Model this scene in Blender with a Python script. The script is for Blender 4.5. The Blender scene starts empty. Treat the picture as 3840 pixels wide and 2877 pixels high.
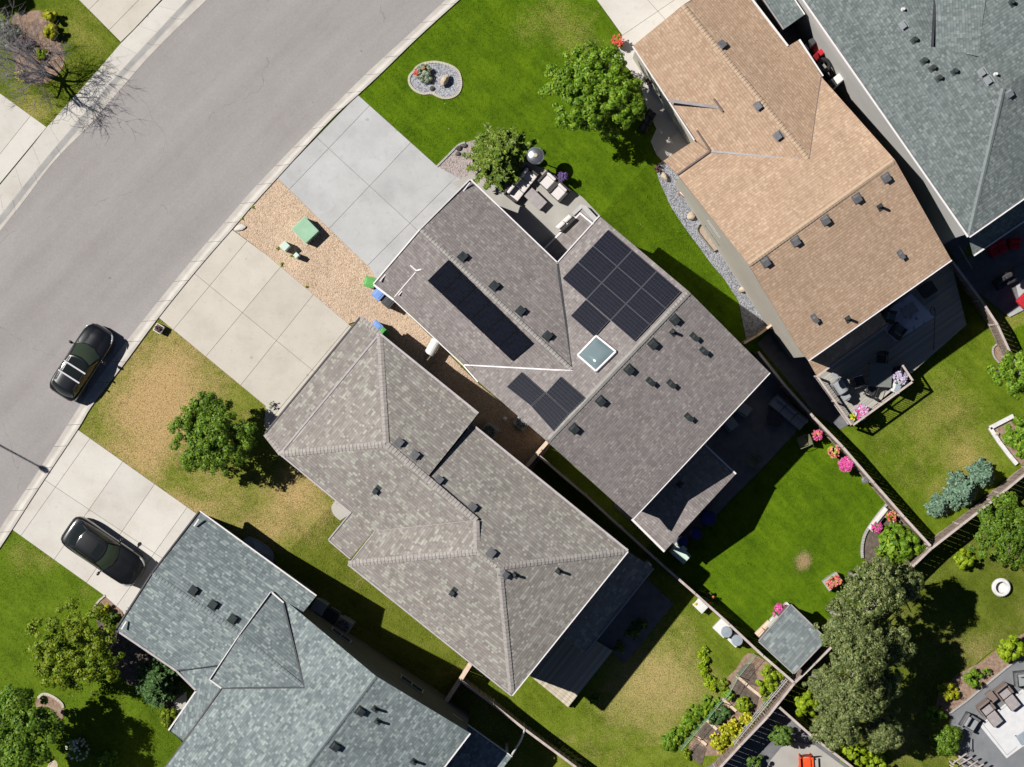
import bpy, bmesh, math, random
from mathutils.geometry import delaunay_2d_cdt
from mathutils import Vector, Matrix, Euler
scene = bpy.context.scene
COL = scene.collection
H = 100.0                 # height of the drone
S = 55.0 / 3840           # metres per photograph pixel at street level
R = math.radians
_t = 1000 / 1657
TILE = {}
for r_, y0 in enumerate((0, 950, 1877)):
    for c_, x0 in enumerate((0, 950, 1900, 2840)):
        TILE['ABCDEFGHIJKL'[r_ * 4 + c_]] = (x0, y0, _t)
h_ = 500 / 1657
TILE.update(W=(0, 0, 3840 / 2212), Z1=(1600, 500, 700 / 2212), Z2=(2400, 550, h_), Z3=(2840, 0, h_), Z4=(3340, 800, h_),
            Z5=(3000, 1050, 600 / 1657), Z6=(2600, 1450, h_), Z7=(3040, 1550, h_), Z8=(3340, 1600, h_), Y1=(1250, 950, h_),
            Y2=(1700, 1450, h_), Y3=(850, 1950, h_), Y4=(1500, 2300, 500 / 1436), Y5=(2200, 1850, h_), Y6=(2500, 2200, 600 / 1657),
            Y7=(2300, 2350, 600 / 1887), Y8=(3440, 2400, 400 / 1390), X1=(0, 0, h_), X2=(150, 1150, h_), X3=(200, 1880, 400 / 1657),
            X4=(0, 2200, 700 / 1713), X5=(2800, 2500, 500 / 2198), X6=(2950, 1850, 600 / 1988), X7=(2150, 1550, 550 / 1657),
            X8=(1550, 200, 200 / 1657))


def T(k, *c):
    """plan coordinates measured on a detail of the survey picture"""
    x0, y0, s = TILE[k]
    out = [(x0 + c[i] * s, y0 + c[i + 1] * s) for i in range(0, len(c), 2)]
    return out[0] if len(out) == 1 else out


KN = (2200, 3000)
CUTS = (2200, 2300, 2400, 2500, 2600, 2700, 2800, 2900, 3000)


def G(x, y):
    """terrain: level at the street, falling three metres to the walk-out back yards"""
    s = .7336 * x + .68 * y
    return -3.0 * min(1, max(0, (s - KN[0]) / (KN[1] - KN[0])))


def P(x, y, z=None, dz=0.0):
    if z is None:
        z = G(x, y) + dz
    k = S * (H - z) / H
    return Vector(((x - 1920) * k, -(y - 1438.5) * k, z))


def px_of(p):
    k = S * (H - p[2]) / H
    return p[0] / k + 1920, -p[1] / k + 1438.5


def adir(dx, dy):
    """world angle of a picture direction"""
    return math.atan2(-dy, dx)


# ------------------------------------------------------------------ meshes
class M:
    def __init__(s):
        s.v = []; s.f = []; s.uv = []; s.has = False

    def face(s, pts, uv=None):
        i = len(s.v)
        s.v += [tuple(p) for p in pts]
        s.f.append(tuple(range(i, i + len(pts))))
        if uv: s.has = True
        s.uv.append(uv)

    def idx(s, vs, fs):
        i = len(s.v)
        s.v += [tuple(p) for p in vs]
        for f in fs:
            s.f.append(tuple(i + a for a in f)); s.uv.append(None)

    def box(s, c, d, rz=0, taper=1.0, mat=None):
        a, b, h = d[0] / 2, d[1] / 2, d[2] / 2
        vs = []
        for z, k in ((-h, 1), (h, taper)):
            for x, y in ((-a, -b), (a, -b), (a, b), (-a, b)):
                x *= k; y *= k
                p = Vector((x * math.cos(rz) - y * math.sin(rz), x * math.sin(rz) + y * math.cos(rz), z))
                if mat: p = mat @ p
                vs.append(p + Vector(c))
        s.idx(vs, [(3, 2, 1, 0), (4, 5, 6, 7), (0, 1, 5, 4), (1, 2, 6, 5), (2, 3, 7, 6), (3, 0, 4, 7)])

    def bar(s, p, q, w, h, up=(0, 0, 1)):
        p, q = Vector(p), Vector(q)
        d = q - p
        if d.length < 1e-5: return
        t = d.normalized(); u = Vector(up)
        a = t.cross(u)
        if a.length < 1e-4: a = t.cross(Vector((1, 0, 0)))
        a.normalize(); b = a.cross(t).normalized()
        vs = [o + a * (i * w / 2) + b * (j * h / 2) for o in (p, q) for i, j in ((-1, -1), (1, -1), (1, 1), (-1, 1))]
        s.idx(vs, [(0, 1, 2, 3), (7, 6, 5, 4), (0, 4, 5, 1), (1, 5, 6, 2), (2, 6, 7, 3), (3, 7, 4, 0)])

    def tube(s, pts, rad, n=6, caps=True):
        pts = [Vector(p) for p in pts]
        if not isinstance(rad, (list, tuple)): rad = [rad] * len(pts)
        base = len(s.v)
        for i, p in enumerate(pts):
            t = (pts[min(i + 1, len(pts) - 1)] - pts[max(i - 1, 0)])
            t = t.normalized() if t.length > 1e-6 else Vector((0, 0, 1))
            a = t.cross(Vector((0, 0, 1)))
            if a.length < 1e-3: a = Vector((1, 0, 0))
            a.normalize(); b = t.cross(a)
            for k in range(n):
                w = 2 * math.pi * k / n
                s.v.append(tuple(p + (a * math.cos(w) + b * math.sin(w)) * rad[i]))
        for i in range(len(pts) - 1):
            for k in range(n):
                a0 = base + i * n + k; a1 = base + i * n + (k + 1) % n
                s.f.append((a0, a1, a1 + n, a0 + n)); s.uv.append(None)
        if caps:
            s.f.append(tuple(base + k for k in reversed(range(n)))); s.uv.append(None)
            e = base + (len(pts) - 1) * n
            s.f.append(tuple(e + k for k in range(n))); s.uv.append(None)

    def lathe(s, prof, c=(0, 0, 0), n=20, closed=True):
        base = len(s.v)
        for r, z in prof:
            for k in range(n):
                w = 2 * math.pi * k / n
                s.v.append((c[0] + r * math.cos(w), c[1] + r * math.sin(w), c[2] + z))
        for i in range(len(prof) - 1):
            for k in range(n):
                a0 = base + i * n + k; a1 = base + i * n + (k + 1) % n
                s.f.append((a0, a1, a1 + n, a0 + n)); s.uv.append(None)
        if closed:
            s.f.append(tuple(base + k for k in reversed(range(n)))); s.uv.append(None)
            e = base + (len(prof) - 1) * n
            s.f.append(tuple(e + k for k in range(n))); s.uv.append(None)

    def prism(s, pts, z0, z1):
        n = len(pts)
        a = sum(pts[i][0] * pts[(i + 1) % n][1] - pts[(i + 1) % n][0] * pts[i][1] for i in range(n))
        if a < 0: pts = list(reversed(pts))
        vs = [(p[0], p[1], z0) for p in pts] + [(p[0], p[1], z1) for p in pts]
        s.idx(vs, [tuple(reversed(range(n))), tuple(range(n, 2 * n))] + [(i, (i + 1) % n, n + (i + 1) % n, n + i) for i in range(n)])

    def slab(s, pts, t):
        """3-D polygon (top) with thickness t straight down"""
        n = len(pts)
        pts = [Vector(p) for p in pts]
        nn = Vector((0, 0, 0))
        for i in range(n):
            a, b = pts[i], pts[(i + 1) % n]
            nn += Vector((0, 0, a.x * b.y - b.x * a.y))
        if nn.z < 0: pts.reverse()
        vs = pts + [p - Vector((0, 0, t)) for p in pts]
        s.idx(vs, [tuple(range(n)), tuple(reversed(range(n, 2 * n)))] + [(n + i, n + (i + 1) % n, (i + 1) % n, i) for i in range(n)])

    def grid(s, fn, nu, nv, flip=False):
        base = len(s.v)
        for i in range(nu + 1):
            for j in range(nv + 1):
                s.v.append(tuple(fn(i / nu, j / nv)))
        for i in range(nu):
            for j in range(nv):
                a = base + i * (nv + 1) + j
                q = (a, a + 1, a + nv + 2, a + nv + 1)
                s.f.append(tuple(reversed(q)) if flip else q); s.uv.append(None)

    def ico(s, c, r, sub=2, jit=0.0, sq=(1, 1, 1), rng=None, rz=0):
        bm = bmesh.new(); bmesh.ops.create_icosphere(bm, subdivisions=sub, radius=1)
        vs = []
        off = [(rng or random).uniform(-9, 9) for _ in range(3)]
        for v in bm.verts:
            p = v.co.copy()
            if jit:
                d = math.sin(p.x * 3.1 + off[0]) + math.sin(p.y * 3.7 + off[1]) + math.sin(p.z * 4.3 + off[2]) + .5 * math.sin(p.x * 8 + off[1]) * math.sin(p.y * 9 + off[2])
                p *= 1 + jit * d / 3
            x, y, z = p.x * r * sq[0], p.y * r * sq[1], p.z * r * sq[2]
            vs.append((c[0] + x * math.cos(rz) - y * math.sin(rz), c[1] + x * math.sin(rz) + y * math.cos(rz), c[2] + z))
        s.idx(vs, [tuple(v.index for v in f.verts) for f in bm.faces])
        bm.free()

    def mesh(s, name, mat, off=None, smooth=False):
        me = bpy.data.meshes.new(name)
        v = s.v if off is None else [(a[0] - off[0], a[1] - off[1], a[2] - off[2]) for a in s.v]
        me.from_pydata(v, [], s.f)
        if s.has:
            ul = me.uv_layers.new(name='UVMap')
            k = 0
            for f, uv in zip(s.f, s.uv):
                for i in range(len(f)):
                    if uv: ul.data[k].uv = uv[i]
                    k += 1
        if smooth:
            me.polygons.foreach_set('use_smooth', [True] * len(me.polygons))
        me.update()
        me.materials.append(mat)
        return me


def link(o, parent=None):
    COL.objects.link(o)
    if parent: o.parent = parent
    return o


def tag(o, label=None, cat=None, group=None, kind=None):
    for k, v in (('label', label), ('category', cat), ('group', group), ('kind', kind)):
        if v: o[k] = v
    return o


def thing(name, label, cat, loc=(0, 0, 0), rz=0, group=None):
    o = bpy.data.objects.new(name, None)
    o.empty_display_size = .3
    o.location = loc; o.rotation_euler = (0, 0, rz)
    link(o); tag(o, label, cat, group)
    return o


def part(root, name, m, mat, parent=None, world=False, smooth=False, label=None, bevel=0, sub=0):
    """one mesh part; root = the thing's Empty, parent = a part when this is a sub-part"""
    off = root.location if (world and root) else None
    o = bpy.data.objects.new(name, m.mesh(name, mat, off, smooth))
    link(o, parent or root)
    if label: o['label'] = label
    if bevel:
        b = o.modifiers.new('Bevel', 'BEVEL'); b.width = bevel; b.segments = 2; b.limit_method = 'ANGLE'
    if sub:
        b = o.modifiers.new('Subdivision', 'SUBSURF'); b.levels = sub; b.render_levels = sub
    return o


def solo(name, m, mat, label, cat, loc=None, group=None, smooth=False, bevel=0, world=True, rz=0):
    o = bpy.data.objects.new(name, m.mesh(name, mat, loc if world else None, smooth))
    if loc is not None: o.location = loc
    o.rotation_euler = (0, 0, rz)
    link(o); tag(o, label, cat, group)
    if bevel:
        b = o.modifiers.new('Bevel', 'BEVEL'); b.width = bevel; b.segments = 2; b.limit_method = 'ANGLE'
    return o


def tree_copy(root, loc, rz, label, group=None):
    r = root.copy(); COL.objects.link(r); r.location = loc; r.rotation_euler = (0, 0, rz); r['label'] = label
    if group: r['group'] = group
    for ch in list(root.children):
        c = ch.copy(); COL.objects.link(c); c.parent = r
        for g in list(ch.children):
            d = g.copy(); COL.objects.link(d); d.parent = c
    return r


def inpoly(x, y, poly):
    c = False; n = len(poly); j = n - 1
    for i in range(n):
        xi, yi = poly[i][0], poly[i][1]; xj, yj = poly[j][0], poly[j][1]
        if (yi > y) != (yj > y) and x < (xj - xi) * (y - yi) / (yj - yi) + xi: c = not c
        j = i
    return c


def smooth_line(pts, n=6, closed=False):
    out = []; N = len(pts)
    rng = range(N if closed else N - 1)
    for i in rng:
        g = (lambda k: pts[k % N]) if closed else (lambda k: pts[min(max(k, 0), N - 1)])
        p0, p1, p2, p3 = g(i - 1), g(i), g(i + 1), g(i + 2)
        for k in range(n):
            t = k / n
            out.append(tuple(.5 * (2 * b + (c - a) * t + (2 * a - 5 * b + 4 * c - d) * t * t + (3 * b - a - 3 * c + d) * t ** 3)
                             for a, b, c, d in zip(p0, p1, p2, p3)))
    if not closed: out.append(tuple(pts[-1]))
    return out


OVER = []      # outlines that grass must stay out of


def sheet(name, pts, dz, mat, label, kind='structure', over=True, edge=0.0):
    """a ground sheet draped over the terrain"""
    bm = bmesh.new()
    cdt = delaunay_2d_cdt([Vector((x, y)) for x, y in pts], [], [list(range(len(pts)))], 1, 1e-4)
    vs = [bm.verts.new((v.x, v.y, 0)) for v in cdt[0]]
    for f in cdt[2]: bm.faces.new([vs[i] for i in f])
    for k in CUTS:
        bmesh.ops.bisect_plane(bm, geom=bm.verts[:] + bm.edges[:] + bm.faces[:], plane_co=Vector((.7336, .68, 0)) * k / (.7336 ** 2 + .68 ** 2),
                               plane_no=Vector((.7336, .68, 0)))
    for v in bm.verts:
        v.co = P(v.co.x, v.co.y, None, dz)
    bmesh.ops.recalc_face_normals(bm, faces=bm.faces[:])
    for f in bm.faces:
        f.normal_update()
        if f.normal.z < 0: f.normal_flip()
    if edge:
        be = [e for e in bm.edges if len(e.link_faces) == 1]
        r = bmesh.ops.extrude_edge_only(bm, edges=be)
        for v in [g for g in r['geom'] if isinstance(g, bmesh.types.BMVert)]: v.co.z -= edge
    me = bpy.data.meshes.new(name); bm.to_mesh(me); bm.free()
    me.materials.append(mat)
    o = bpy.data.objects.new(name, me); link(o); tag(o, label, None, None, kind)
    if over: OVER.append(pts)
    return o


def clip(poly, a, b, side):
    """keep the part of a px polygon on one side of the line a-b"""
    nx, ny = -(b[1] - a[1]), b[0] - a[0]
    d = lambda p: ((p[0] - a[0]) * nx + (p[1] - a[1]) * ny) * side
    out = []
    for i in range(len(poly)):
        p, q = poly[i], poly[(i + 1) % len(poly)]
        dp, dq = d(p), d(q)
        if dp >= 0: out.append(p)
        if (dp > 0 > dq) or (dp < 0 < dq):
            t = dp / (dp - dq); out.append((p[0] + (q[0] - p[0]) * t, p[1] + (q[1] - p[1]) * t))
    return out


def inset(poly, d):
    n = len(poly); area = sum(poly[i][0] * poly[(i + 1) % n][1] - poly[(i + 1) % n][0] * poly[i][1] for i in range(n))
    sg = 1 if area > 0 else -1
    out = []
    for i in range(n):
        p0, p1, p2 = poly[i - 1], poly[i], poly[(i + 1) % n]
        e1 = Vector((p1[0] - p0[0], p1[1] - p0[1])); e2 = Vector((p2[0] - p1[0], p2[1] - p1[1]))
        if e1.length < 1e-6 or e2.length < 1e-6: out.append((p1[0], p1[1])); continue
        e1.normalize(); e2.normalize()
        n1 = Vector((-e1.y, e1.x)) * sg; n2 = Vector((-e2.y, e2.x)) * sg
        k = n1 + n2; l = max(.35, 1 + n1.dot(n2))
        k = k / l * d
        out.append((p1[0] + k.x, p1[1] + k.y))
    return out


def slabs(name, poly, cuts, mat, base_mat, label, dz=.03, gap=.75):
    """concrete poured in bays: every bay a slab, with open joints between"""
    polys = [poly]
    for a, b in cuts:
        nxt = []
        for p in polys:
            for sd in (1, -1):
                q = clip(p, a, b, sd)
                if len(q) > 2: nxt.append(q)
        polys = nxt
    m = M()
    for p in polys:
        q = inset(p, gap)
        m.slab([P(x, y, None, dz) for x, y in q], .05)
    o = bpy.data.objects.new(name, m.mesh(name, mat)); link(o); tag(o, label, None, None, 'structure')
    sheet('path', poly, dz - .014, base_mat, label + ', dark open joints between the bays')
    OVER.append(poly)
    return o
# ------------------------------------------------------------------ materials
def nt_new(name):
    m = bpy.data.materials.new(name); m.use_nodes = True
    nt = m.node_tree
    return m, nt, nt.nodes['Principled BSDF']


def nd(nt, typ, ins=None, **props):
    n = nt.nodes.new(typ)
    for k, v in props.items(): setattr(n, k, v)
    for k, v in (ins or {}).items():
        s = n.inputs[k]
        if isinstance(v, bpy.types.NodeSocket): nt.links.new(v, s)
        else: s.default_value = v
    return n


def mth(nt, op, a, b=0.0, c=0.0, clamp=False):
    return nd(nt, 'ShaderNodeMath', {0: a, 1: b, 2: c}, operation=op, use_clamp=clamp).outputs[0]


def c4(c): return (c[0], c[1], c[2], 1)


def ramp(nt, fac, stops, interp='LINEAR'):
    n = nd(nt, 'ShaderNodeValToRGB', {'Fac': fac})
    n.color_ramp.interpolation = interp
    e = n.color_ramp.elements
    while len(e) < len(stops): e.new(.5)
    for k, (p, c) in enumerate(stops):
        e[k].position = p; e[k].color = c4(c)
    return n.outputs[0]


def mixc(nt, f, a, b, typ='MIX'):
    n = nd(nt, 'ShaderNodeMix', None, data_type='RGBA', blend_type=typ)
    for k, v in ((0, f), (6, a), (7, b)):
        if isinstance(v, bpy.types.NodeSocket): nt.links.new(v, n.inputs[k])
        else: n.inputs[k].default_value = c4(v) if k else v
    return n.outputs[2]


def noise(nt, vec, scale, detail=3, rough=.55):
    return nd(nt, 'ShaderNodeTexNoise', {'Vector': vec, 'Scale': scale, 'Detail': detail, 'Roughness': rough}).outputs[0]


def pos_of(nt, local=False):
    if local: return nd(nt, 'ShaderNodeTexCoord').outputs['Object']
    return nd(nt, 'ShaderNodeNewGeometry').outputs['Position']


def pm(name, cols, scale=3, detail=4, rough=.8, bump=.3, bscale=30, metal=0, spec=.3, fine=.15, fscale=40, local=False, coat=0, bdist=.02):
    """general surface: a colour ramp over noise, fine grain and a bump"""
    m, nt, b = nt_new(name)
    v = pos_of(nt, local)
    n1 = noise(nt, v, scale, detail)
    k = len(cols)
    col = ramp(nt, n1, [(.3 + .4 * i / max(1, k - 1), c) for i, c in enumerate(cols)])
    n2 = noise(nt, v, fscale, 2)
    g = mth(nt, 'MULTIPLY_ADD', n2, 2 * fine, 1 - fine)
    col = mixc(nt, 1.0, col, nd(nt, 'ShaderNodeCombineColor', {0: g, 1: g, 2: g}).outputs[0], 'MULTIPLY')
    nt.links.new(col, b.inputs['Base Color'])
    b.inputs['Roughness'].default_value = rough; b.inputs['Metallic'].default_value = metal
    b.inputs['Specular IOR Level'].default_value = spec
    if coat: b.inputs['Coat Weight'].default_value = coat; b.inputs['Coat Roughness'].default_value = .04
    if bump:
        bp = nd(nt, 'ShaderNodeBump', {'Height': noise(nt, v, bscale, 3), 'Strength': bump, 'Distance': bdist})
        nt.links.new(bp.outputs[0], b.inputs['Normal'])
    return m


def concrete(name, cols, stain=.16, island=.05):
    m, nt, b = nt_new(name)
    v = pos_of(nt)
    n1 = noise(nt, v, .55, 5, .6); n2 = noise(nt, v, 2.6, 5, .65); n3 = noise(nt, v, 15, 3, .7)
    col = ramp(nt, n1, [(.3, cols[0]), (.5, cols[1]), (.7, cols[2])])
    isl = nd(nt, 'ShaderNodeNewGeometry').outputs['Random Per Island']
    g = mth(nt, 'MULTIPLY_ADD', isl, 2 * island, 1 - island)
    g = mth(nt, 'ADD', g, mth(nt, 'MULTIPLY_ADD', n3, .16, -.08))
    st = mth(nt, 'MULTIPLY', mth(nt, 'SUBTRACT', n2, .56, clamp=True), 4.0, clamp=True)
    g = mth(nt, 'SUBTRACT', g, mth(nt, 'MULTIPLY', st, stain))
    vo = nd(nt, 'ShaderNodeTexVoronoi', {'Vector': v, 'Scale': .55, 'Randomness': 1.0})
    drip = mth(nt, 'LESS_THAN', mth(nt, 'ADD', vo.outputs['Distance'], mth(nt, 'MULTIPLY', noise(nt, v, 9, 2), .05)), .075)
    g = mth(nt, 'SUBTRACT', g, mth(nt, 'MULTIPLY', drip, .22))
    c = mixc(nt, 1.0, col, nd(nt, 'ShaderNodeCombineColor', {0: g, 1: g, 2: mth(nt, 'MULTIPLY', g, .99)}).outputs[0], 'MULTIPLY')
    nt.links.new(c, b.inputs['Base Color'])
    b.inputs['Roughness'].default_value = .88; b.inputs['Specular IOR Level'].default_value = .25
    bp = nd(nt, 'ShaderNodeBump', {'Height': noise(nt, v, 50, 3), 'Strength': .3, 'Distance': .012}); nt.links.new(bp.outputs[0], b.inputs['Normal'])
    return m


def asphalt_mat(name, cols, ang):
    m, nt, b = nt_new(name)
    v = pos_of(nt)
    rot = nd(nt, 'ShaderNodeVectorRotate', {'Vector': v, 'Angle': -ang}, rotation_type='Z_AXIS').outputs[0]
    sx = nd(nt, 'ShaderNodeSeparateXYZ', {0: rot})
    lane = noise(nt, nd(nt, 'ShaderNodeCombineXYZ', {0: mth(nt, 'MULTIPLY', sx.outputs[0], .05), 1: mth(nt, 'MULTIPLY', sx.outputs[1], .55), 2: 0.0}).outputs[0], 1.0, 4, .6)
    n1 = noise(nt, v, .30, 5, .6); n2 = noise(nt, v, 1.6, 4); n3 = noise(nt, v, 15, 2, .8); n4 = noise(nt, v, 6.5, 3, .8)
    col = ramp(nt, mth(nt, 'ADD', mth(nt, 'MULTIPLY', lane, .7), mth(nt, 'MULTIPLY', n1, .3)), [(.36, cols[0]), (.5, cols[1]), (.64, cols[2])])
    g = mth(nt, 'ADD', mth(nt, 'MULTIPLY_ADD', n3, .36, .82), mth(nt, 'MULTIPLY_ADD', n4, .2, -.10))
    g = mth(nt, 'ADD', g, mth(nt, 'MULTIPLY_ADD', n2, .08, -.04))
    vo = nd(nt, 'ShaderNodeTexVoronoi', {'Vector': v, 'Scale': .42, 'Randomness': 1.0})
    drip = mth(nt, 'LESS_THAN', mth(nt, 'ADD', vo.outputs['Distance'], mth(nt, 'MULTIPLY', noise(nt, v, 11, 2), .03)), .047)
    g = mth(nt, 'SUBTRACT', g, mth(nt, 'MULTIPLY', drip, .3))
    wv = nd(nt, 'ShaderNodeVectorMath', {0: v, 1: nd(nt, 'ShaderNodeTexNoise', {'Vector': v, 'Scale': .8, 'Detail': 4}).outputs['Color']}, operation='ADD').outputs[0]
    ce = nd(nt, 'ShaderNodeTexVoronoi', {'Vector': wv, 'Scale': .11, 'Randomness': 1.0}, feature='DISTANCE_TO_EDGE').outputs['Distance']
    crack = mth(nt, 'MULTIPLY', mth(nt, 'LESS_THAN', ce, .0022), mth(nt, 'GREATER_THAN', n1, .5))
    g = mth(nt, 'SUBTRACT', g, mth(nt, 'MULTIPLY', crack, .16))
    c = mixc(nt, 1.0, col, nd(nt, 'ShaderNodeCombineColor', {0: g, 1: g, 2: g}).outputs[0], 'MULTIPLY')
    nt.links.new(c, b.inputs['Base Color'])
    b.inputs['Roughness'].default_value = .92; b.inputs['Specular IOR Level'].default_value = .2
    bp = nd(nt, 'ShaderNodeBump', {'Height': n3, 'Strength': .5, 'Distance': .012}); nt.links.new(bp.outputs[0], b.inputs['Normal'])
    return m


def shingle(name, stops, tabw=.3, rowh=.145, bump=.8, dirt=.25, edge=.22, seed=0):
    m, nt, b = nt_new(name)
    uv = nd(nt, 'ShaderNodeUVMap').outputs[0]
    sx = nd(nt, 'ShaderNodeSeparateXYZ', {0: uv})
    u, v = sx.outputs[0], sx.outputs[1]
    vr = mth(nt, 'DIVIDE', v, rowh)
    row = mth(nt, 'FLOOR', vr); fr = mth(nt, 'FRACT', vr)
    wn = nd(nt, 'ShaderNodeTexWhiteNoise', {'W': mth(nt, 'ADD', row, seed + .37)}, noise_dimensions='1D').outputs[0]
    uu = mth(nt, 'MULTIPLY_ADD', wn, 7.3, mth(nt, 'DIVIDE', u, tabw))
    # tabs of unequal width
    uu = mth(nt, 'ADD', uu, mth(nt, 'MULTIPLY', mth(nt, 'SINE', mth(nt, 'MULTIPLY', uu, 2.1)), .32))
    colm = mth(nt, 'FLOOR', uu); fu = mth(nt, 'FRACT', uu)
    cell = nd(nt, 'ShaderNodeCombineXYZ', {0: row, 1: colm, 2: float(seed)}).outputs[0]
    w2 = nd(nt, 'ShaderNodeTexWhiteNoise', {'Vector': cell}, noise_dimensions='3D').outputs[0]
    c = ramp(nt, w2, stops)
    pos = pos_of(nt)
    d1 = noise(nt, pos, .5, 4); d2 = noise(nt, pos, 60, 2)
    st = noise(nt, nd(nt, 'ShaderNodeCombineXYZ', {0: mth(nt, 'MULTIPLY', u, 1.6), 1: mth(nt, 'MULTIPLY', v, .22), 2: float(seed)}).outputs[0], 1.0, 4, .65)
    g = mth(nt, 'ADD', mth(nt, 'MULTIPLY_ADD', d1, 2 * dirt, 1 - dirt), mth(nt, 'MULTIPLY_ADD', d2, .3, -.15))
    g = mth(nt, 'ADD', g, mth(nt, 'MULTIPLY_ADD', st, .26, -.13))
    wr = nd(nt, 'ShaderNodeTexWhiteNoise', {'W': mth(nt, 'ADD', row, 91.7)}, noise_dimensions='1D').outputs[0]
    g = mth(nt, 'ADD', g, mth(nt, 'MULTIPLY_ADD', wr, .08, -.04))
    g = mth(nt, 'SUBTRACT', g, mth(nt, 'MULTIPLY', mth(nt, 'LESS_THAN', fr, .16), edge))  # dark line along each butt edge paints in the course shadow
    c = mixc(nt, 1.0, c, nd(nt, 'ShaderNodeCombineColor', {0: g, 1: g, 2: g}).outputs[0], 'MULTIPLY')
    nt.links.new(c, b.inputs['Base Color'])
    b.inputs['Roughness'].default_value = .95; b.inputs['Specular IOR Level'].default_value = .12
    # butt edge of each course stands proud, thicker laminated tabs higher
    hgt = mth(nt, 'ADD', mth(nt, 'SUBTRACT', 1.0, fr), mth(nt, 'MULTIPLY', w2, .7))
    hgt = mth(nt, 'ADD', hgt, mth(nt, 'MULTIPLY', d2, .25))
    bp = nd(nt, 'ShaderNodeBump', {'Height': hgt, 'Strength': bump, 'Distance': .022})
    nt.links.new(bp.outputs[0], b.inputs['Normal'])
    return m


def grass_mat(name, greens, dry, bias=0.0, k1=1.0, k2=.5, blobs=(), sc=.35, mow=.8):
    m, nt, b = nt_new(name)
    v = pos_of(nt)
    n1 = noise(nt, v, sc, 4, .6); n2 = noise(nt, v, 2.2, 4, .65); n3 = noise(nt, v, 16, 3, .7); n4 = noise(nt, v, 5.5, 3)
    d = mth(nt, 'ADD', mth(nt, 'MULTIPLY_ADD', n1, 2 * k1, bias - k1), mth(nt, 'MULTIPLY_ADD', n2, 2 * k2, -k2))
    d = mth(nt, 'ADD', d, mth(nt, 'MULTIPLY_ADD', n3, 2.0, -1.0))
    for (bx, by, br, bs) in blobs:
        q = P(bx, by)
        vm = nd(nt, 'ShaderNodeVectorMath', {0: v, 1: (q.x, q.y, q.z)}, operation='DISTANCE').outputs['Value']
        t = mth(nt, 'SUBTRACT', 1.0, mth(nt, 'DIVIDE', vm, br * S), clamp=True)
        d = mth(nt, 'ADD', d, mth(nt, 'MULTIPLY', t, bs))
    d = mth(nt, 'MULTIPLY', d, 1.0, clamp=True)
    rot = nd(nt, 'ShaderNodeVectorRotate', {'Vector': v, 'Angle': mow}, rotation_type='Z_AXIS').outputs[0]
    mw = noise(nt, nd(nt, 'ShaderNodeVectorMath', {0: rot, 1: (.35, 2.6, 1.0)}, operation='MULTIPLY').outputs[0], 1.0, 3, .6)
    n5 = noise(nt, v, .8, 3)
    tone = mth(nt, 'ADD', mth(nt, 'ADD', mth(nt, 'MULTIPLY', n3, .42), mth(nt, 'MULTIPLY', n4, .28)), mth(nt, 'ADD', mth(nt, 'MULTIPLY', mw, .34), mth(nt, 'MULTIPLY_ADD', n5, .5, -.27)))
    gcol = ramp(nt, tone, [(.3, greens[0]), (.5, greens[1]), (.72, greens[2])])
    wd = nd(nt, 'ShaderNodeTexVoronoi', {'Vector': v, 'Scale': 1.5, 'Randomness': 1.0}).outputs['Distance']
    gcol = mixc(nt, mth(nt, 'MULTIPLY', mth(nt, 'LESS_THAN', wd, .045), mth(nt, 'GREATER_THAN', n2, .5)), gcol, (.34, .36, .16))
    dcol = ramp(nt, n3, [(.32, dry[0]), (.68, dry[1])])
    c = mixc(nt, d, gcol, dcol)
    nt.links.new(c, b.inputs['Base Color'])
    b.inputs['Roughness'].default_value = .9; b.inputs['Specular IOR Level'].default_value = .12
    hh = mth(nt, 'ADD', n3, mth(nt, 'MULTIPLY', noise(nt, v, 45, 2), .7))
    bp = nd(nt, 'ShaderNodeBump', {'Height': hh, 'Strength': .7, 'Distance': .045})
    nt.links.new(bp.outputs[0], b.inputs['Normal'])
    return m


def gravel_mat(name, cols, cell=22, bump=.9, big=.2):
    m, nt, b = nt_new(name)
    v = pos_of(nt)
    vo = nd(nt, 'ShaderNodeTexVoronoi', {'Vector': v, 'Scale': cell, 'Randomness': 1.0})
    w = nd(nt, 'ShaderNodeTexWhiteNoise', {'Vector': vo.outputs['Color']}, noise_dimensions='3D').outputs[0]
    k = len(cols)
    c = ramp(nt, w, [(i / (k - 1), q) for i, q in enumerate(cols)])
    g = mth(nt, 'MULTIPLY_ADD', noise(nt, v, .7, 4), 2 * big, 1 - big)
    c = mixc(nt, 1.0, c, nd(nt, 'ShaderNodeCombineColor', {0: g, 1: g, 2: g}).outputs[0], 'MULTIPLY')
    nt.links.new(c, b.inputs['Base Color'])
    b.inputs['Roughness'].default_value = .85; b.inputs['Specular IOR Level'].default_value = .2
    hgt = mth(nt, 'SUBTRACT', 1.0, vo.outputs['Distance'])
    bp = nd(nt, 'ShaderNodeBump', {'Height': hgt, 'Strength': bump, 'Distance': .035})
    nt.links.new(bp.outputs[0], b.inputs['Normal'])
    return m


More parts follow.
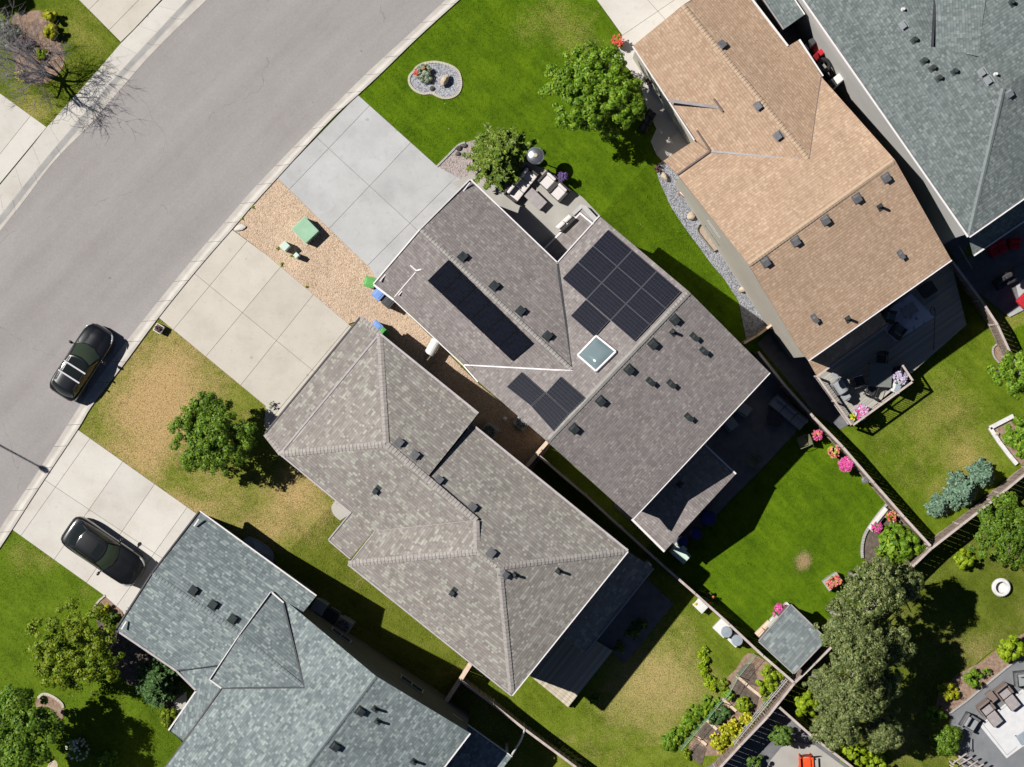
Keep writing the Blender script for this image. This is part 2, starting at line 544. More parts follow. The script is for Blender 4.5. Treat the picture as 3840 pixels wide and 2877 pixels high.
def leaf_mat(name, cols, trans=.25, rough=.5):
    m, nt, b = nt_new(name)
    r = nd(nt, 'ShaderNodeNewGeometry').outputs['Random Per Island']
    k = len(cols)
    c = ramp(nt, r, [(i / (k - 1), q) for i, q in enumerate(cols)])
    g = mth(nt, 'MULTIPLY_ADD', noise(nt, pos_of(nt), 1.3, 2), .7, .65)
    c = mixc(nt, 1.0, c, nd(nt, 'ShaderNodeCombineColor', {0: g, 1: g, 2: g}).outputs[0], 'MULTIPLY')
    nt.links.new(c, b.inputs['Base Color'])
    b.inputs['Roughness'].default_value = rough; b.inputs['Specular IOR Level'].default_value = .25
    tr = nd(nt, 'ShaderNodeBsdfTranslucent', {'Color': c})
    mx = nd(nt, 'ShaderNodeMixShader', {0: trans, 1: b.outputs[0], 2: tr.outputs[0]})
    nt.links.new(mx.outputs[0], nt.nodes['Material Output'].inputs['Surface'])
    return m


def gloss(name, col, rough=.1, metal=0, spec=.5, coat=0.0, crough=.03):
    m, nt, b = nt_new(name)
    v = pos_of(nt, True)
    g = mth(nt, 'MULTIPLY_ADD', noise(nt, v, 6, 3), .16, .92)
    c = mixc(nt, 1.0, col, nd(nt, 'ShaderNodeCombineColor', {0: g, 1: g, 2: g}).outputs[0], 'MULTIPLY')
    nt.links.new(c, b.inputs['Base Color'])
    b.inputs['Roughness'].default_value = rough; b.inputs['Metallic'].default_value = metal
    b.inputs['Specular IOR Level'].default_value = spec
    if coat: b.inputs['Coat Weight'].default_value = coat; b.inputs['Coat Roughness'].default_value = crough
    return m


def panel_mat(name, base, line, lw, nx, ny):
    """solar cells: a grid of cells between fine collector lines"""
    m, nt, b = nt_new(name)
    uv = nd(nt, 'ShaderNodeUVMap').outputs[0]
    sx = nd(nt, 'ShaderNodeSeparateXYZ', {0: uv})

    def ln(s, n, w):
        f = mth(nt, 'FRACT', mth(nt, 'MULTIPLY', s, float(n)))
        d = mth(nt, 'ABSOLUTE', mth(nt, 'SUBTRACT', f, .5))
        return mth(nt, 'GREATER_THAN', d, .5 - w)
    l = mth(nt, 'MAXIMUM', ln(sx.outputs[0], nx, lw), ln(sx.outputs[1], ny, lw * .8))
    cell = nd(nt, 'ShaderNodeCombineXYZ', {0: mth(nt, 'FLOOR', mth(nt, 'MULTIPLY', sx.outputs[0], float(nx))), 1: mth(nt, 'FLOOR', mth(nt, 'MULTIPLY', sx.outputs[1], float(ny)))}).outputs[0]
    w = nd(nt, 'ShaderNodeTexWhiteNoise', {'Vector': cell}, noise_dimensions='3D').outputs[0]
    bc = mixc(nt, w, base, tuple(q * 1.5 for q in base))
    c = mixc(nt, l, bc, line)
    nt.links.new(c, b.inputs['Base Color'])
    b.inputs['Roughness'].default_value = .3; b.inputs['Specular IOR Level'].default_value = .12
    return m


def wood_mat(name, a, c, pitch=.14, ang=0.0, rough=.8):
    """boards: per-board tone from position across the boards, plus grain"""
    m, nt, b = nt_new(name)
    v = pos_of(nt)
    rot = nd(nt, 'ShaderNodeVectorRotate', {'Vector': v, 'Angle': -ang}, rotation_type='Z_AXIS').outputs[0]
    sx = nd(nt, 'ShaderNodeSeparateXYZ', {0: rot})
    bd = mth(nt, 'FLOOR', mth(nt, 'DIVIDE', sx.outputs[1], pitch))
    w = nd(nt, 'ShaderNodeTexWhiteNoise', {'W': bd}, noise_dimensions='1D').outputs[0]
    st = nd(nt, 'ShaderNodeCombineXYZ', {0: mth(nt, 'MULTIPLY', sx.outputs[0], .4), 1: mth(nt, 'MULTIPLY', sx.outputs[1], 12.0), 2: sx.outputs[2]}).outputs[0]
    gr = noise(nt, st, 3, 4)
    f = mth(nt, 'ADD', mth(nt, 'MULTIPLY', w, .6), mth(nt, 'MULTIPLY', gr, .4))
    nt.links.new(ramp(nt, f, [(.2, a), (.8, c)]), b.inputs['Base Color'])
    b.inputs['Roughness'].default_value = rough; b.inputs['Specular IOR Level'].default_value = .2
    return m


X = {}
X['asphalt'] = asphalt_mat('asphalt', [(.282, .262, .258), (.315, .295, .29), (.345, .325, .318)], adir(.70, -.71))
X['joint'] = pm('joint dirt', [(.17, .155, .135), (.26, .24, .21)], 2, 3, .95, .4, 40)
X['concrete'] = concrete('warm concrete', [(.50, .455, .395), (.55, .51, .45), (.58, .54, .48)])
X['concrete_grey'] = concrete('grey concrete', [(.39, .395, .40), (.455, .457, .46), (.50, .50, .505)], .2)
X['concrete_white'] = concrete('pale concrete', [(.53, .495, .445), (.58, .55, .51), (.61, .585, .545)])
X['kerb'] = pm('kerb concrete', [(.46, .425, .39), (.56, .53, .48)], 1.5, 5, .85, .3, 40, fine=.1)
X['gutter_dirt'] = pm('dirty gutter', [(.37, .36, .35), (.48, .465, .445)], 1.2, 5, .9, .3, 40, fine=.15)
X['patio'] = pm('patio concrete', [(.36, .34, .31), (.43, .41, .375)], .9, 5, .85, .3, 40, fine=.08)
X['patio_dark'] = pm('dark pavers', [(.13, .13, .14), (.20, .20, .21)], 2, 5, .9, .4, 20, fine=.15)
X['soil'] = pm('garden soil', [(.10, .075, .06), (.20, .16, .13)], 4, 5, .95, 1, 25, fine=.35, fscale=30, bdist=.05)
X['mulch'] = pm('bark mulch', [(.22, .14, .10), (.42, .30, .22)], 5, 5, .95, 1, 30, fine=.35, fscale=30, bdist=.04)
X['gravel_tan'] = gravel_mat('tan pebbles', [(.36, .25, .165), (.55, .40, .27), (.64, .48, .34), (.46, .34, .26), (.70, .56, .42)], 17)
X['gravel_grey'] = gravel_mat('blue grey pebbles', [(.16, .17, .19), (.33, .34, .37), (.48, .48, .52), (.24, .25, .28)], 16)
X['gravel_pink'] = gravel_mat('pinkish pebbles', [(.22, .18, .17), (.40, .33, .31), (.50, .43, .40), (.30, .27, .28)], 18)
GRN = [(.046, .094, .002), (.086, .158, .003), (.140, .225, .006)]
GRN2 = [(.080, .118, .006), (.140, .190, .014), (.21, .26, .03)]
DRY = [(.30, .205, .075), (.66, .46, .23)]
DRY2 = [(.22, .19, .045), (.50, .40, .14)]
X['lawn_green'] = grass_mat('green lawn', GRN, DRY2, -.42, .55, .35, [(2080, 60, 190, .75), (2200, 150, 150, .6), (1960, 120, 120, .3), (1850, 290, 60, .4)], .5)
X['lawn_dry'] = grass_mat('dry lawn', [(.09, .12, .01), (.16, .195, .02), (.23, .25, .04)], DRY, -.08, .6, .5, [(640, 1400, 300, 1.0), (560, 1560, 260, .8), (520, 1720, 260, .6), (800, 1900, 220, .6), (1130, 1860, 190, 1.1), (660, 1960, 140, .8), (1000, 2010, 130, .8), (930, 2140, 150, -1.0), (1180, 2200, 160, -1.0), (1450, 2380, 260, -1.0), (640, 1760, 70, -.4)], .6, .6)
X['lawn_corner'] = grass_mat('corner lawn', [(.062, .110, .004), (.105, .170, .008), (.155, .225, .015)], DRY2, -.4, .5, .35, [(80, 2090, 130, .7), (190, 2110, 90, .6), (320, 2220, 90, .7), (150, 2500, 80, .2)], .5)
X['lawn_street'] = grass_mat('streetside lawn', [(.07, .11, .006), (.12, .165, .012), (.18, .22, .025)], DRY2, -.1, .6, .4, [(120, 400, 120, .8), (300, 130, 120, .35)], .8)
X['lawn_back'] = grass_mat('lush back lawn', GRN, [(.22, .15, .07), (.45, .32, .18)], -.6, .4, .5, [(3015, 2080, 60, 1.2), (3000, 2125, 55, .9), (3025, 2110, 45, .6)], .5)
X['lawn_deck'] = grass_mat('patchy back lawn', [(.062, .104, .004), (.112, .168, .008), (.175, .24, .018)], DRY2, -.2, .6, .45, [(3480, 1640, 260, .55), (3560, 1500, 160, .4), (3640, 1720, 130, .8), (3520, 1860, 100, .5), (3420, 1780, 120, .2), (3180, 1680, 90, -.7), (3320, 1880, 90, -.6)], .5)
X['lawn_garden'] = grass_mat('sun dried back lawn', GRN2, [(.26, .205, .07), (.56, .44, .19)], -.12, .5, .5, [(2480, 2520, 300, .85), (2420, 2640, 230, .5), (2600, 2600, 140, .2), (2050, 2600, 170, -.9), (2760, 2400, 170, -.9), (2200, 2800, 190, .35)], .5)
X['lawn_far'] = grass_mat('shaded neighbour lawn', [(.06, .085, .006), (.105, .138, .012), (.16, .195, .025)], [(.22, .175, .06), (.44, .34, .15)], .0, .7, .45, [(3400, 2750, 170, .6), (3680, 2440, 120, .6), (3640, 2200, 200, -.35)], .6)  # soft shade of the yard put into these darker greens
X['ground'] = grass_mat('ground cover', GRN2, DRY2, .1, .8, .4, [], .2)
MAIN = [(.0, (.215, .190, .185)), (.45, (.256, .229, .222)), (.85, (.282, .254, .245)), (1, (.345, .315, .30))]
X['roof_grey'] = shingle('weathered grey shingles', MAIN, .14, .145, .7, .12)
X['roof_mottled'] = shingle('mottled taupe shingles', [(0, (.235, .212, .195)), (.45, (.285, .259, .240)), (.66, (.298, .272, .252)), (.82, (.335, .325, .288)), (1, (.40, .395, .345))], .17, .15, .7, .12, seed=3)
X['roof_blue'] = shingle('blue grey shingles', [(0, (.150, .180, .188)), (.4, (.195, .232, .238)), (.75, (.240, .280, .280)), (1, (.33, .38, .365))], .17, .145, .8, .18, seed=5)
X['roof_tan'] = shingle('tan shingles', [(0, (.40, .272, .185)), (.5, (.455, .318, .222)), (.85, (.485, .345, .243)), (1, (.53, .39, .28))], .12, .145, .75, .12, seed=8)
X['roof_green'] = shingle('slate green shingles', [(0, (.125, .148, .147)), (.5, (.165, .193, .192)), (.85, (.195, .223, .220)), (1, (.24, .27, .263))], .12, .15, .75, .14, seed=11)
X['cap_grey'] = pm('grey ridge cap', [(.30, .285, .268), (.38, .362, .34)], 4, 4, .95, .4, 50)
X['cap_mott'] = pm('taupe ridge cap', [(.28, .255, .24), (.40, .37, .345)], 6, 4, .95, .4, 50)
X['cap_tan'] = pm('tan ridge cap', [(.45, .325, .228), (.51, .38, .27)], 6, 4, .95, .4, 50)
X['cap_blue'] = pm('blue grey ridge cap', [(.185, .22, .225), (.25, .285, .285)], 6, 4, .95, .4, 50)
X['cap_green'] = pm('slate ridge cap', [(.20, .23, .23), (.27, .30, .30)], 6, 4, .95, .4, 50)
X['white_trim'] = pm('white trim', [(.74, .70, .70), (.80, .77, .77)], 3, 3, .5, .05, 30, fine=.04)
X['dark_trim'] = pm('dark trim', [(.10, .09, .095), (.15, .135, .14)], 3, 3, .5, .05, 30, fine=.04)
X['brown_trim'] = pm('brown trim', [(.16, .12, .11), (.22, .17, .16)], 3, 3, .5, .05, 30, fine=.04)
X['grey_flash'] = pm('grey flashing', [(.30, .275, .285), (.38, .35, .355)], 3, 3, .6, .05, 30, fine=.04)
X['flash_shade'] = pm('dark flashing and valley shade', [(.035, .04, .045), (.06, .065, .07)], 3, 3, .5, .05, 30, fine=.05)  # dark flashing; on two roofs its colour stands in for valley shade
X['siding_cream'] = pm('cream siding', [(.60, .555, .48), (.66, .61, .53)], .8, 4, .7, .1, 8, fine=.03)
X['siding_white'] = pm('white siding', [(.62, .61, .585), (.68, .67, .64)], .8, 4, .7, .1, 8, fine=.03)
X['siding_grey'] = pm('grey siding', [(.11, .11, .11), (.14, .14, .138)], .8, 4, .7, .1, 8, fine=.03)
X['siding_taupe'] = pm('taupe siding', [(.30, .27, .24), (.35, .32, .285)], .8, 4, .7, .1, 8, fine=.03)
X['fence'] = pm('weathered fence boards', [(.20, .15, .125), (.33, .26, .22)], 2.5, 5, .85, .4, 30, fine=.15)
X['fence_cap'] = pm('grey fence cap', [(.42, .35, .32), (.58, .50, .46)], 2.5, 5, .85, .3, 30, fine=.12)
X['cedar'] = pm('cedar fence', [(.42, .24, .11), (.56, .35, .19)], 2.5, 5, .85, .4, 30, fine=.15)
X['cedar_cap'] = pm('bare cedar cap', [(.60, .45, .33), (.74, .59, .46)], 2.5, 5, .8, .3, 30, fine=.1)
X['deck_grey'] = wood_mat('grey deck boards', (.33, .315, .285), (.46, .435, .39), .14, adir(.8186, -.5747))
X['deck_pale'] = wood_mat('pale deck boards', (.42, .36, .27), (.62, .55, .44), .15, adir(.625, -.781))
X['black_metal'] = pm('black metal', [(.018, .018, .02), (.03, .03, .033)], 4, 3, .4, .05, 30, local=True)
X['vent'] = pm('dark vent plastic', [(.030, .038, .040), (.055, .066, .068)], 5, 3, .55, .1, 30)
X['vent_grey'] = pm('grey vent metal', [(.13, .13, .14), (.19, .19, .20)], 5, 3, .45, .1, 30)
X['vent_pale'] = pm('pale vent metal', [(.20, .22, .235), (.27, .29, .30)], 5, 3, .45, .1, 30)
X['steel'] = gloss('brushed steel', (.62, .64, .65), .28, .9)
X['glass_dark'] = gloss('dark window glass', (.02, .025, .028), .05, 0, .6)
X['panel_line'] = panel_mat('solar cells', (.0035, .0045, .011), (.06, .065, .09), .022, 6, 12)
X['panel_black'] = panel_mat('all black solar cells', (.006, .007, .012), (.012, .013, .02), .05, 6, 10)
X['panel_frame'] = gloss('panel frame', (.075, .075, .095), .5, 0, .2)
X['panel_frame_black'] = gloss('black panel frame', (.012, .012, .014), .35, .2)
X['skylight'] = gloss('skylight dome', (.17, .225, .24), .08, 0, .7, .6, .10)
X['paint_black'] = gloss('black car paint', (.007, .008, .011), .3, .1, .4, 1.0, .06)
X['paint_grey'] = gloss('charcoal car paint', (.012, .013, .015), .38, .6, .5, 1.0, .10)
X['car_glass'] = gloss('car glass', (.012, .016, .015), .03, 0, .6)
X['wind_glass'] = gloss('windscreen glass', (.04, .055, .035), .03, 0, .6)
X['tyre'] = pm('tyre rubber', [(.015, .015, .015), (.028, .028, .028)], 8, 3, .9, .3, 40, local=True)
X['rim'] = gloss('alloy rim', (.45, .46, .47), .25, .9)
X['chrome'] = gloss('bright metal', (.70, .71, .72), .15, 1.0)
X['alu'] = gloss('silver bar', (.72, .70, .74), .3, .5)
X['lamp_glass'] = gloss('headlamp lens', (.45, .46, .46), .08, .2, .6)
X['lamp_red'] = gloss('tail lamp lens', (.06, .006, .008), .1, 0, .6)
X['rubber'] = pm('black plastic', [(.016, .016, .017), (.026, .026, .027)], 6, 3, .6, .1, 30, local=True)
X['green_box'] = pm('pale green enamel', [(.30, .50, .33), (.36, .57, .40)], 2, 3, .45, .05, 20, fine=.04)
X['green_box2'] = pm('faded green enamel', [(.52, .66, .56), (.62, .74, .65)], 2, 3, .5, .05, 20, fine=.05)
X['bin_green'] = pm('green plastic', [(.10, .36, .09), (.14, .43, .12)], 3, 3, .45, .05, 20, fine=.04)
X['bin_blue'] = pm('blue plastic', [(.16, .29, .62), (.22, .36, .70)], 3, 3, .45, .05, 20, fine=.04)
X['bin_black'] = pm('dark grey plastic', [(.05, .05, .055), (.08, .08, .085)], 3, 3, .45, .05, 20, fine=.04)
X['white_plastic'] = pm('white plastic', [(.66, .66, .64), (.76, .76, .74)], 3, 3, .4, .05, 20, fine=.04)
X['beige_plastic'] = pm('beige enamel', [(.34, .35, .32), (.41, .42, .38)], 3, 3, .5, .05, 20, fine=.05)
X['bark'] = pm('tree bark', [(.09, .07, .055), (.17, .14, .115)], 6, 4, .95, .8, 30)
X['bark_pale'] = pm('pale bark', [(.30, .27, .24), (.42, .38, .34)], 6, 4, .9, .5, 30)
X['bark_bare'] = pm('bare grey twig bark', [(.20, .18, .19), (.33, .30, .31)], 6, 4, .95, .5, 30)
X['rock_tan'] = pm('tan boulder', [(.44, .35, .25), (.62, .53, .41)], 3, 5, .9, .8, 14, fine=.15)
X['rock_dark'] = pm('dark stone', [(.06, .055, .055), (.13, .12, .115)], 3, 5, .9, .8, 14, fine=.15)
X['rock_white'] = pm('white stone', [(.62, .60, .58), (.78, .77, .75)], 3, 5, .9, .8, 14, fine=.15)
X['edging'] = pm('concrete edging', [(.46, .42, .34), (.58, .53, .45)], 3, 5, .9, .4, 25, fine=.12)
X['edging_grey'] = pm('grey edging stone', [(.34, .32, .31), (.46, .44, .42)], 3, 5, .9, .4, 25, fine=.12)
X['wicker'] = pm('dark wicker', [(.05, .045, .045), (.10, .09, .09)], 20, 3, .8, .6, 60, local=True)
X['terrace'] = pm('dark grey paving', [(.17, .178, .19), (.225, .232, .245)], 1.5, 5, .85, .3, 30, fine=.1)
X['wicker_brown'] = pm('brown wicker', [(.17, .13, .115), (.26, .205, .185)], 20, 3, .8, .6, 60, local=True)
X['cushion_white'] = pm('white cushion', [(.66, .61, .60), (.74, .70, .69)], 3, 3, .9, .2, 30, local=True, fine=.05)
X['cushion_grey'] = pm('grey cushion', [(.14, .15, .16), (.19, .20, .21)], 3, 3, .9, .2, 30, local=True, fine=.05)
X['cushion_mid'] = pm('mid grey cushion', [(.28, .29, .30), (.34, .35, .36)], 3, 3, .9, .2, 30, local=True, fine=.05)
X['cushion_red'] = pm('red cushion', [(.42, .015, .03), (.54, .03, .045)], 3, 3, .9, .2, 30, local=True, fine=.05)
X['cushion_olive'] = pm('olive mesh', [(.17, .17, .10), (.24, .24, .15)], 3, 3, .9, .2, 30, local=True, fine=.05)
X['table_top'] = pm('mottled table top', [(.30, .27, .27), (.40, .365, .365)], 4, 3, .6, .1, 30, local=True, fine=.05)
X['table_glass'] = gloss('grey table glass', (.12, .13, .125), .12, 0, .5)
X['dining_top'] = pm('grey table top', [(.16, .17, .16), (.21, .22, .21)], 4, 3, .6, .1, 30, local=True, fine=.05)
X['terracotta'] = pm('terracotta', [(.34, .15, .09), (.44, .21, .13)], 5, 3, .8, .2, 30)
X['pot_dark'] = pm('dark glazed pot', [(.03, .03, .035), (.055, .055, .06)], 5, 3, .4, .1, 30)
X['blue_barrel'] = pm('dark blue plastic', [(.02, .03, .16), (.03, .045, .22)], 5, 3, .4, .1, 30)
X['grey_lid'] = pm('blue grey lid', [(.26, .31, .35), (.32, .37, .41)], 3, 3, .5, .1, 30)
X['orange'] = pm('orange red plastic', [(.72, .07, .015), (.82, .12, .03)], 3, 3, .4, .05, 30)
X['rug_pale'] = pm('pale rug', [(.60, .60, .61), (.68, .68, .69)], 3, 3, .95, .3, 60, fine=.05)
X['well_steel'] = pm('galvanised steel', [(.25, .235, .21), (.34, .32, .29)], 2, 3, .6, .1, 20)
X['sand'] = pm('window well gravel', [(.42, .33, .25), (.55, .45, .35)], 5, 4, .95, .6, 30, fine=.2)
X['poly'] = gloss('smoky plastic cover', (.36, .39, .39), .12, 0, .5)
LG = lambda n, *c, **k: leaf_mat(n, list(c), **k)
X['leaf_bright'] = LG('bright leaves', (0.056, 0.136, 0.010), (0.120, 0.248, 0.013), (0.208, 0.352, 0.022), (0.320, 0.432, 0.048))
X['leaf_deep'] = LG('deep green leaves', (0.035, 0.088, 0.013), (0.072, 0.152, 0.019), (0.128, 0.224, 0.029), (0.208, 0.304, 0.056))
X['leaf_yellow'] = LG('fresh green leaves', (.06, .115, .006), (.13, .205, .01), (.22, .30, .018), (.34, .37, .04))
X['leaf_aspen'] = LG('grey green leaves', (.062, .098, .024), (.125, .175, .045), (.215, .26, .085), (.40, .41, .18))
X['leaf_mid'] = LG('mid green leaves', (.05, .11, .010), (.095, .19, .014), (.16, .27, .022), (.25, .35, .045))
X['leaf_lime'] = LG('lime leaves', (0.108, 0.192, 0.005), (0.204, 0.324, 0.007), (0.324, 0.432, 0.014), (0.432, 0.504, 0.036))
X['leaf_gold'] = LG('golden leaves', (0.184, 0.230, 0.006), (0.310, 0.345, 0.011), (0.460, 0.460, 0.017), (0.575, 0.529, 0.034))
X['leaf_spruce'] = LG('blue spruce needles', (.06, .125, .075), (.12, .22, .14), (.19, .31, .205), (.28, .40, .28), trans=.1)
X['leaf_pine'] = LG('pine needles', (0.043, 0.085, 0.010), (0.102, 0.170, 0.017), (0.170, 0.255, 0.025), (0.272, 0.323, 0.051), trans=.1)
X['leaf_juniper'] = LG('juniper needles', (.022, .060, .014), (.05, .115, .026), (.085, .17, .042), (.14, .24, .08), trans=.1)
X['leaf_grey'] = LG('silvery foliage', (0.192, 0.240, 0.156), (0.300, 0.360, 0.240), (0.396, 0.456, 0.324), trans=.1)
X['leaf_purple'] = LG('dark red leaves', (.05, .02, .03), (.10, .04, .05), (.16, .08, .08), trans=.1)
X['bloom_red'] = LG('red petals', (.55, .05, .02), (.72, .10, .06), (.65, .16, .12), trans=.1)
X['bloom_pink'] = LG('pink petals', (.62, .03, .25), (.78, .08, .36), (.70, .22, .42), trans=.1)
X['bloom_lilac'] = LG('lilac petals', (.50, .40, .62), (.65, .56, .75), (.72, .66, .80), trans=.1)
X['bloom_mixed'] = LG('mixed petals', (.72, .10, .03), (.70, .05, .20), (.75, .40, .06), (.60, .45, .40), trans=.1)
X['bloom_white'] = LG('white petals', (.60, .62, .56), (.74, .75, .70), trans=.1)
X['bloom_violet'] = LG('violet petals', (.06, .03, .14), (.13, .07, .24), (.2, .13, .32), trans=.1)
X['bloom_yellow'] = LG('yellow petals', (.62, .52, .02), (.74, .64, .05), trans=.1)
# ------------------------------------------------------------------ ground, road, kerbs
big = []
bm = bmesh.new()
xs = [-9000, -1500, 400, 1920, 3400, 5300, 12800]; ys = [-9000, -1500, 400, 1438, 2500, 4300, 11000]
vv = {(i, j): bm.verts.new((x, y, 0)) for i, x in enumerate(xs) for j, y in enumerate(ys)}
for i in range(6):
    for j in range(6): bm.faces.new([vv[i, j], vv[i, j + 1], vv[i + 1, j + 1], vv[i + 1, j]])
for k in CUTS:
    bmesh.ops.bisect_plane(bm, geom=bm.verts[:] + bm.edges[:] + bm.faces[:], plane_co=Vector((.7336, .68, 0)) * k / (.7336 ** 2 + .68 ** 2), plane_no=Vector((.7336, .68, 0)))
for v in bm.verts: v.co = P(v.co.x, v.co.y, None, -.07)
bmesh.ops.recalc_face_normals(bm, faces=bm.faces[:])
for f in bm.faces:
    f.normal_update()
    if f.normal.z < 0: f.normal_flip()
me = bpy.data.meshes.new('ground'); bm.to_mesh(me); bm.free(); me.materials.append(X['ground'])
tag(link(bpy.data.objects.new('ground', me)), 'ground of patchy grass around and under the whole neighbourhood', None, None, 'structure')

KR_OUT = [(1790, -110), (1671, 0), (1525, 137), (1372, 278), (1185, 465), (950, 709), (869, 803), (736, 956), (540, 1197), (410, 1365), (299, 1523), (145, 1765), (21, 1950), (-90, 2130), (-200, 2330)]
KR_IN = [(1850, -115), (1722, 0), (1570, 138), (1430, 274), (1342, 356), (1240, 450), (1040, 667), (950, 766), (875, 854), (748, 1000), (594, 1191), (465, 1366), (344, 1523), (291, 1611), (145, 1830), (45, 1986), (-60, 2150), (-150, 2330)]
KL_OUT = [(900, -120), (775, 0), (582, 188), (434, 356), (329, 477), (205, 603), (94, 748), (-10, 880), (-200, 1120)]
KL_MID = [(842, -120), (721, 6), (570, 169), (422, 329), (278, 501), (145, 658), (12, 827), (-200, 1080)]
KL_IN = [(730, -120), (610, 0), (504, 112), (453, 163), (338, 296), (175, 477), (139, 525), (0, 694), (-200, 935)]
kro, kri = smooth_line(KR_OUT, 5), smooth_line(KR_IN, 5)
klo, klm, kli = smooth_line(KL_OUT, 5), smooth_line(KL_MID, 5), smooth_line(KL_IN, 5)
sheet('road', klo + list(reversed(kro)), -.03, X['asphalt'], 'sun bleached grey asphalt street curving between the two kerbs')


def resample(line, n):
    L = [0]
    for a, b in zip(line, line[1:]): L.append(L[-1] + math.hypot(b[0] - a[0], b[1] - a[1]))
    out = []
    for k in range(n):
        t = L[-1] * k / (n - 1)
        for i in range(len(line) - 1):
            if L[i + 1] >= t - 1e-6:
                f = (t - L[i]) / max(1e-6, L[i + 1] - L[i])
                out.append((line[i][0] + (line[i + 1][0] - line[i][0]) * f, line[i][1] + (line[i + 1][1] - line[i][1]) * f)); break
    return out


def kerb(name, a, b, prof, mat, label, n=120, joints=0):
    """rolled kerb: profile (fraction across, height) swept along the street, cast in lengths with open joints"""
    A, B = resample(a, n), resample(b, n)
    m = M()
    st = joints or n
    k0 = 0
    while k0 < n - 1:
        k1 = min(n - 1, k0 + st)
        rows = []
        for i in range(k0, k1 + 1):
            fx = .0
            pa, pb = A[i], B[i]
            if joints and i == k1 and k1 < n - 1:      # leave the joint open
                pa = (A[i][0] * .94 + A[i - 1][0] * .06, A[i][1] * .94 + A[i - 1][1] * .06)
                pb = (B[i][0] * .94 + B[i - 1][0] * .06, B[i][1] * .94 + B[i - 1][1] * .06)
            rows.append([P(pa[0] + (pb[0] - pa[0]) * f, pa[1] + (pb[1] - pa[1]) * f, h) for f, h in prof])
        base = len(m.v)
        for r in rows: m.v += [tuple(p) for p in r]
        w = len(prof)
        for i in range(len(rows) - 1):
            for j in range(w - 1):
                q = base + i * w + j
                m.f.append((q, q + 1, q + w + 1, q + w)); m.uv.append(None)
        k0 = k1
    o = bpy.data.objects.new(name, m.mesh(name, mat)); link(o); tag(o, label, None, None, 'structure')
    bm = bmesh.new(); bm.from_mesh(o.data); bmesh.ops.recalc_face_normals(bm, faces=bm.faces[:])
    for f in bm.faces:
        if f.normal.z < 0: f.normal_flip()
    bm.to_mesh(o.data); bm.free()
    return o


kerb('kerb', kro, kri, [(-.01, -.06), (.0, -.02), (.42, -.026), (.56, .0), (.72, .075), (.82, .085), (1.0, .085), (1.01, -.06)], X['kerb'], 'rolled concrete kerb and gutter along the houses side of the street', 133, 4)
kerb('gutter', klo, klm, [(0, -.04), (.02, -.02), (.8, -.024), (1, -.01)], X['kerb'], 'pale concrete gutter strip along the far side of the street', 109, 9)
kk = [(a[0] + (b[0] - a[0]) * .22, a[1] + (b[1] - a[1]) * .22) for a, b in zip(resample(klm, 109), resample(kli, 109))]
kerb('kerb', resample(klm, 109), kk, [(0, -.02), (.12, -.012), (.5, .012), (.85, .034), (1, .036)], X['gutter_dirt'], 'dirt stained rolled kerb face along the far sidewalk', 109, 9)
dq = [(klo[i][0], klo[i][1]) for i in range(len(klo))]


def road_stain(pts, w, label):
    pass


# sidewalk in bays
A_, B_ = resample(kk, 15), resample(kli, 15)
mm = M()
for i in range(14):
    f = .994
    q = [A_[i], B_[i], (B_[i][0] + (B_[i + 1][0] - B_[i][0]) * f, B_[i][1] + (B_[i + 1][1] - B_[i][1]) * f), (A_[i][0] + (A_[i + 1][0] - A_[i][0]) * f, A_[i][1] + (A_[i + 1][1] - A_[i][1]) * f)]
    mm.slab([P(x, y, .04) for x, y in q], .08)
o = bpy.data.objects.new('pavement', mm.mesh('pavement', X['concrete_white'])); link(o); tag(o, 'pale concrete sidewalk in bays on the far side of the street', None, None, 'structure')
sheet('path', kk + list(reversed(kli)), .03, X['joint'], 'dark joints between the sidewalk bays')

# ------------------------------------------------------------------ lawns (one sheet each; beds, paving and houses lie on top)
LAWNS = []


def lawn(pts, mat, label, dens=30):
    sheet('lawn', pts, 0.0, X[mat], label, over=False)
    LAWNS.append((pts, mat, dens, label))


lawn([(1850, -115)] + [p for p in kri if p[1] > -100 and p[0] > 1040] + [(1040, 667), (1500, 1080), (2060, 1660), (2560, 1900), (2920, 1205), (2800, 800), (2400, 300), (2330, 133), (2238, 0), (2170, -110)], 'lawn_green', 'bright green front lawn curving past the tan house', 34)
lawn([(594, 1191)] + [p for p in kri if 1191 < p[1] < 1611] + [(291, 1611), (736, 1934), (1130, 2260), (1400, 2500), (1640, 2660), (1760, 2494), (1500, 2150), (1060, 1640), (996, 1523)], 'lawn_dry', 'sun browned front lawn beside the parked car', 34)
lawn([(45, 1986), (386, 2230), (459, 2293), (480, 2400), (740, 2600), (640, 2740), (690, 2790), (660, 2840), (600, 3000), (-200, 3000), (-200, 2330), (-60, 2150)], 'lawn_corner', 'green lawn with two round trees beside the blue grey house', 34)
lawn([(296, 0), (453, 163), (338, 296), (175, 477), (0, 350), (-200, 200), (-200, -120), (200, -120)], 'lawn_street', 'small patchy lawn under the leafless tree across the street', 34)
lawn([(2500, 1940), (2690, 1935), (2900, 1720), (3010, 1580), (3049, 1567), (3158, 1679), (3275, 1814), (3387, 1941), (3489, 2052), (3260, 2288), (3054, 2484), (2978, 2552), (2732, 2335), (2604, 2220), (2469, 2101), (2420, 2060)], 'lawn_back', 'lush green back lawn of the solar panel house', 34)
lawn([(2850, 1320), (3049, 1557), (3158, 1668), (3275, 1803), (3387, 1930), (3492, 2042), (3840, 1770), (3960, 1680), (3960, 1560), (3794, 1345), (3739, 1225), (3679, 1130), (3580, 1000), (2930, 1215)], 'lawn_deck', 'patchy green back lawn below the raised deck', 34)
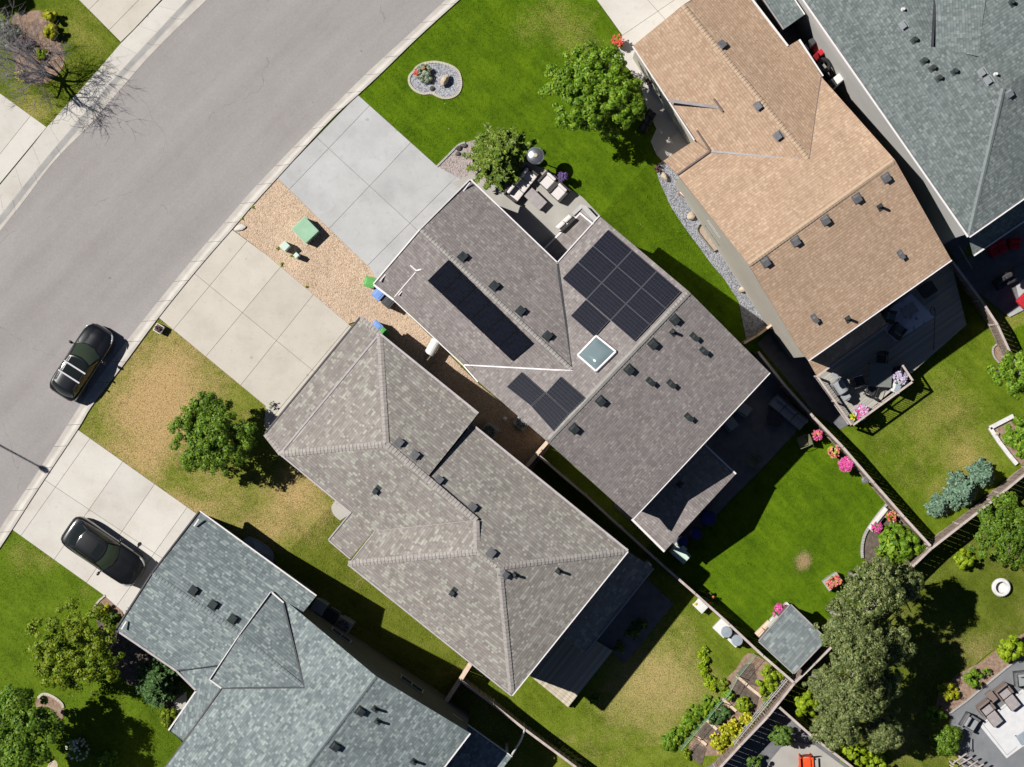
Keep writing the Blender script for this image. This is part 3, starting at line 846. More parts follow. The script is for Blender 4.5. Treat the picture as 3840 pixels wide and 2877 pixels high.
lawn([(1728, 2552), (1950, 2718), (2159, 2885), (2330, 3000), (2600, 3000), (2690, 2885), (2770, 2802), (2872, 2692), (2972, 2566), (2728, 2344), (2600, 2229), (2464, 2111), (2200, 1868), (2010, 1712), (1970, 1752), (1762, 2494)], 'lawn_garden', 'sun dried back lawn beside the vegetable garden', 34)
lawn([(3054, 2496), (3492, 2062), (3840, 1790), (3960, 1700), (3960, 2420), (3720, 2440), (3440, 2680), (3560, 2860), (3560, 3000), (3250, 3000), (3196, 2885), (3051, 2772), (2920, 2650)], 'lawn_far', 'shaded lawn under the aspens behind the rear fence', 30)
lawn([(3800, 1235), (3960, 1160), (3960, 1480), (3840, 1330)], 'lawn_back', 'sliver of bright lawn at the right edge by the red seat', 30)

# ------------------------------------------------------------------ concrete
J = lambda a, b: (a, b)
main_drive = [(1342, 356), (1638, 622), (1760, 690), (1500, 1110), (1420, 1060), (1385, 1003), (1210, 835), (1040, 667)]
slabs('driveway', main_drive, [(T('B', 710, 670), T('B', 250, 1150)), (T('B', 965, 900), T('B', 490, 1400)), (T('B', 1225, 1135), T('B', 750, 1610)), (T('B', 470, 925), T('B', 1030, 1440)), (T('B', 465, 925), T('B', 455, 700))][:4],
      X['concrete_grey'], X['joint'], 'cool grey concrete driveway of the solar panel house')
mid_drive = [(869, 860), (1003, 958), (1306, 1215), (1420, 1300), (1060, 1690), (990, 1600), (996, 1523), (594, 1191), (750, 1002)]
slabs('driveway', mid_drive, [((930, 900), (650, 1236)), (T('F', 165, 90), T('E', 1280, 640)), (T('F', 370, 260), T('E', 1495, 820)), (T('F', 596, 448), T('F', 172, 956)), (T('E', 1220, 135), T('F', 360, 720))],
      X['concrete'], X['joint'], 'warm beige concrete driveway of the mottled roof house')
blue_drive = [(291, 1611), (745, 1932), (700, 2010), (470, 2320), (459, 2293), (386, 2230), (45, 1986), (145, 1830)]
slabs('driveway', blue_drive, [(T('E', 560, 1150), T('I', 140, 205)), (T('E', 755, 1305), T('I', 345, 355)), (T('E', 950, 1450), T('I', 545, 500)), (T('I', 1150, 60), T('I', 735, 640)), (T('E', 280, 1410), T('I', 980, 340))],
      X['concrete_white'], X['joint'], 'pale concrete driveway with a dark car parked on it')
slabs('driveway', [(2170, -110), (2238, 0), (2334, 133), (2376, 178), (2490, 180), (2790, -110)], [((2250, -60), (2400, -160)), ((2334, 133), (2500, 20)), ((2438, 10), (2600, 190))],
      X['concrete_white'], X['joint'], 'cream concrete driveway of the tan house at the top edge')
slabs('driveway', [(200, -120), (296, 0), (453, 158), (504, 108), (604, 0), (724, -120)], [((410, 112), (520, 0)), ((330, 40), (470, -100))], X['concrete'], X['joint'], 'beige concrete driveway across the street at the top edge')
slabs('driveway', [(-200, 200), (0, 350), (175, 477), (139, 520), (0, 688), (-200, 925)], [((110, 440), (-10, 590)), ((0, 350), (-120, 500))], X['concrete_white'], X['joint'], 'pale concrete driveway across the street at the left edge')
# courtyard patio and walk of the main house
yard = smooth_line(T('Z1', 270, 575, 330, 575, 420, 540, 520, 490, 620, 500, 690, 580, 770, 612, 850, 602), 4)
patio = [(1680, 676)] + yard + T('Z1', 880, 560, 1170, 330, 1390, 420, 1700, 660, 1850, 760, 2060, 980, 2000, 1120, 1560, 1560, 1380, 1480, 520, 700) + [(1740, 720)]
sheet('patio', patio, .040, X['patio'], 'grey concrete courtyard patio between the two wings of the solar panel house', edge=.05)
walk = T('C', 720, 220, 785, 280, 960, 560, 1180, 860, 975, 1010, 930, 960, 895, 880, 930, 800, 880, 700, 840, 560, 760, 430, 665, 350, 680, 330)
sheet('path', walk, .036, X['concrete_white'], 'concrete entry walk along the front of the tan house', edge=.05)
# pebbles
gr = [(869, 858)] + [(875, 856), (950, 766), (1040, 667)] + [(1210, 835), (1385, 1003), (1470, 1120), (1795, 1440), (2070, 1665), (1990, 1770), (1700, 1560), (1420, 1270), (1352, 1200), (1306, 1215), (1003, 958)]
sheet('gravel', gr, .02, X['gravel_tan'], 'tan pebble strip between the two driveways and houses')
strip = smooth_line(T('Z2', 195, 235, 210, 330, 250, 450, 310, 580, 370, 720, 470, 880, 600, 1070, 740, 1255, 880, 1450, 1050, 1650), 4) + [(2770, 1130), (2800, 1285), (2935, 1200), (2740, 880), (2530, 640), (2490, 600)]
sheet('gravel', strip, .02, X['gravel_grey'], 'blue grey pebble strip along the wall of the tan house')
isl = smooth_line(T('X8', 10, 560, 110, 430, 330, 320, 700, 275, 1100, 370, 1350, 520, 1450, 720, 1480, 980, 1400, 1220, 1200, 1360, 960, 1390, 760, 1330, 560, 1240, 300, 1250, 80, 1170, -60, 1040, -130, 880, -110, 700), 4, True)
sheet('gravel', isl, .02, X['gravel_grey'], 'island bed of grey pebbles in the green front lawn')
bed = smooth_line(T('Z1', 120, 400, 250, 270, 370, 150, 450, 115, 620, 60), 3) + T('Z1', 1000, 120, 1180, 330, 880, 560) + list(reversed(yard)) + [T('Z1', 210, 520)]
sheet('gravel', bed, .023, X['gravel_pink'], 'pinkish pebble bed with a pine beside the grey driveway')
# road dirt line and small oil marks are in the asphalt itself


def edging(name, line, mat, w, h, label, cat='edging', closed=False):
    m = M(); L = list(line) + ([line[0]] if closed else [])
    pts = [P(x, y, None, h / 2) for x, y in L]
    for a, b in zip(pts, pts[1:]): m.bar(a, b + (b - a).normalized() * .01, w, h + .04)
    return solo(name, m, mat, label, cat)


edging('garden_edging', isl, X['edging'], .13, .05, 'cream concrete edging round the grey pebble island bed', closed=True)
edging('garden_edging', smooth_line(T('Z1', 120, 395, 250, 265, 370, 145, 450, 110), 3), X['edging_grey'], .10, .06, 'grey concrete edging of the pine bed beside the driveway')
# back yards
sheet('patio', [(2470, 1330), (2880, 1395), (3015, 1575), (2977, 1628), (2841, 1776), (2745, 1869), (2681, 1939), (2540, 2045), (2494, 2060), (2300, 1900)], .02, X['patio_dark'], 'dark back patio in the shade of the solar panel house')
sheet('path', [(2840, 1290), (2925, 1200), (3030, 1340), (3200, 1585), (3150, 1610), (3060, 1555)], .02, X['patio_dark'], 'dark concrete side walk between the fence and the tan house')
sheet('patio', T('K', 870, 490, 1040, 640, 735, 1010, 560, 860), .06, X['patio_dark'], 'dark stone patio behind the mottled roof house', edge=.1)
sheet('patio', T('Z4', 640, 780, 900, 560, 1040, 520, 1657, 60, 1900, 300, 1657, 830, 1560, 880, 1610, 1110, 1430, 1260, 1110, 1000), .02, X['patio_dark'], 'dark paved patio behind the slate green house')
sheet('patio', T('Z4', 1555, 890, 1657, 820, 1800, 760, 1800, 1100, 1657, 1200, 1480, 1290, 1430, 1250, 1610, 1120), .03, X['concrete_grey'], 'pale concrete strip at the right edge beside the red seat')
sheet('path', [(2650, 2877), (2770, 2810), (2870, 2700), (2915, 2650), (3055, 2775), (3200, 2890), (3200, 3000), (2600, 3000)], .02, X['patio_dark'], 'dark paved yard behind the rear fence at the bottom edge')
sheet('patio', T('X5', 570, 1330, 830, 1250, 1130, 1300, 1400, 1500, 1657, 1690, 1657, 2000, 200, 2000, 380, 1560), .03, X['patio'], 'light paved area under the orange red chair')
deckp = T('Y8', 420, 950, 640, 790, 1150, 370, 1290, 265, 1500, 130, 1700, 130, 1700, 1900, 640, 1900, 560, 1560, 500, 1330, 440, 1120)
sheet('soil', T('L', 1080, 1400, 1130, 1180, 1240, 1080, 1400, 1000, 1520, 900, 1700, 800, 1700, 930, 1600, 1000, 1200, 1330), .015, X['mulch'], 'mulch strip along the grey terrace')
sheet('patio', deckp, .03, X['terrace'], 'grey paved terrace at the lower right corner', edge=.1)
edging('garden_edging', T('Y8', 415, 960, 640, 795, 860, 610, 1150, 370, 1290, 265), X['edging_grey'], .10, .08, 'pale edging along the lower right terrace')
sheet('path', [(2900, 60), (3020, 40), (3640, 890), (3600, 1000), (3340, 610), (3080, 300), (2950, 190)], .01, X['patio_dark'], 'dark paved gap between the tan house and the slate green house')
# flower and vegetable beds
cb = smooth_line(T('X6', 1240, 140, 1130, 270, 1010, 440, 955, 560, 935, 700, 940, 800), 4)
sheet('soil', cb + T('X6', 1200, 1000, 1560, 900, 1790, 700, 1430, 280, 1260, 150), .02, X['soil'], 'planted corner bed by the fence of the lush back lawn')
edging('garden_edging', cb, X['edging_grey'], .14, .12, 'curved grey stone edging of the corner flower bed')
sheet('soil', T('Z8', 565, 1370, 1480, 620, 1657, 520, 1657, 580, 520, 1480), .02, X['mulch'], 'narrow bark bed along the rear fence below the deck lawn')
edging('garden_edging', T('Z8', 565, 1365, 820, 1180), X['fence_cap'], .12, .12, 'timber edging of the bark bed, left piece')
edging('garden_edging', T('Z8', 1480, 640, 1600, 545), X['fence_cap'], .12, .12, 'timber edging of the bark bed, right piece')
sheet('soil', T('H', 1450, 1085, 1560, 1020, 1700, 1200, 1700, 1340, 1600, 1290), .02, X['mulch'], 'brown planting bed with white edging at the right edge')
wl = T('H', 1590, 1010, 1445, 1085, 1500, 1170, 1560, 1250, 1610, 1310)
edging('garden_edging', wl, X['rock_white'], .22, .16, 'white stone edging of the bed at the right edge')
rb = smooth_line(T('H', 1510, 545, 1465, 590, 1470, 640, 1500, 680), 4)
sheet('soil', rb + T('H', 1580, 640, 1520, 560), .02, X['mulch'], 'small round bark bed against the right fence')
edging('garden_edging', rb, X['edging_grey'], .08, .08, 'thin edging of the small round bark bed')
veg = T('Y6', 800, 720, 840, 690, 920, 700, 1290, 960, 1000, 1300, 620, 1750, 200, 1750, 240, 1620, 420, 1380, 520, 1180, 640, 1080, 620, 950, 720, 850)
sheet('soil', veg, .015, X['mulch'], 'brown mulch of the vegetable garden')
for k_, q_ in enumerate((T('Y6', 740, 950, 960, 1140, 920, 1300, 840, 1290, 680, 1080, 700, 1010), T('Y6', 420, 1400, 560, 1510, 490, 1620, 310, 1540), T('Y6', 790, 820, 900, 790, 920, 900, 960, 1040, 830, 1010, 730, 900), T('Y7', 980, 1380, 1100, 1440, 1040, 1640, 860, 1500))):
    sheet('soil', q_, .03, X['soil'], ('dark tilled soil patch in the middle of the vegetable garden', 'dark tilled soil patch nearest the dry lawn', 'dark soil tongue at the top of the vegetable garden', 'dark soil patch at the bottom of the vegetable garden')[k_])
sheet('soil', smooth_line(T('X4', 960, 85, 870, 190, 860, 260), 3) + T('X4', 1020, 330, 1130, 260, 1100, 180), .02, X['mulch'], 'mulch bed at the foot of the pale driveway')
edging('garden_edging', smooth_line(T('X4', 965, 80, 890, 150, 860, 230), 3), X['edging'], .1, .06, 'curved pale edging of the mulch bed by the pale driveway')
sheet('soil', T('X4', 880, 300, 1060, 380, 1660, 850, 1700, 1080, 1600, 1150, 1180, 900, 1040, 760), .012, X['soil'], 'dark planting bed along the blue grey house')
sheet('gravel', T('X4', 1590, 1060, 1713, 960, 1713, 1100, 1640, 1180), .02, X['concrete_white'], 'pale step in front of the blue grey porch')
ring = smooth_line(T('X4', 350, 1010, 400, 980, 480, 1000, 560, 1060, 590, 1150, 560, 1220, 430, 1180, 330, 1100), 3, True)
sheet('soil', ring, .02, X['mulch'], 'round bark bed at the foot of the corner tree')
edging('garden_edging', smooth_line(T('X4', 350, 1020, 400, 985, 480, 1005, 560, 1065, 580, 1110), 4), X['edging'], .14, .08, 'pink stone edging of the corner tree bed')
sheet('soil', smooth_line(T('X1', 150, 250, 320, 150, 560, 160, 740, 500, 800, 780, 640, 1000, 400, 1050, 200, 900), 3, True), .012, X['mulch'], 'reddish bark bed under the leafless tree')
slab_ = T('F', 505, 955)
sheet('path', smooth_line(T('J', 520, -10, 485, 40, 500, 90, 540, 125), 3) + T('J', 620, 70, 600, 0), .03, X['concrete_white'], 'small pale step at the porch of the mottled roof house', edge=.05)
sheet('path', smooth_line(T('X4', 460, 1600, 500, 1590, 530, 1630, 520, 1720), 2) + [T('X4', 400, 1720)], .02, X['rock_tan'], 'pink flat stone at the bottom edge beside the corner tree')
# ------------------------------------------------------------------ houses
ROOFS = {}


def roof(root, name, V, faces, mat, th=.14, key=None, label=None):
    """roof planes from ridge, hip, valley and eave points; UV runs along the eave and up the slope, in metres"""
    m = M(); W = {k: P(*v) for k, v in V.items()}
    planes = []; edges = {}
    for f in faces:
        f = f.split() if isinstance(f, str) else f
        pts = [W[k].copy() for k in f]
        n = Vector((0, 0, 0))
        for i in range(len(pts)):
            a, b = pts[i], pts[(i + 1) % len(pts)]
            n += Vector(((a.y - b.y) * (a.z + b.z), (a.z - b.z) * (a.x + b.x), (a.x - b.x) * (a.y + b.y)))
        n.normalize()
        c = sum(pts, Vector()) / len(pts); eye = Vector((0, 0, H))       # true the plane up: no creases inside a slope
        if len(pts) > 3: pts = [eye + (p - eye) * ((c - eye).dot(n) / (p - eye).dot(n)) for p in pts]
        if n.z < 0: n = -n; f = list(reversed(f)); pts.reverse()
        e = Vector((0, 0, 1)).cross(n)
        e = e.normalized() if e.length > 1e-4 else Vector((1, 0, 0))
        up = n.cross(e)
        m.face(pts, [(p.dot(e), p.dot(up)) for p in pts])
        m.face([p - Vector((0, 0, th)) for p in reversed(pts)])
        for i in range(len(f)): edges.setdefault(frozenset((f[i], f[(i + 1) % len(f)])), []).append((f[i], f[(i + 1) % len(f)]))
        planes.append(([V[k][:2] for k in f], pts, n, e, up))
    for k, l in edges.items():
        if len(l) == 1:
            a, b = W[l[0][0]], W[l[0][1]]
            d = Vector((0, 0, th)); m.face([a - d, b - d, b, a])
    o = part(root, name, m, mat, world=True, label=label)
    ROOFS.setdefault(key or root.name, []).extend(planes)
    o['_p'] = 0; del o['_p']
    return o, W


def on_roof(key, x, y):
    best = None
    for poly, pts, n, e, up in ROOFS[key]:
        if inpoly(x, y, poly):
            o = Vector((0, 0, H)); d = P(x, y, 0) - o
            t = (pts[0] - o).dot(n) / d.dot(n)
            q = o + d * t
            if best is None or q.z > best[0].z: best = (q, n, e, up)
    if best is None:
        q = P(x, y, 4.0); return q, Vector((0, 0, 1)), Vector((1, 0, 0)), Vector((0, 1, 0))
    return best


def trim(root, parent, name, pts, mat, w=.1, h=.12, out=0.0, dz=0.0, cen=None, up=(0, 0, 1)):
    m = M(); pts = [Vector(p) + Vector((0, 0, dz)) for p in pts]
    for a, b in zip(pts, pts[1:]):
        d = (b - a); s = Vector((d.y, -d.x, 0)).normalized()
        if cen is not None and s.dot((a + b) / 2 - Vector((cen[0], cen[1], 0))) < 0: s = -s
        m.bar(a + s * out, b + s * out, w, h, up)
    return part(root, name, m, mat, parent, world=True)


def caps(root, parent, p, q, mat, w=.3, step=.19):
    """ridge or hip cap shingles lapping one over the next"""
    m = M(); p, q = Vector(p), Vector(q); d = q - p; n = max(1, int(d.length / step)); t = d.normalized()
    s = t.cross(Vector((0, 0, 1))).normalized(); u = s.cross(t)
    for i in range(n):
        a, b = p + t * (i * step), p + t * ((i + 1.15) * step)
        z0, z1 = .018, .05
        vs = [a + s * (-w / 2) + u * (z0 - .05), a + u * z0, a + s * (w / 2) + u * (z0 - .05), b + s * (-w / 2) + u * (z1 - .05), b + u * z1, b + s * (w / 2) + u * (z1 - .05)]
        m.idx(vs, [(0, 1, 4, 3), (1, 2, 5, 4), (3, 4, 5)])
    return part(root, 'ridge_cap', m, mat, parent, world=True)


def walls(root, outline, mat, d=.3, zb=-3.4, drop=.16, label=None):
    """outer walls under the eaves: outline is the eave and rake line in order"""
    xy = inset([(p[0], p[1]) for p in outline], d)
    m = M(); n = len(xy)
    for i in range(n):
        a, b = xy[i], xy[(i + 1) % n]; za, zb_ = outline[i][2] - drop, outline[(i + 1) % n][2] - drop
        m.face([(a[0], a[1], zb), (b[0], b[1], zb), (b[0], b[1], zb_), (a[0], a[1], za)])
    return part(root, 'wall', m, mat, world=True, label=label), xy


def window(root, a, b, zc, w, h, off=.5, frame='beige_plastic', name='window', glass='glass_dark', side=1):
    """window in the wall from a to b (plan points), at fraction off"""
    a, b = Vector((a[0], a[1], 0)), Vector((b[0], b[1], 0)); t = (b - a).normalized(); n = Vector((t.y, -t.x, 0)) * side
    c = a + (b - a) * off + n * .03; c.z = zc
    m = M()
    for dx, dz, sx, sz in ((0, h / 2, w + .12, .08), (0, -h / 2, w + .16, .09), (-w / 2, 0, .07, h - .08), (w / 2, 0, .07, h - .08), (0, 0, .04, h - .08)):
        p = c + t * dx + Vector((0, 0, dz)); m.bar(p - t * sx / 2, p + t * sx / 2, .08, sz)
    f = part(root, name, m, X[frame], world=True)
    g = M(); g.bar(c - t * (w / 2 - .03) - n * .02, c + t * (w / 2 - .03) - n * .02, .02, h - .1)
    part(root, 'pane', g, X[glass], f, world=True)


def frame_mat(q, n, e, up): return Matrix((e, up, n)).transposed()


def box_vent(root, key, x, y, mat='vent', s=.36, hgt=.17):
    q, n, e, up = on_roof(key, x, y); R3 = frame_mat(q, n, e, up)
    m = M()
    m.box(q + n * .012, (s * 1.35, s * 1.35, .02), mat=R3)
    m.box(q + n * (.02 + hgt / 2), (s, s, hgt), taper=.78, mat=R3)
    m.box(q + n * (.03 + hgt), (s * .9, s * .9, .03), mat=R3)
    part(root, 'roof_vent', m, X[mat], world=True)


def pipe_vent(root, key, x, y, mat='vent', r=.075, hgt=.42, flash=True, cap=False):
    q, n, e, up = on_roof(key, x, y); R3 = frame_mat(q, n, e, up)
    m = M()
    if flash: m.box(q + n * .012 - up * .06, (.30, .36, .02), mat=R3)
    m.tube([q + n * .0, q + Vector((0, 0, .10))], [r * 1.7, r * 1.1], 10)
    m.tube([q + Vector((0, 0, .08)), q + Vector((0, 0, hgt))], r, 10)
    if cap: m.tube([q + Vector((0, 0, hgt)), q + Vector((0, 0, hgt + .05)), q + Vector((0, 0, hgt + .1))], [r * 1.9, r * 1.9, r * .6], 12)
    part(root, 'vent_pipe', m, X[mat], world=True, smooth=False)


def hood_vent(root, key, x, y, mat='vent'):
    """exhaust hood with a flange, opening down the slope"""
    q, n, e, up = on_roof(key, x, y); R3 = frame_mat(q, n, e, up)
    m = M()
    m.box(q + n * .012 + up * .05, (.28, .42, .02), mat=R3)
    m.box(q + n * .11 - up * .02, (.2, .24, .18), taper=.8, mat=R3)
    m.box(q + n * .20 - up * .06, (.24, .3, .025), mat=R3)
    part(root, 'exhaust_hood', m, X[mat], world=True)


def solar(root, key, c4_, frame, cells):
    """one panel from its four corners in plan, standing off the shingles on rails"""
    q = [on_roof(key, *p) for p in c4_]
    n = on_roof(key, sum(p[0] for p in c4_) / 4, sum(p[1] for p in c4_) / 4)[1]
    o0 = Vector((0, 0, H)); base = q[0][0]
    pts = []
    for p in c4_:
        d = P(p[0], p[1], 0) - o0; t = (base + n * .12 - o0).dot(n) / d.dot(n); pts.append(o0 + d * t)
    m = M(); m.slab(pts, .045)
    for i in (0, 2):
        a = pts[i] * .75 + pts[(i + 1) % 4] * .25; b = pts[(i + 3) % 4] * .75 + pts[(i + 2) % 4] * .25
        m.bar(a - n * .085, b - n * .085, .05, .05)
    fo = part(root, 'solar_panel', m, X[frame], world=True)
    cen = sum(pts, Vector()) / 4
    g = M(); k = .972
    ip = [cen + (p - cen) * k + n * .004 for p in pts]
    if (ip[1] - ip[0]).cross(ip[2] - ip[1]).z < 0: ip.reverse()
    l0, l1 = (ip[1] - ip[0]).length, (ip[2] - ip[1]).length
    uv = [(0, 0), (1, 0), (1, 1), (0, 1)] if l0 < l1 else [(0, 0), (0, 1), (1, 1), (1, 0)]
    g.face(ip, uv)
    part(root, 'solar_cells', g, X[cells], fo, world=True)


def bil(c, u, v):
    a = [c[0][i] + (c[1][i] - c[0][i]) * u for i in (0, 1)]; b = [c[3][i] + (c[2][i] - c[3][i]) * u for i in (0, 1)]
    return (a[0] + (b[0] - a[0]) * v, a[1] + (b[1] - a[1]) * v)


def garage_door(root, a, b, mat='white_trim', zt=2.35, zb=.05, inn=.42):
    a, b = Vector((a.x, a.y, 0)), Vector((b.x, b.y, 0)); t = (b - a).normalized(); n = Vector((t.y, -t.x, 0))
    mid = (a + b) / 2; m = M(); w = (b - a).length * .74
    for k in range(4):
        z = zb + (zt - zb) * (k + .5) / 4
        p = mid + n * inn; p.z = z
        m.bar(p - t * w / 2, p + t * w / 2, .06, (zt - zb) / 4 - .015)
    part(root, 'garage_door', m, X[mat], world=True)


# ---- the house with the solar panels
hm = thing('house', 'large grey shingled house carrying black solar panels and a domed skylight', 'house', P(2200, 1400, 0))
cen = P(2200, 1400, 3)
V = dict(R1=(1762, 676, 3.6), F0=(1577, 861, 5.39), L0=(1478, 1122, 3.6), Ls=(1440, 1010, 3.95), K0=(2149, 1391, 5.39), V1=(2090, 990, 3.6), V2=(1741, 1369, 3.6))
# garage wing
Vg = dict(R1=(1762, 676, 3.6), F0=(1577, 861, 5.3), L00=(1403, 1065, 3.5), L0=(1478, 1122, 3.6), K0=(2149, 1391, 5.39), V1=(2090, 990, 3.6), V2=(1741, 1369, 3.62))
g1, Wg = roof(hm, 'roof', Vg, ['R1 V1 K0 F0', 'F0 K0 V2 L0 L00'], X['roof_grey'], key='main')
Vs = dict(a=(1577, 861, 5.05), b=(1403, 1065, 3.3), c=(1478, 1122, 3.3), d=(1572, 1005, 4.6), e=(1610, 900, 5.05))
sr, Ws = g1, {'b': Wg['L00'], 'c': Wg['L0']}
Vm = dict(V1=(2090, 990, 3.6), E1=(2250, 812, 3.6), M1=(2585, 1095, 6.1), M2=(2051, 1656, 6.1), B1=(2885, 1396, 3.6), B2=(2372, 1945, 3.6), C1=(1795, 1431, 4.05), V2=(1741, 1369, 3.63), K0=(2149, 1391, 5.39))
mr, Wm = roof(hm, 'roof', Vm, ['V1 E1 M1 M2 C1 V2 K0', 'M1 B1 B2 M2'], X['roof_grey'], key='main')
trim(hm, mr, 'gutter', [Wm['B1'], Wm['B2']], X['white_trim'], .05, .10, .05, -.01, cen)
trim(hm, mr, 'gutter', [Wm['V1'], Wm['E1']], X['white_trim'], .06, .10, .05, 0, cen)
trim(hm, g1, 'gutter', [Wg['R1'], Wg['V1']], X['white_trim'], .065, .10, .05, 0, cen)
trim(hm, g1, 'gutter', [Wg['L0'], Wg['V2'], Wm['C1']], X['white_trim'], .06, .10, .05, 0, cen)
trim(hm, g1, 'rake_trim', [Wg['R1'], Wg['F0'], Ws['b']], X['white_trim'], .07, .1, .03, .02, cen)
trim(hm, sr, 'gutter', [Ws['b'], Ws['c']], X['white_trim'], .10, .10, .05, 0, cen)
trim(hm, g1, 'rake_trim', [on_roof('main', *T('F', 878, 270))[0], on_roof('main', *T('F', 1008, 118))[0]], X['white_trim'], .05, .03, 0, .01)
for a_, b_ in (((975, 75), (1012, 108)), ((1012, 108), (1045, 100))): trim(hm, g1, 'flashing', [on_roof('main', *T('F', *a_))[0], on_roof('main', *T('F', *b_))[0]], X['white_trim'], .07, .04, 0, .02)
trim(hm, mr, 'valley', [Wm['V2'], Wm['K0']], X['white_trim'], .065, .04, 0, .03)
trim(hm, mr, 'valley', [Wm['V1'], Wm['K0']], X['flash_shade'], .12, .05, 0, .02)  # shade of this valley painted as a dark strip
caps(hm, mr, Wm['M1'], Wm['M2'], X['cap_grey'], .26); caps(hm, g1, Wg['F0'], Wg['K0'], X['cap_grey'], .2)
for q in (T('B', 1345, 1135, 1300, 1195), T('F', 822, 132, 785, 175), T('F', 925, 235, 902, 262)):
    z_ = 3.85
    trim(hm, g1, 'snow_guard', [P(*q[0], z_), P(*q[1], z_)], X['white_trim'], .05, .08)
_, wx = walls(hm, [Wg['R1'], Wg['V1'], Wm['V1'], Wm['E1'], Wm['M1'], Wm['B1'], Wm['B2'], Wm['M2'], Wm['C1'], Wg['L0'], Ws['b'], Wg['F0']], X['siding_taupe'])
garage_door(hm, Ws['b'], Wg['R1'])
window(hm, wx[5], wx[6], .9, 1.6, 1.2, .25, side=1); window(hm, wx[5], wx[6], -1.6, 1.8, 2.0, .2, side=1)
# porch roof in the courtyard corner and the walk-out porch behind
Vp = dict(a=T('Z1', 1378, 1372) + (.32,), b=T('Z1', 1805, 950) + (.32,), c=T('Z1', 1972, 1088) + (.5,), d=T('Z1', 1550, 1522) + (.5,))
pr, Wp = roof(hm, 'porch_floor', Vp, ['a b c d'], X['roof_grey'], key='porch', th=.3, label='raised porch floor in the courtyard corner')
trim(hm, pr, 'edge_trim', [Wp['a'], Wp['b'], Wp['c']], X['white_trim'], .09, .09, .04, 0, P(1980, 930, 3))
Vb = dict(t1=(2371, 1946, .42), t0=T('X7', 1075, 775) + (1.5,), t2=(2640, 1668, .42), f2=(2758, 1779, .38), f0=T('X7', 1434, 1118) + (1.46,), f1=(2493, 2067, .38))
br, Wb = roof(hm, 'porch_roof', Vb, ['t1 t0 f0 f1', 't0 t2 f2 f0'], X['roof_grey'], key='main', th=.12)
trim(hm, br, 'gutter', [Wb['t2'], Wb['f2']], X['white_trim'], .09, .09, .03, 0, P(2560, 1850, 0))
trim(hm, br, 'gutter', [Wb['t1'], Wb['f1']], X['white_trim'], .12, .09, .03, 0, P(2560, 1850, 0))
mm = M()
for q in (Wb['f1'], Wb['f2']):
    c_ = q + (Wb['t0'] - q) * .06; mm.bar((c_.x, c_.y, -3), (c_.x, c_.y, q.z - .1), .16, .16, (1, 0, 0))
part(hm, 'porch_post', mm, X['white_trim'], world=True)
# solar arrays
c0 = [T('W', 968, 561), T('W', 1152, 742), T('W', 1107, 780), T('W', 923, 606)]
for k in range(6):
    a, b = k / 6 + .003, (k + 1) / 6 - .003
    solar(hm, 'main', [bil(c0, a, 0), bil(c0, b, 0), bil(c0, b, 1), bil(c0, a, 1)], 'panel_frame_black', 'panel_black')
ag = [T('G', 345, 155), T('G', 795, 548), T('G', 1085, 240), T('G', 630, -149)]
for i in range(3):
    for j in range(3):
        a, b, c, d = i / 3 + .0025, (i + 1) / 3 - .0025, j / 3 + .0025, (j + 1) / 3 - .0025
        solar(hm, 'main', [bil(ag, a, c), bil(ag, b, c), bil(ag, b, d), bil(ag, a, d)], 'panel_frame', 'panel_line')
solar(hm, 'main', T('G', 398, 388, 545, 519, 638, 418, 492, 288), 'panel_frame', 'panel_line')
for q in ((0, 830, 150, 948, 238, 866, 93, 737), (153, 952, 291, 1106, 385, 1000, 241, 869), (244, 866, 388, 998, 488, 899, 335, 765)):
    solar(hm, 'main', T('G', *q), 'panel_frame', 'panel_line')
# skylight
sk = T('G', 562, 520, 683, 617, 560, 738, 447, 640)
q = [on_roof('main', *p)[0] for p in sk]; n = on_roof('main', *T('G', 562, 630))[1]
m = M()
for i in range(4): m.bar(q[i] + n * .1, q[(i + 1) % 4] + n * .1, .09, .22, n)
f = part(hm, 'skylight', m, X['white_trim'], world=True)
cq = sum(q, Vector()) / 4
m = M()


def dome(u, v):
    p = q[0] * (1 - u) * (1 - v) + q[1] * u * (1 - v) + q[2] * u * v + q[3] * (1 - u) * v
    p = cq + (p - cq) * .93
    s = (1 - (2 * u - 1) ** 4) * (1 - (2 * v - 1) ** 4)
    return p + n * (.18 + .14 * s)


m.grid(dome, 12, 12)
part(hm, 'skylight_dome', m, X['skylight'], f, world=True, smooth=True)
for x, y in ((1000, 556), (1068, 619), (1125, 673), (1183, 727)): box_vent(hm, 'main', *T('W', x, y))
for x, y in ((1045, 412), (910, 563), (762, 722), (585, 917), (420, 1090)): box_vent(hm, 'main', *T('G', x, y))
for x, y in ((1165, 520), (1225, 608), (893, 798), (1022, 812), (1130, 1018)): hood_vent(hm, 'main', *T('G', x, y))
pipe_vent(hm, 'main', *T('G', 1030, 488))
pipe_vent(hm, 'main', *T('X7', 1195, 810), cap=True)
# bench and steps by the front door belong to the furniture list

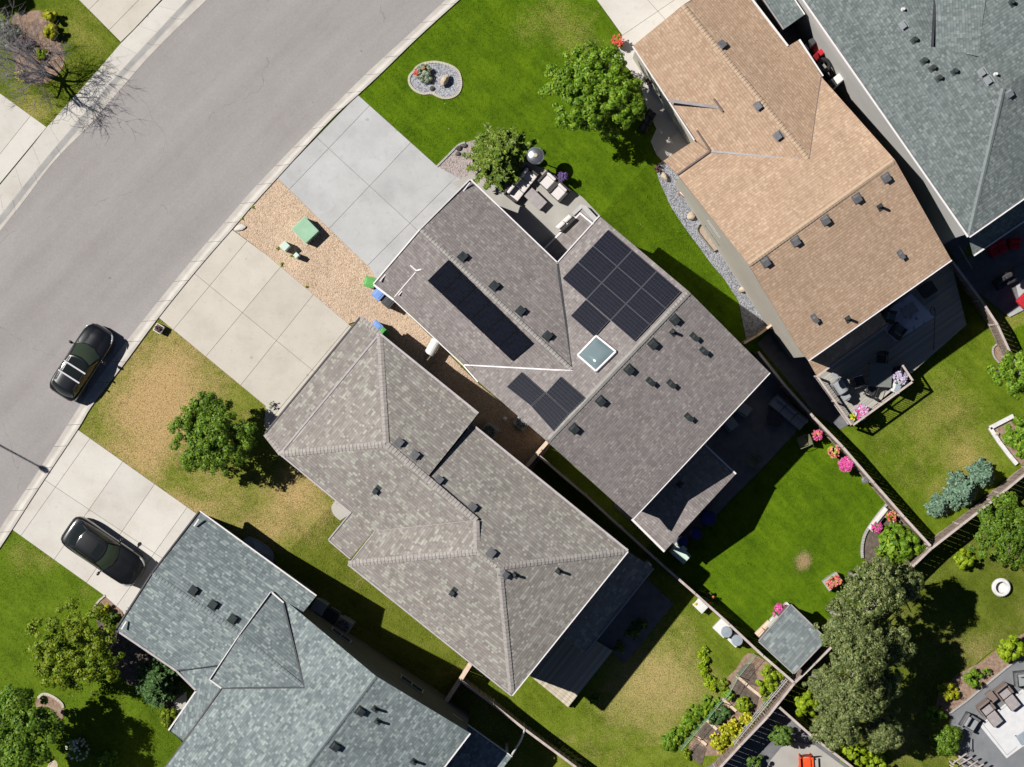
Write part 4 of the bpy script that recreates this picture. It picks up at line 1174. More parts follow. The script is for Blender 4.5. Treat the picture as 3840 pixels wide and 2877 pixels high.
# ---- the house with the mottled taupe roof
hd = thing('house', 'long house with mottled taupe hip roof between the two driveways', 'house', P(1700, 1950, 0))
cen = P(1700, 1950, 3)
Vf = dict(o1=(1351, 1191, 2.85), o2=(995, 1626, 2.85), i1=(1426, 1257, 3.28), i2=(1056, 1704, 3.28))
fr, Wf = roof(hd, 'porch_roof', Vf, ['o1 i1 i2 o2'], X['roof_mottled'], key='mid', th=.12, label='low skirt roof over the garage door')
V = dict(A=(1424, 1255, 3.5), B=(1053, 1703, 3.5), X=(1448, 1665, 5.2), N1=(1792, 1552, 3.5), N2=(1597, 1797, 5.2), a=(1786, 1952, 5.2), S1=(1403, 1992, 3.5), S0=(1318, 1922, 3.5),
         W1=(1306, 2115, 3.5), b=(1789, 2070, 5.55), c=(1873, 2127, 5.55), D=(1919, 2607, 3.5), E=(2353, 2067, 3.35), N3=(1768, 1593, 3.3), N4=(1600, 1800, 5.1))
dr, Wd = roof(hd, 'roof', V, ['A X B', 'A N1 N2 X', 'X N2 a S1 B', 'S1 a b W1', 'W1 b c D', 'c E D', 'N3 E c b a N4'], X['roof_mottled'], key='mid')
Vq = dict(p0=(1318, 1922, 3.25), p1=(1234, 2025, 2.85), p2=(1315, 2094, 2.85), p3=(1401, 1991, 3.25))
qr, Wq = roof(hd, 'porch_roof', Vq, ['p0 p1 p2 p3'], X['roof_mottled'], key='mid', th=.12)
for p_, q_ in (('A', 'X'), ('B', 'X'), ('X', 'a'), ('a', 'b'), ('W1', 'b'), ('b', 'c'), ('c', 'E'), ('c', 'D')):
    caps(hd, dr, Wd[p_], Wd[q_], X['cap_mott'], .32, .2)
caps(hd, fr, Wf['o1'], Wf['i1'], X['cap_mott'], .3, .2); caps(hd, fr, Wf['o2'], Wf['i2'], X['cap_mott'], .3, .2)
G_ = X['grey_flash']
tr_ = pm('taupe gutter', [(.40, .36, .37), (.50, .46, .47)], 3, 3, .5, .05, 30, fine=.04)
trim(hd, dr, 'gutter', [Wd['A'], Wd['B']], tr_, .09, .1, .04, .0, cen)
trim(hd, fr, 'gutter', [Wf['o1'], Wf['o2']], X['dark_trim'], .07, .1, .03, 0, cen)
trim(hd, dr, 'gutter', [Wd['A'], Wd['N1']], tr_, .1, .1, .04, 0, cen)
trim(hd, dr, 'gutter', [Wd['N3'], Wd['E']], tr_, .1, .1, .04, 0, cen)
trim(hd, dr, 'gutter', [Wd['E'], Wd['D']], X['white_trim'], .055, .1, .04, 0, cen)
trim(hd, dr, 'gutter', [Wd['D'], Wd['W1']], tr_, .08, .1, .03, 0, cen)
trim(hd, dr, 'gutter', [Wd['W1'], Wd['S1']], tr_, .05, .1, .03, 0)
trim(hd, dr, 'gutter', [Wd['S0'], Wd['B']], tr_, .08, .1, .03, 0, cen)
trim(hd, qr, 'gutter', [Wq['p0'], Wq['p1'], Wq['p2']], tr_, .07, .1, .03, 0, P(1380, 2000, 0))
trim(hd, dr, 'valley', [Wd['S1'], Wd['a']], X['cap_mott'], .05, .03, 0, .02)
mm = M(); v_ = [Wd['N1'], Wd['N2'], Wd['N4'], Wd['N3']]; mm.face([Wd['N1'], Wd['N2'], Wd['N2'] - Vector((0, 0, .35)), Wd['N1'] - Vector((0, 0, .5))]); part(hd, 'rake_trim', mm, X['dark_trim'], dr, world=True)
walls(hd, [Wd['A'], Wd['N1'], Wd['N3'], Wd['E'], Wd['D'], Wd['W1'], Wd['S1'], Wd['S0'], Wd['B']], X['siding_taupe'])
garage_door(hd, Wf['o2'], Wf['o1'], inn=1.3)
for x, y in ((908, 1180), (1005, 1258), (1153, 1413), (1362, 1583)): box_vent(hd, 'mid', *T('F', x, y), mat='vent_grey')
for x, y in ((1480, 330), (1560, 455)): box_vent(hd, 'mid', *T('J', x, y), mat='vent_grey')
hood_vent(hd, 'mid', *T('F', 768, 1468)); hood_vent(hd, 'mid', *T('J', 1243, 565))
pipe_vent(hd, 'mid', *T('J', 1622, 460)); pipe_vent(hd, 'mid', *T('K', 318, 435), hgt=.5)
# shed roof over the back porch
Vr = dict(a=(2353, 2067, .75), b=(2449, 2130, .1), c=(2196, 2447, .1), d=(2100, 2384, .75))
rr, Wr = roof(hd, 'porch_roof', Vr, ['a b c d'], X['roof_mottled'], key='mid', th=.12, label='shaded shed roof over the back porch')
trim(hd, rr, 'gutter', [Wr['b'], Wr['c']], tr_, .08, .09, .03, 0, cen)
mm = M()
for q in (Wr['b'], Wr['c']): mm.bar((q.x - .15, q.y + .1, -3), (q.x - .15, q.y + .1, q.z - .1), .15, .15, (1, 0, 0))
part(hd, 'porch_post', mm, X['white_trim'], world=True)

# ---- the blue grey house
hb = thing('house', 'blue grey shingled house with a small front gable, cut off by the bottom edge', 'house', P(1100, 2500, 0))
cen = P(1150, 2650, 3)
Vg = dict(R=(748, 1919, 2.7), F=(571, 2150, 4.2), K=(1010, 2452, 4.2), E=(1185, 2236, 2.7), E2=(1158, 2270, 2.94), L=(437, 2360, 2.7), L2=(664, 2514, 2.7), L3=(815, 2494, 3.2), L4=(870, 2540, 3.5))
gr_, Wg2 = roof(hb, 'roof', Vg, ['R E E2 K F', 'F K L4 L3 L2 L'], X['roof_blue'], key='blue')
Vp = dict(a=(664, 2514, 2.7), b=(815, 2494, 3.17), c=(795, 2548, 3.0), d=(835, 2585, 3.0), e=(684, 2780, 3.0), f=(634, 2740, 2.7), g=(739, 2589, 2.7))
pb, Wpb = roof(hb, 'porch_roof', Vp, ['a b c d e f g'], X['roof_blue'], key='blue', th=.12)
Vc = dict(A=(1016, 2221, 3.3), F=(899, 2381, 4.5), B=(788, 2547, 3.3), K=(1141, 2578, 4.55), N=(1062, 2262, 3.25), W=(833, 2580, 3.2),
          NE=(1084, 2264, 3.2), R1=(1409, 2535, 5.65), R2=(1149, 2877, 5.65), R3=(880, 3230, 5.65), SW=(655, 2834, 3.2), SW2=(430, 3130, 3.2), B1=(1762, 2749, 3.3), B3=(1250, 3420, 3.3))
cb_, Wc = roof(hb, 'roof', Vc, ['A F K N', 'F B W K', 'N K W SW SW2 R3 R2 R1 NE', 'R1 R2 R3 B3 B1'], X['roof_blue'], key='blue')
caps(hb, gr_, Wg2['F'], Wg2['K'], X['cap_blue'], .2); caps(hb, cb_, Wc['F'], Wc['K'], X['cap_blue'], .2); caps(hb, cb_, Wc['R1'], Wc['R3'], X['cap_blue'], .22)
trim(hb, gr_, 'gutter', [Wg2['R'], Wg2['E']], X['white_trim'], .065, .1, .04, 0, cen)
trim(hb, gr_, 'rake_trim', [Wg2['R'], Wg2['F'], Wg2['L']], X['dark_trim'], .07, .12, .03, 0, cen)
trim(hb, gr_, 'gutter', [Wg2['L'], Wg2['L2'], Wpb['g']], tr_, .1, .1, .04, 0, cen)
trim(hb, gr_, 'valley', [Wg2['L2'], Wg2['L3']], X['flash_shade'], .08, .04, 0, .03)
trim(hb, cb_, 'rake_trim', [Wc['A'], Wc['F'], Wc['B']], X['white_trim'], .045, .14, .02, .02, cen)
trim(hb, cb_, 'gutter', [Wc['A'], Wc['N']], X['white_trim'], .08, .09, .03, 0, cen)
trim(hb, cb_, 'gutter', [Wc['B'], Wc['W']], X['white_trim'], .08, .09, .03, 0, cen)
trim(hb, cb_, 'gutter', [Wc['W'], Wc['SW'], Wc['SW2']], X['dark_trim'], .07, .1, .03, 0, cen)
trim(hb, pb, 'gutter', [Wpb['g'], Wpb['f']], X['white_trim'], .08, .1, .03, 0, cen)
trim(hb, cb_, 'gutter', [Wc['B1'], Wc['B3']], X['white_trim'], .065, .1, .03, 0, cen)
trim(hb, cb_, 'valley', [Wc['N'], Wc['K']], X['flash_shade'], .09, .04, 0, .03); trim(hb, cb_, 'valley', [Wc['W'], Wc['K']], X['flash_shade'], .09, .04, 0, .03)
for q in ((1235, 115, 1205, 160), (785, 750, 755, 800), (1358, 1070, 1335, 1105)):
    a, b = T('I', *q); trim(hb, gr_, 'snow_guard', [P(*a, 3.15), P(*b, 3.15)], X['white_trim'], .07, .08)
_, wb = walls(hb, [Wc['NE'], Wc['R1'], Wc['B1'], Wc['B3'], Wc['SW2'], Wc['SW'], Wc['W'], Wc['B'], Wc['F'], Wc['A']], X['siding_grey'], .12)
walls(hb, [Wg2['R'], Wg2['E'], Wg2['E2'], Wg2['K'], Wg2['L2'], Wg2['L'], Wg2['F']], X['siding_grey'], .3)
mm = M(); mm.slab([P(903, 2384, 4.2), P(1014, 2226, 3.2), P(795, 2543, 3.2)], 1.2); part(hb, 'wall', mm, X['siding_grey'], world=True)
garage_door(hb, Wg2['L'], Wg2['R'])
window(hb, wb[0], wb[1], 1.2, 1.2, 1.0, .55, side=-1); window(hb, wb[1], wb[2], .8, 1.4, 1.1, .35, side=-1)
for x, y in ((1203, 563), (1325, 652), (1447, 740)): box_vent(hb, 'blue', *T('I', x, y))
for x, y in ((665, 1308), (508, 1527)): box_vent(hb, 'blue', *T('J', x, y))
for x, y in ((752, 1292), (768, 1368), (992, 1618)): pipe_vent(hb, 'blue', *T('J', x, y), hgt=.5)
Vr = dict(a=(1699, 2677, .75), b=(1921, 2836, .15), c=(1640, 3200, .15), d=(1420, 3040, .75))
rb_, Wr = roof(hb, 'porch_roof', Vr, ['a b c d'], X['roof_blue'], key='blue', th=.12)
trim(hb, rb_, 'rake_trim', [Wr['a'], Wr['b']], X['white_trim'], .05, .09, .02, .0)
mm = M(); mm.tube([P(*T('Y4', 1205, 1525), .1), P(*T('Y4', 1300, 1370), -.6), P(*T('Y4', 1340, 1262), -1.2)], .055, 8); part(hb, 'downspout', mm, X['white_trim'], world=True)
mm = M(); q = P(1900, 2830, 0); mm.bar((q.x, q.y, -3), (q.x, q.y, .05), .15, .15, (1, 0, 0)); part(hb, 'porch_post', mm, X['white_trim'], world=True)

# ---- the tan house
ht = thing('house', 'tan shingled house with grey roof valleys and a raised back deck', 'house', P(2850, 650, 0))
cen = P(2900, 600, 3)
Vt = dict(L0=(2374, 172, 3.6), R0=(2560, 20, 4.9), Rr=(2743, -98, 3.6), J1=(2952, 175, 3.6), J2=(2994, 151, 3.25), J3=(3082, 288, 3.25), V1=(3078, 290, 3.6), K=(3036, 600, 4.97), V2=(2663, 567, 3.6), L1=(2606, 525, 3.6))
tr1, Wt = roof(ht, 'roof', Vt, ['L0 R0 K V2 L1', 'R0 Rr J1 J2 J3 V1 K'], X['roof_tan'], key='tan')
Vt2 = dict(V2=(2663, 567, 3.6), K=(3036, 600, 4.97), V1=(3080, 289, 3.6), M2=(3356, 600, 6.15), M1=(2808, 993, 6.15), E=(2540, 655, 3.6), B2=(3567, 974, 3.95), B1=(3030, 1351, 3.95), S=(2999, 1311, 4.2))
tr2, Wt2 = roof(ht, 'roof', Vt2, ['V2 K V1 M2 M1 E', 'M1 M2 B2 B1 S'], X['roof_tan'], key='tan')
Vt3 = dict(a=(2606, 525, 3.42), b=(2488, 603, 3.0), c=(2542, 657, 3.0), d=(2664, 568, 3.42))
tr3, Wt3 = roof(ht, 'porch_roof', Vt3, ['a b c d'], X['roof_tan'], key='tan', th=.12)
Vt4 = dict(a=(3030, 1351, 1.7), b=(3063, 1409, 1.35), c=(3328, 1219, 1.35), d=(3295, 1162, 1.7))
tr4, Wt4 = roof(ht, 'porch_roof', Vt4, ['a b c d'], X['roof_tan'], key='tan', th=.12, label='shaded little roof under the back eave')
caps(ht, tr1, Wt['R0'], Wt['K'], X['cap_tan'], .24); caps(ht, tr2, Wt2['M1'], Wt2['M2'], X['cap_tan'], .24)
trim(ht, tr2, 'valley', [Wt2['V2'], Wt2['K']], X['grey_flash'], .13, .02, 0, .02); trim(ht, tr2, 'valley', [Wt2['V1'], Wt2['K']], X['brown_trim'], .09, .03, 0, .02)
fa, fb = on_roof('tan', *T('C', 1005, 625))[0], on_roof('tan', *T('C', 1315, 668))[0]
trim(ht, tr1, 'valley', [fa, fb], X['grey_flash'], .15, .02, 0, .01, None, on_roof('tan', *T('C', 1150, 640))[1])
trim(ht, tr1, 'rake_trim', [on_roof('tan', *T('C', 1285, 615))[0], on_roof('tan', *T('C', 1342, 695))[0]], X['brown_trim'], .07, .14, 0, .04)
trim(ht, tr1, 'rake_trim', [on_roof('tan', *T('C', 1180, 812))[0], Wt2['V2']], X['brown_trim'], .07, .14, 0, .04)
trim(ht, tr2, 'gutter', [Wt2['V2'], Wt2['E']], X['brown_trim'], .09, .1, 0, .02)
trim(ht, tr1, 'gutter', [Wt['L0'], Wt['L1']], X['white_trim'], .07, .1, .04, 0, cen)
trim(ht, tr1, 'gutter', [Wt['Rr'], Wt['J1']], X['white_trim'], .1, .1, .04, 0, cen); trim(ht, tr1, 'gutter', [Wt['J2'], Wt['J3']], X['white_trim'], .12, .1, .04, 0, cen)
trim(ht, tr2, 'gutter', [Wt2['B1'], Wt2['B2']], X['white_trim'], .06, .1, .04, 0, cen)
trim(ht, tr4, 'gutter', [Wt4['b'], Wt4['c']], X['fence_cap'], .08, .1, .03, 0, cen)
_, wt = walls(ht, [Wt['L0'], Wt['R0'], Wt['Rr'], Wt['J1'], Wt2['V1'], Wt2['M2'], Wt2['B2'], Wt2['B1'], Wt2['M1'], Wt2['E'], Wt2['V2'], Wt['L1']], X['siding_cream'], .14)
mm = M(); mm.slab([P(2540, 655, 3.45), P(2808, 993, 5.9), P(2790, 980, 3.45)], .02)
garage_door(ht, Wt['L0'], Wt['Rr'])
for p_ in ('E', ):
    pass
a_, b_ = wt[9], wt[8]
window(ht, a_, b_, 2.0, 1.0, .42, .565, 'white_trim', side=-1); window(ht, a_, b_, .15, 1.25, .5, .60, side=-1)
for x, y in ((2846, 397), (2920, 510), (2706, 171), (3323, 667), (3214, 744), (3096, 826), (2984, 905), (2872, 983)): box_vent(ht, 'tan', x, y, mat='vent_grey')
for q in (T('D', 890, 1582), T('H', 355, 405)): hood_vent(ht, 'tan', *q, mat='vent_grey')
for q in (T('D', 760, 1283), T('H', 560, 405)): pipe_vent(ht, 'tan', *q, hgt=.5)

# ---- the slate green house
hg = thing('house', 'slate green shingled house with white side wall at the top right corner', 'house', P(3500, 300, 0))
cen = P(3600, 250, 3)
Vs = dict(E0=(2945, -100, 5.2), E1=(3633, 887, 5.2), X=(3763, 329, 7.65), n2=(3667, 211, 7.5), n1=(3495, 175, 6.85), n0=(3375, -20, 6.95), n00=(3310, -110, 6.95),
          d1=(3512, -110, 6.6), d2=(3712, -110, 8.3), B2=(4100, 560, 5.2), X2=(4100, 80, 7.65), X3=(4000, -110, 7.65))
sg, Wsg = roof(hg, 'roof', Vs, ['E0 E1 X n2 n1 n0 n00', 'E1 B2 X2 X', 'n00 n0 n1 d1', 'd1 n1 n2 d2', 'd2 n2 X X2 X3'], X['roof_green'], key='green')
caps(hg, sg, Wsg['E1'], Wsg['X'], X['cap_green'], .24)
trim(hg, sg, 'valley', [Wsg['d1'], Wsg['n1']], X['flash_shade'], .13, .04, 0, .03)  # shadow line in the valley put in as a dark strip
trim(hg, sg, 'gutter', [Wsg['E0'], Wsg['E1']], X['white_trim'], .09, .11, .05, 0, cen)
trim(hg, sg, 'gutter', [Wsg['E1'], Wsg['B2']], X['white_trim'], .065, .11, .05, 0, cen)
_, wg = walls(hg, [Wsg['E0'], Wsg['E1'], Wsg['B2'], P(4500, -110, 5.2), P(3800, -700, 5.2), P(2945 - 416, -700, 5.2)], X['siding_white'], .12)
Vs2 = dict(a=(2790, -112, 3.2), b=(2940, 109, 3.2), c=(3017, 55, 3.7), d=(2905, -112, 3.7))
s2, Ws2 = roof(hg, 'roof', Vs2, ['a b c d'], X['roof_green'], key='green')
trim(hg, s2, 'gutter', [Ws2['a'], Ws2['b']], X['grey_flash'], .07, .1, .03, 0, cen); trim(hg, s2, 'rake_trim', [Ws2['c'], Ws2['d']], X['white_trim'], .06, .1, 0, .02)
walls(hg, [Ws2['a'], Ws2['b'], Ws2['c'], Ws2['d']], X['siding_grey'], .15, zb=-.1)
Vs3 = dict(a=(3633, 890, 2.6), b=(3651, 957, 2.1), c=(3714, 914, 2.1), d=(4000, 720, 2.1), e=(3980, 655, 2.6))
s3, Ws3 = roof(hg, 'porch_roof', Vs3, ['a b c d e'], X['roof_green'], key='green', th=.12)
trim(hg, s3, 'gutter', [Ws3['b'], Ws3['d']], X['white_trim'], .08, .1, .03, 0, cen)
for x, y in ((910, 158), (1400, 450), (1440, 500), (1565, 580)): box_vent(hg, 'green', *T('D', x, y), mat='vent_pale', s=.32, hgt=.13)
for x, y in ((980, 247), (1042, 376), (1094, 422), (1134, 484), (1230, 443), (1580, 15)): pipe_vent(hg, 'green', *T('D', x, y), r=.1, hgt=.28)
for x, y in ((905, 60), (1480, 463)): pipe_vent(hg, 'green', *T('D', x, y), mat='white_plastic', r=.07, hgt=.25, flash=False)
# ------------------------------------------------------------------ plants
rg = random.Random(41)


def leaf(m, x, y, z, n, s, el=1.6, rng=rg):
    nx, ny, nz = n
    l = math.sqrt(nx * nx + ny * ny + nz * nz) or 1
    nx /= l; ny /= l; nz /= l
    ax, ay, az = rng.uniform(-1, 1), rng.uniform(-1, 1), rng.uniform(-1, 1)
    tx, ty, tz = ay * nz - az * ny, az * nx - ax * nz, ax * ny - ay * nx
    l = math.sqrt(tx * tx + ty * ty + tz * tz) or 1
    tx /= l; ty /= l; tz /= l
    bx, by, bz = ny * tz - nz * ty, nz * tx - nx * tz, nx * ty - ny * tx
    a, b = s * el * .5, s * .5
    i = len(m.v)
    m.v += [(x - tx * a, y - ty * a, z - tz * a), (x + bx * b, y + by * b, z + bz * b), (x + tx * a, y + ty * a, z + tz * a), (x - bx * b, y - by * b, z - bz * b)]
    m.f.append((i, i + 1, i + 2, i + 3)); m.uv.append(None)


def sph(rng):
    while True:
        x, y, z = rng.uniform(-1, 1), rng.uniform(-1, 1), rng.uniform(-1, 1)
        r = x * x + y * y + z * z
        if .05 < r <= 1: return x, y, z, math.sqrt(r)


def clumps(m, c, R, ncl, nlf, s, seed, spread=.3, low=-.45, irr=.22, dens=.5, nl=0):
    """leaf clumps through an ellipsoid of irregular outline; nl > 0 gathers them on that many boughs with gaps between"""
    rng = random.Random(seed)
    ph = [rng.uniform(0, 6.28) for _ in range(4)]
    lobes = []
    for k in range(nl):
        a = 6.283 * (k * .618 % 1) + rng.uniform(-.3, .3); q = math.sqrt((k + .5) / nl)
        lobes.append((math.cos(a) * q * .70, math.sin(a) * q * .70, math.sqrt(max(.05, 1 - (q * .8) ** 2)) * rng.uniform(.35, .68) - (.15 if k % 3 else .0), rng.uniform(.24, .40)))
    for k in range(ncl):
        x, y, z, r = sph(rng)
        x, y, z = x / r, y / r, z / r
        if nl:
            lx, ly, lz, lr = lobes[rng.randrange(nl)]
            if z < -.35: z = -z
            f = rng.uniform(.75, 1.08)
            cx, cy, cz = c[0] + (lx + x * lr * f) * R[0], c[1] + (ly + y * lr * f) * R[1], c[2] + (lz + z * lr * .8 * f) * R[2]
        else:
            if z < low: z = low + rng.uniform(0, .3)
            rad = rng.uniform(dens, 1.0) ** .7
            a = math.atan2(y, x)
            f = 1 + irr * (math.sin(3 * a + ph[0]) * .5 + math.sin(5 * a + ph[1]) * .35 + math.sin(8 * a + ph[2]) * .3) + rng.uniform(-.08, .08)
            cx, cy, cz = c[0] + x * rad * R[0] * f, c[1] + y * rad * R[1] * f, c[2] + z * rad * R[2]
        cs = spread * rng.uniform(.6, 1.25) * min(R[0], R[1])
        for j in range(int(nlf * rng.uniform(.6, 1.4))):
            u, v, w, q = sph(rng)
            leaf(m, cx + u * cs, cy + v * cs, cz + w * cs * .7, (u + x * .5, v + y * .5, abs(w) + .55), s * rng.uniform(.55, 1.35), rng.uniform(1.2, 2.0), rng)


def limb_tree(m, base, top, r, seed, nb=6, spread=1.5):
    rng = random.Random(seed)
    b = Vector(base); t = Vector(top)
    mid = b + (t - b) * .5 + Vector((rng.uniform(-.12, .12), rng.uniform(-.12, .12), 0))
    m.tube([b - Vector((0, 0, .1)), b + (t - b) * .2, mid, t], [r * 1.3, r, r * .75, r * .3], 8)
    for k in range(nb):
        f = rng.uniform(.35, .85); a = 2 * math.pi * k / nb + rng.uniform(-.4, .4)
        p = b + (t - b) * f
        q = p + Vector((math.cos(a) * spread * rng.uniform(.6, 1), math.sin(a) * spread * rng.uniform(.6, 1), rng.uniform(.4, 1.1)))
        m.tube([p, (p + q) / 2 + Vector((0, 0, .12)), q], [r * .45, r * .3, r * .12], 6)


def tree(name, label, x, y, rp, hgt, mat, seed, ncl=90, nlf=70, s=.13, bark='bark', rz=None, group=None, spread=.27, irr=.22, cat='tree', ratio=(1, 1), dens=.5, low=-.45):
    """x, y: crown centre in plan; rp: crown radius in plan units; hgt: metres"""
    g = G(x, y)
    R_ = rp * S; rzz = rz or min(R_ * .95, hgt * .42)
    zc = g + hgt - rzz
    c = P(x, y, zc)
    root = thing(name, label, cat, (c.x, c.y, g), group=group)
    m = M(); limb_tree(m, (c.x, c.y, g), (c.x, c.y, zc + rzz * .5), .05 + .018 * hgt, seed, spread=R_ * .7)
    part(root, 'trunk', m, X[bark], world=True, smooth=True)
    m = M()
    nb_ = max(7, int(7 + R_ * R_ * 1.6))
    clumps(m, c, (R_ * ratio[0], R_ * ratio[1], rzz), int(ncl * 1.5), int(nlf * 1.0), s * .72, seed, spread * .55, low, irr, dens, nb_)
    clumps(m, c, (R_ * ratio[0] * .86, R_ * ratio[1] * .86, rzz * .9), ncl // 3, nlf, s * .72, seed + 7000, spread * .7, low, irr * 1.3, .5)
    part(root, 'crown', m, X[mat], world=True)
    return root


def shrub(name, label, x, y, rp, hgt, mat, seed, ncl=40, nlf=45, s=.09, blooms=None, nbl=60, group=None, cat='shrub', ratio=(1, 1), z0=None, irr=.15, bs=.08):
    g = G(x, y) if z0 is None else z0
    R_ = rp * S; rz = hgt * .55
    c = P(x, y, g + hgt * .48)
    root = thing(name, label, cat, (c.x, c.y, g), group=group)
    m = M()
    rng = random.Random(seed)
    for k in range(5):
        a = k * 1.26 + rng.uniform(-.3, .3)
        m.tube([(c.x, c.y, g - .03), (c.x + math.cos(a) * R_ * .45, c.y + math.sin(a) * R_ * .45, g + hgt * .6)], [.02, .008], 5)
    part(root, 'stem', m, X['bark'], world=True)
    m = M(); clumps(m, c, (R_ * ratio[0] * .9, R_ * ratio[1] * .9, rz), ncl, nlf, s, seed, .24, -.6, irr, .35)
    part(root, 'foliage', m, X[mat], world=True)
    if blooms:
        m = M()
        for k in range(nbl):
            u, v, w, q = sph(rng); w = abs(w); k_ = 1.02 / q if q > .3 else 1
            for j in range(4): leaf(m, c.x + u * k_ * R_ * ratio[0] * .95 + rng.uniform(-.03, .03), c.y + v * k_ * R_ * ratio[1] * .95 + rng.uniform(-.03, .03), c.z + w * k_ * rz + .03 + rng.uniform(0, .03), (u * .5 + rng.uniform(-.4, .4), v * .5 + rng.uniform(-.4, .4), 1), bs * rng.uniform(.7, 1.2), 1.1, rng)
        part(root, 'bloom', m, X[blooms], world=True)
    return root


def conifer(name, label, x, y, rp, hgt, mat, seed, whorls=11, nb=13, s=.075, group=None, cat='tree', droop=.25, z_first=.1):
    """whorls of needle-covered branches, star-shaped from above"""
    rng = random.Random(seed); g = G(x, y); R_ = rp * S
    c = P(x, y, g + hgt * .5)
    root = thing(name, label, cat, (c.x, c.y, g), group=group)
    m = M(); m.tube([(c.x, c.y, g - .05), (c.x, c.y, g + hgt * .97)], [.04 + hgt * .012, .012], 7)
    part(root, 'trunk', m, X['bark'], world=True)
    m = M()
    for w in range(whorls):
        f = w / (whorls - 1); z = g + hgt * (z_first + (.97 - z_first) * f); L = R_ * (1 - f) ** .8 * 1.0 + .1
        for k in range(max(5, int(nb * (1 - .5 * f)))):
            a = 6.283 * k / nb * (nb / max(5, int(nb * (1 - .5 * f)))) + rng.uniform(-.25, .25) + w * .7
            l = L * rng.uniform(.75, 1.1); ca, sa = math.cos(a), math.sin(a)
            n = max(5, int(l / .05))
            for i in range(n):
                t = (i + rng.random()) / n
                wd = (.05 + .16 * l * t * (1.15 - t)) * 1.2
                for q in range(3):
                    o = rng.uniform(-1, 1) * wd
                    px_, py_ = c.x + ca * l * t - sa * o, c.y + sa * l * t + ca * o
                    leaf(m, px_, py_, z + .15 * l * t * (1 - droop * 3 * t) + rng.uniform(-.03, .05), (rng.uniform(-.6, .6), rng.uniform(-.6, .6), 1), s * rng.uniform(.6, 1.2), 3.0, rng)
    part(root, 'needles', m, X[mat], world=True)
    return root


# ---- trees in front
tree('round_tree', 'big round bright green tree in front of the tan house', 2227, 349, 186, 6.0, 'leaf_bright', 3, 220, 75, .125, spread=.17, irr=.14, rz=2.6)
tree('front_tree', 'bushy deep green tree on the browned lawn beside the beige driveway', 802, 1632, 166, 4.8, 'leaf_mid', 5, 170, 55, .12, spread=.2, irr=.34, dens=.3)
tree('yellowing_tree', 'airy yellow green tree left of the blue grey garage', 282, 2438, 182, 4.6, 'leaf_yellow', 8, 150, 60, .12, spread=.2, irr=.26, dens=.2)
tree('corner_tree', 'dark green leafy tree cut off by the bottom left corner', 75, 2745, 172, 6.2, 'leaf_mid', 13, 170, 75, .13, spread=.24, irr=.14, rz=2.2)
conifer('mugo_pine', 'wide bushy pine with needle tufts in the pebble bed by the courtyard', 1868, 585, 122, 2.7, 'leaf_pine', 17, 11, 17, .10, cat='pine', z_first=.25)
conifer('juniper', 'soft green conifer against the blue grey garage wall', 588, 2560, 92, 2.3, 'leaf_juniper', 19, 12, 16, .085)
# ---- lower right group of aspens
AS = [(3275, 2200, 112, 8.0), (3182, 2335, 102, 7.4), (3215, 2450, 118, 8.2), (3105, 2580, 84, 7.0), (3200, 2620, 112, 7.6), (3130, 2725, 90, 6.2), (3390, 2185, 75, 6.0), (3335, 2420, 90, 6.0), (3290, 2570, 85, 5.6), (3300, 2740, 78, 5.0)]
AL = ['grey green aspen nearest the flower planter at the top of the aspen group', 'grey green aspen standing over the right corner of the blue shed', 'tall aspen in the middle of the group, right of the shed', 'aspen leaning over the rear fence below the shed',
      'aspen with golden tips in the lower middle of the group', 'lowest aspen of the group, over the neighbour fence by the orange red chair', 'aspen behind the corner bush, at the upper right of the group', 'shaded aspen on the right side of the group', 'dim aspen inside the group, right of the golden one', 'small aspen at the lower right of the group above the dry lawn']
for k, (x, y, r, h) in enumerate(AS):
    tree('aspen_tree', AL[k], x, y, r * 1.06, h, 'leaf_aspen', 50 + k, 150, 48, .10, 'bark_pale', group='aspens along the rear fence', spread=.24, irr=.34, dens=.2)
tree('maple_tree', 'leafy green tree at the right edge over the timber fence', 3810, 1392, 98, 5.0, 'leaf_bright', 71, 70, 60, .13, irr=.25, dens=.25)
tree('maple_tree', 'loose green tree at the right edge over the white edged bed', 3838, 1640, 85, 4.6, 'leaf_bright', 72, 55, 50, .13, irr=.28, dens=.25)
tree('crabapple_tree', 'broad green tree by the fire pit, behind the rear fence at right', 3770, 1985, 132, 4.5, 'leaf_mid', 74, 130, 55, .12, irr=.3)
conifer('blue_spruce', 'largest of the blue green spruces on the deck lawn', 3607, 1842, 66, 2.5, 'leaf_spruce', 81, 12, 15, .085, group='blue spruces on the deck lawn')
conifer('blue_spruce', 'blue green spruce touching the biggest one on its upper right', 3690, 1778, 50, 2.1, 'leaf_spruce', 82, 11, 14, .08, group='blue spruces on the deck lawn')
conifer('blue_spruce', 'small round blue green spruce standing alone near the fence corner', 3522, 1899, 42, 1.1, 'leaf_spruce', 83, 8, 14, .075, group='blue spruces on the deck lawn')
# ---- leafless tree
root = thing('bare_tree', 'leafless grey tree across the street casting a twiggy shadow on the sidewalk', 'tree', P(185, 285, 0))
m = M(); tw = M(); rng = random.Random(12)


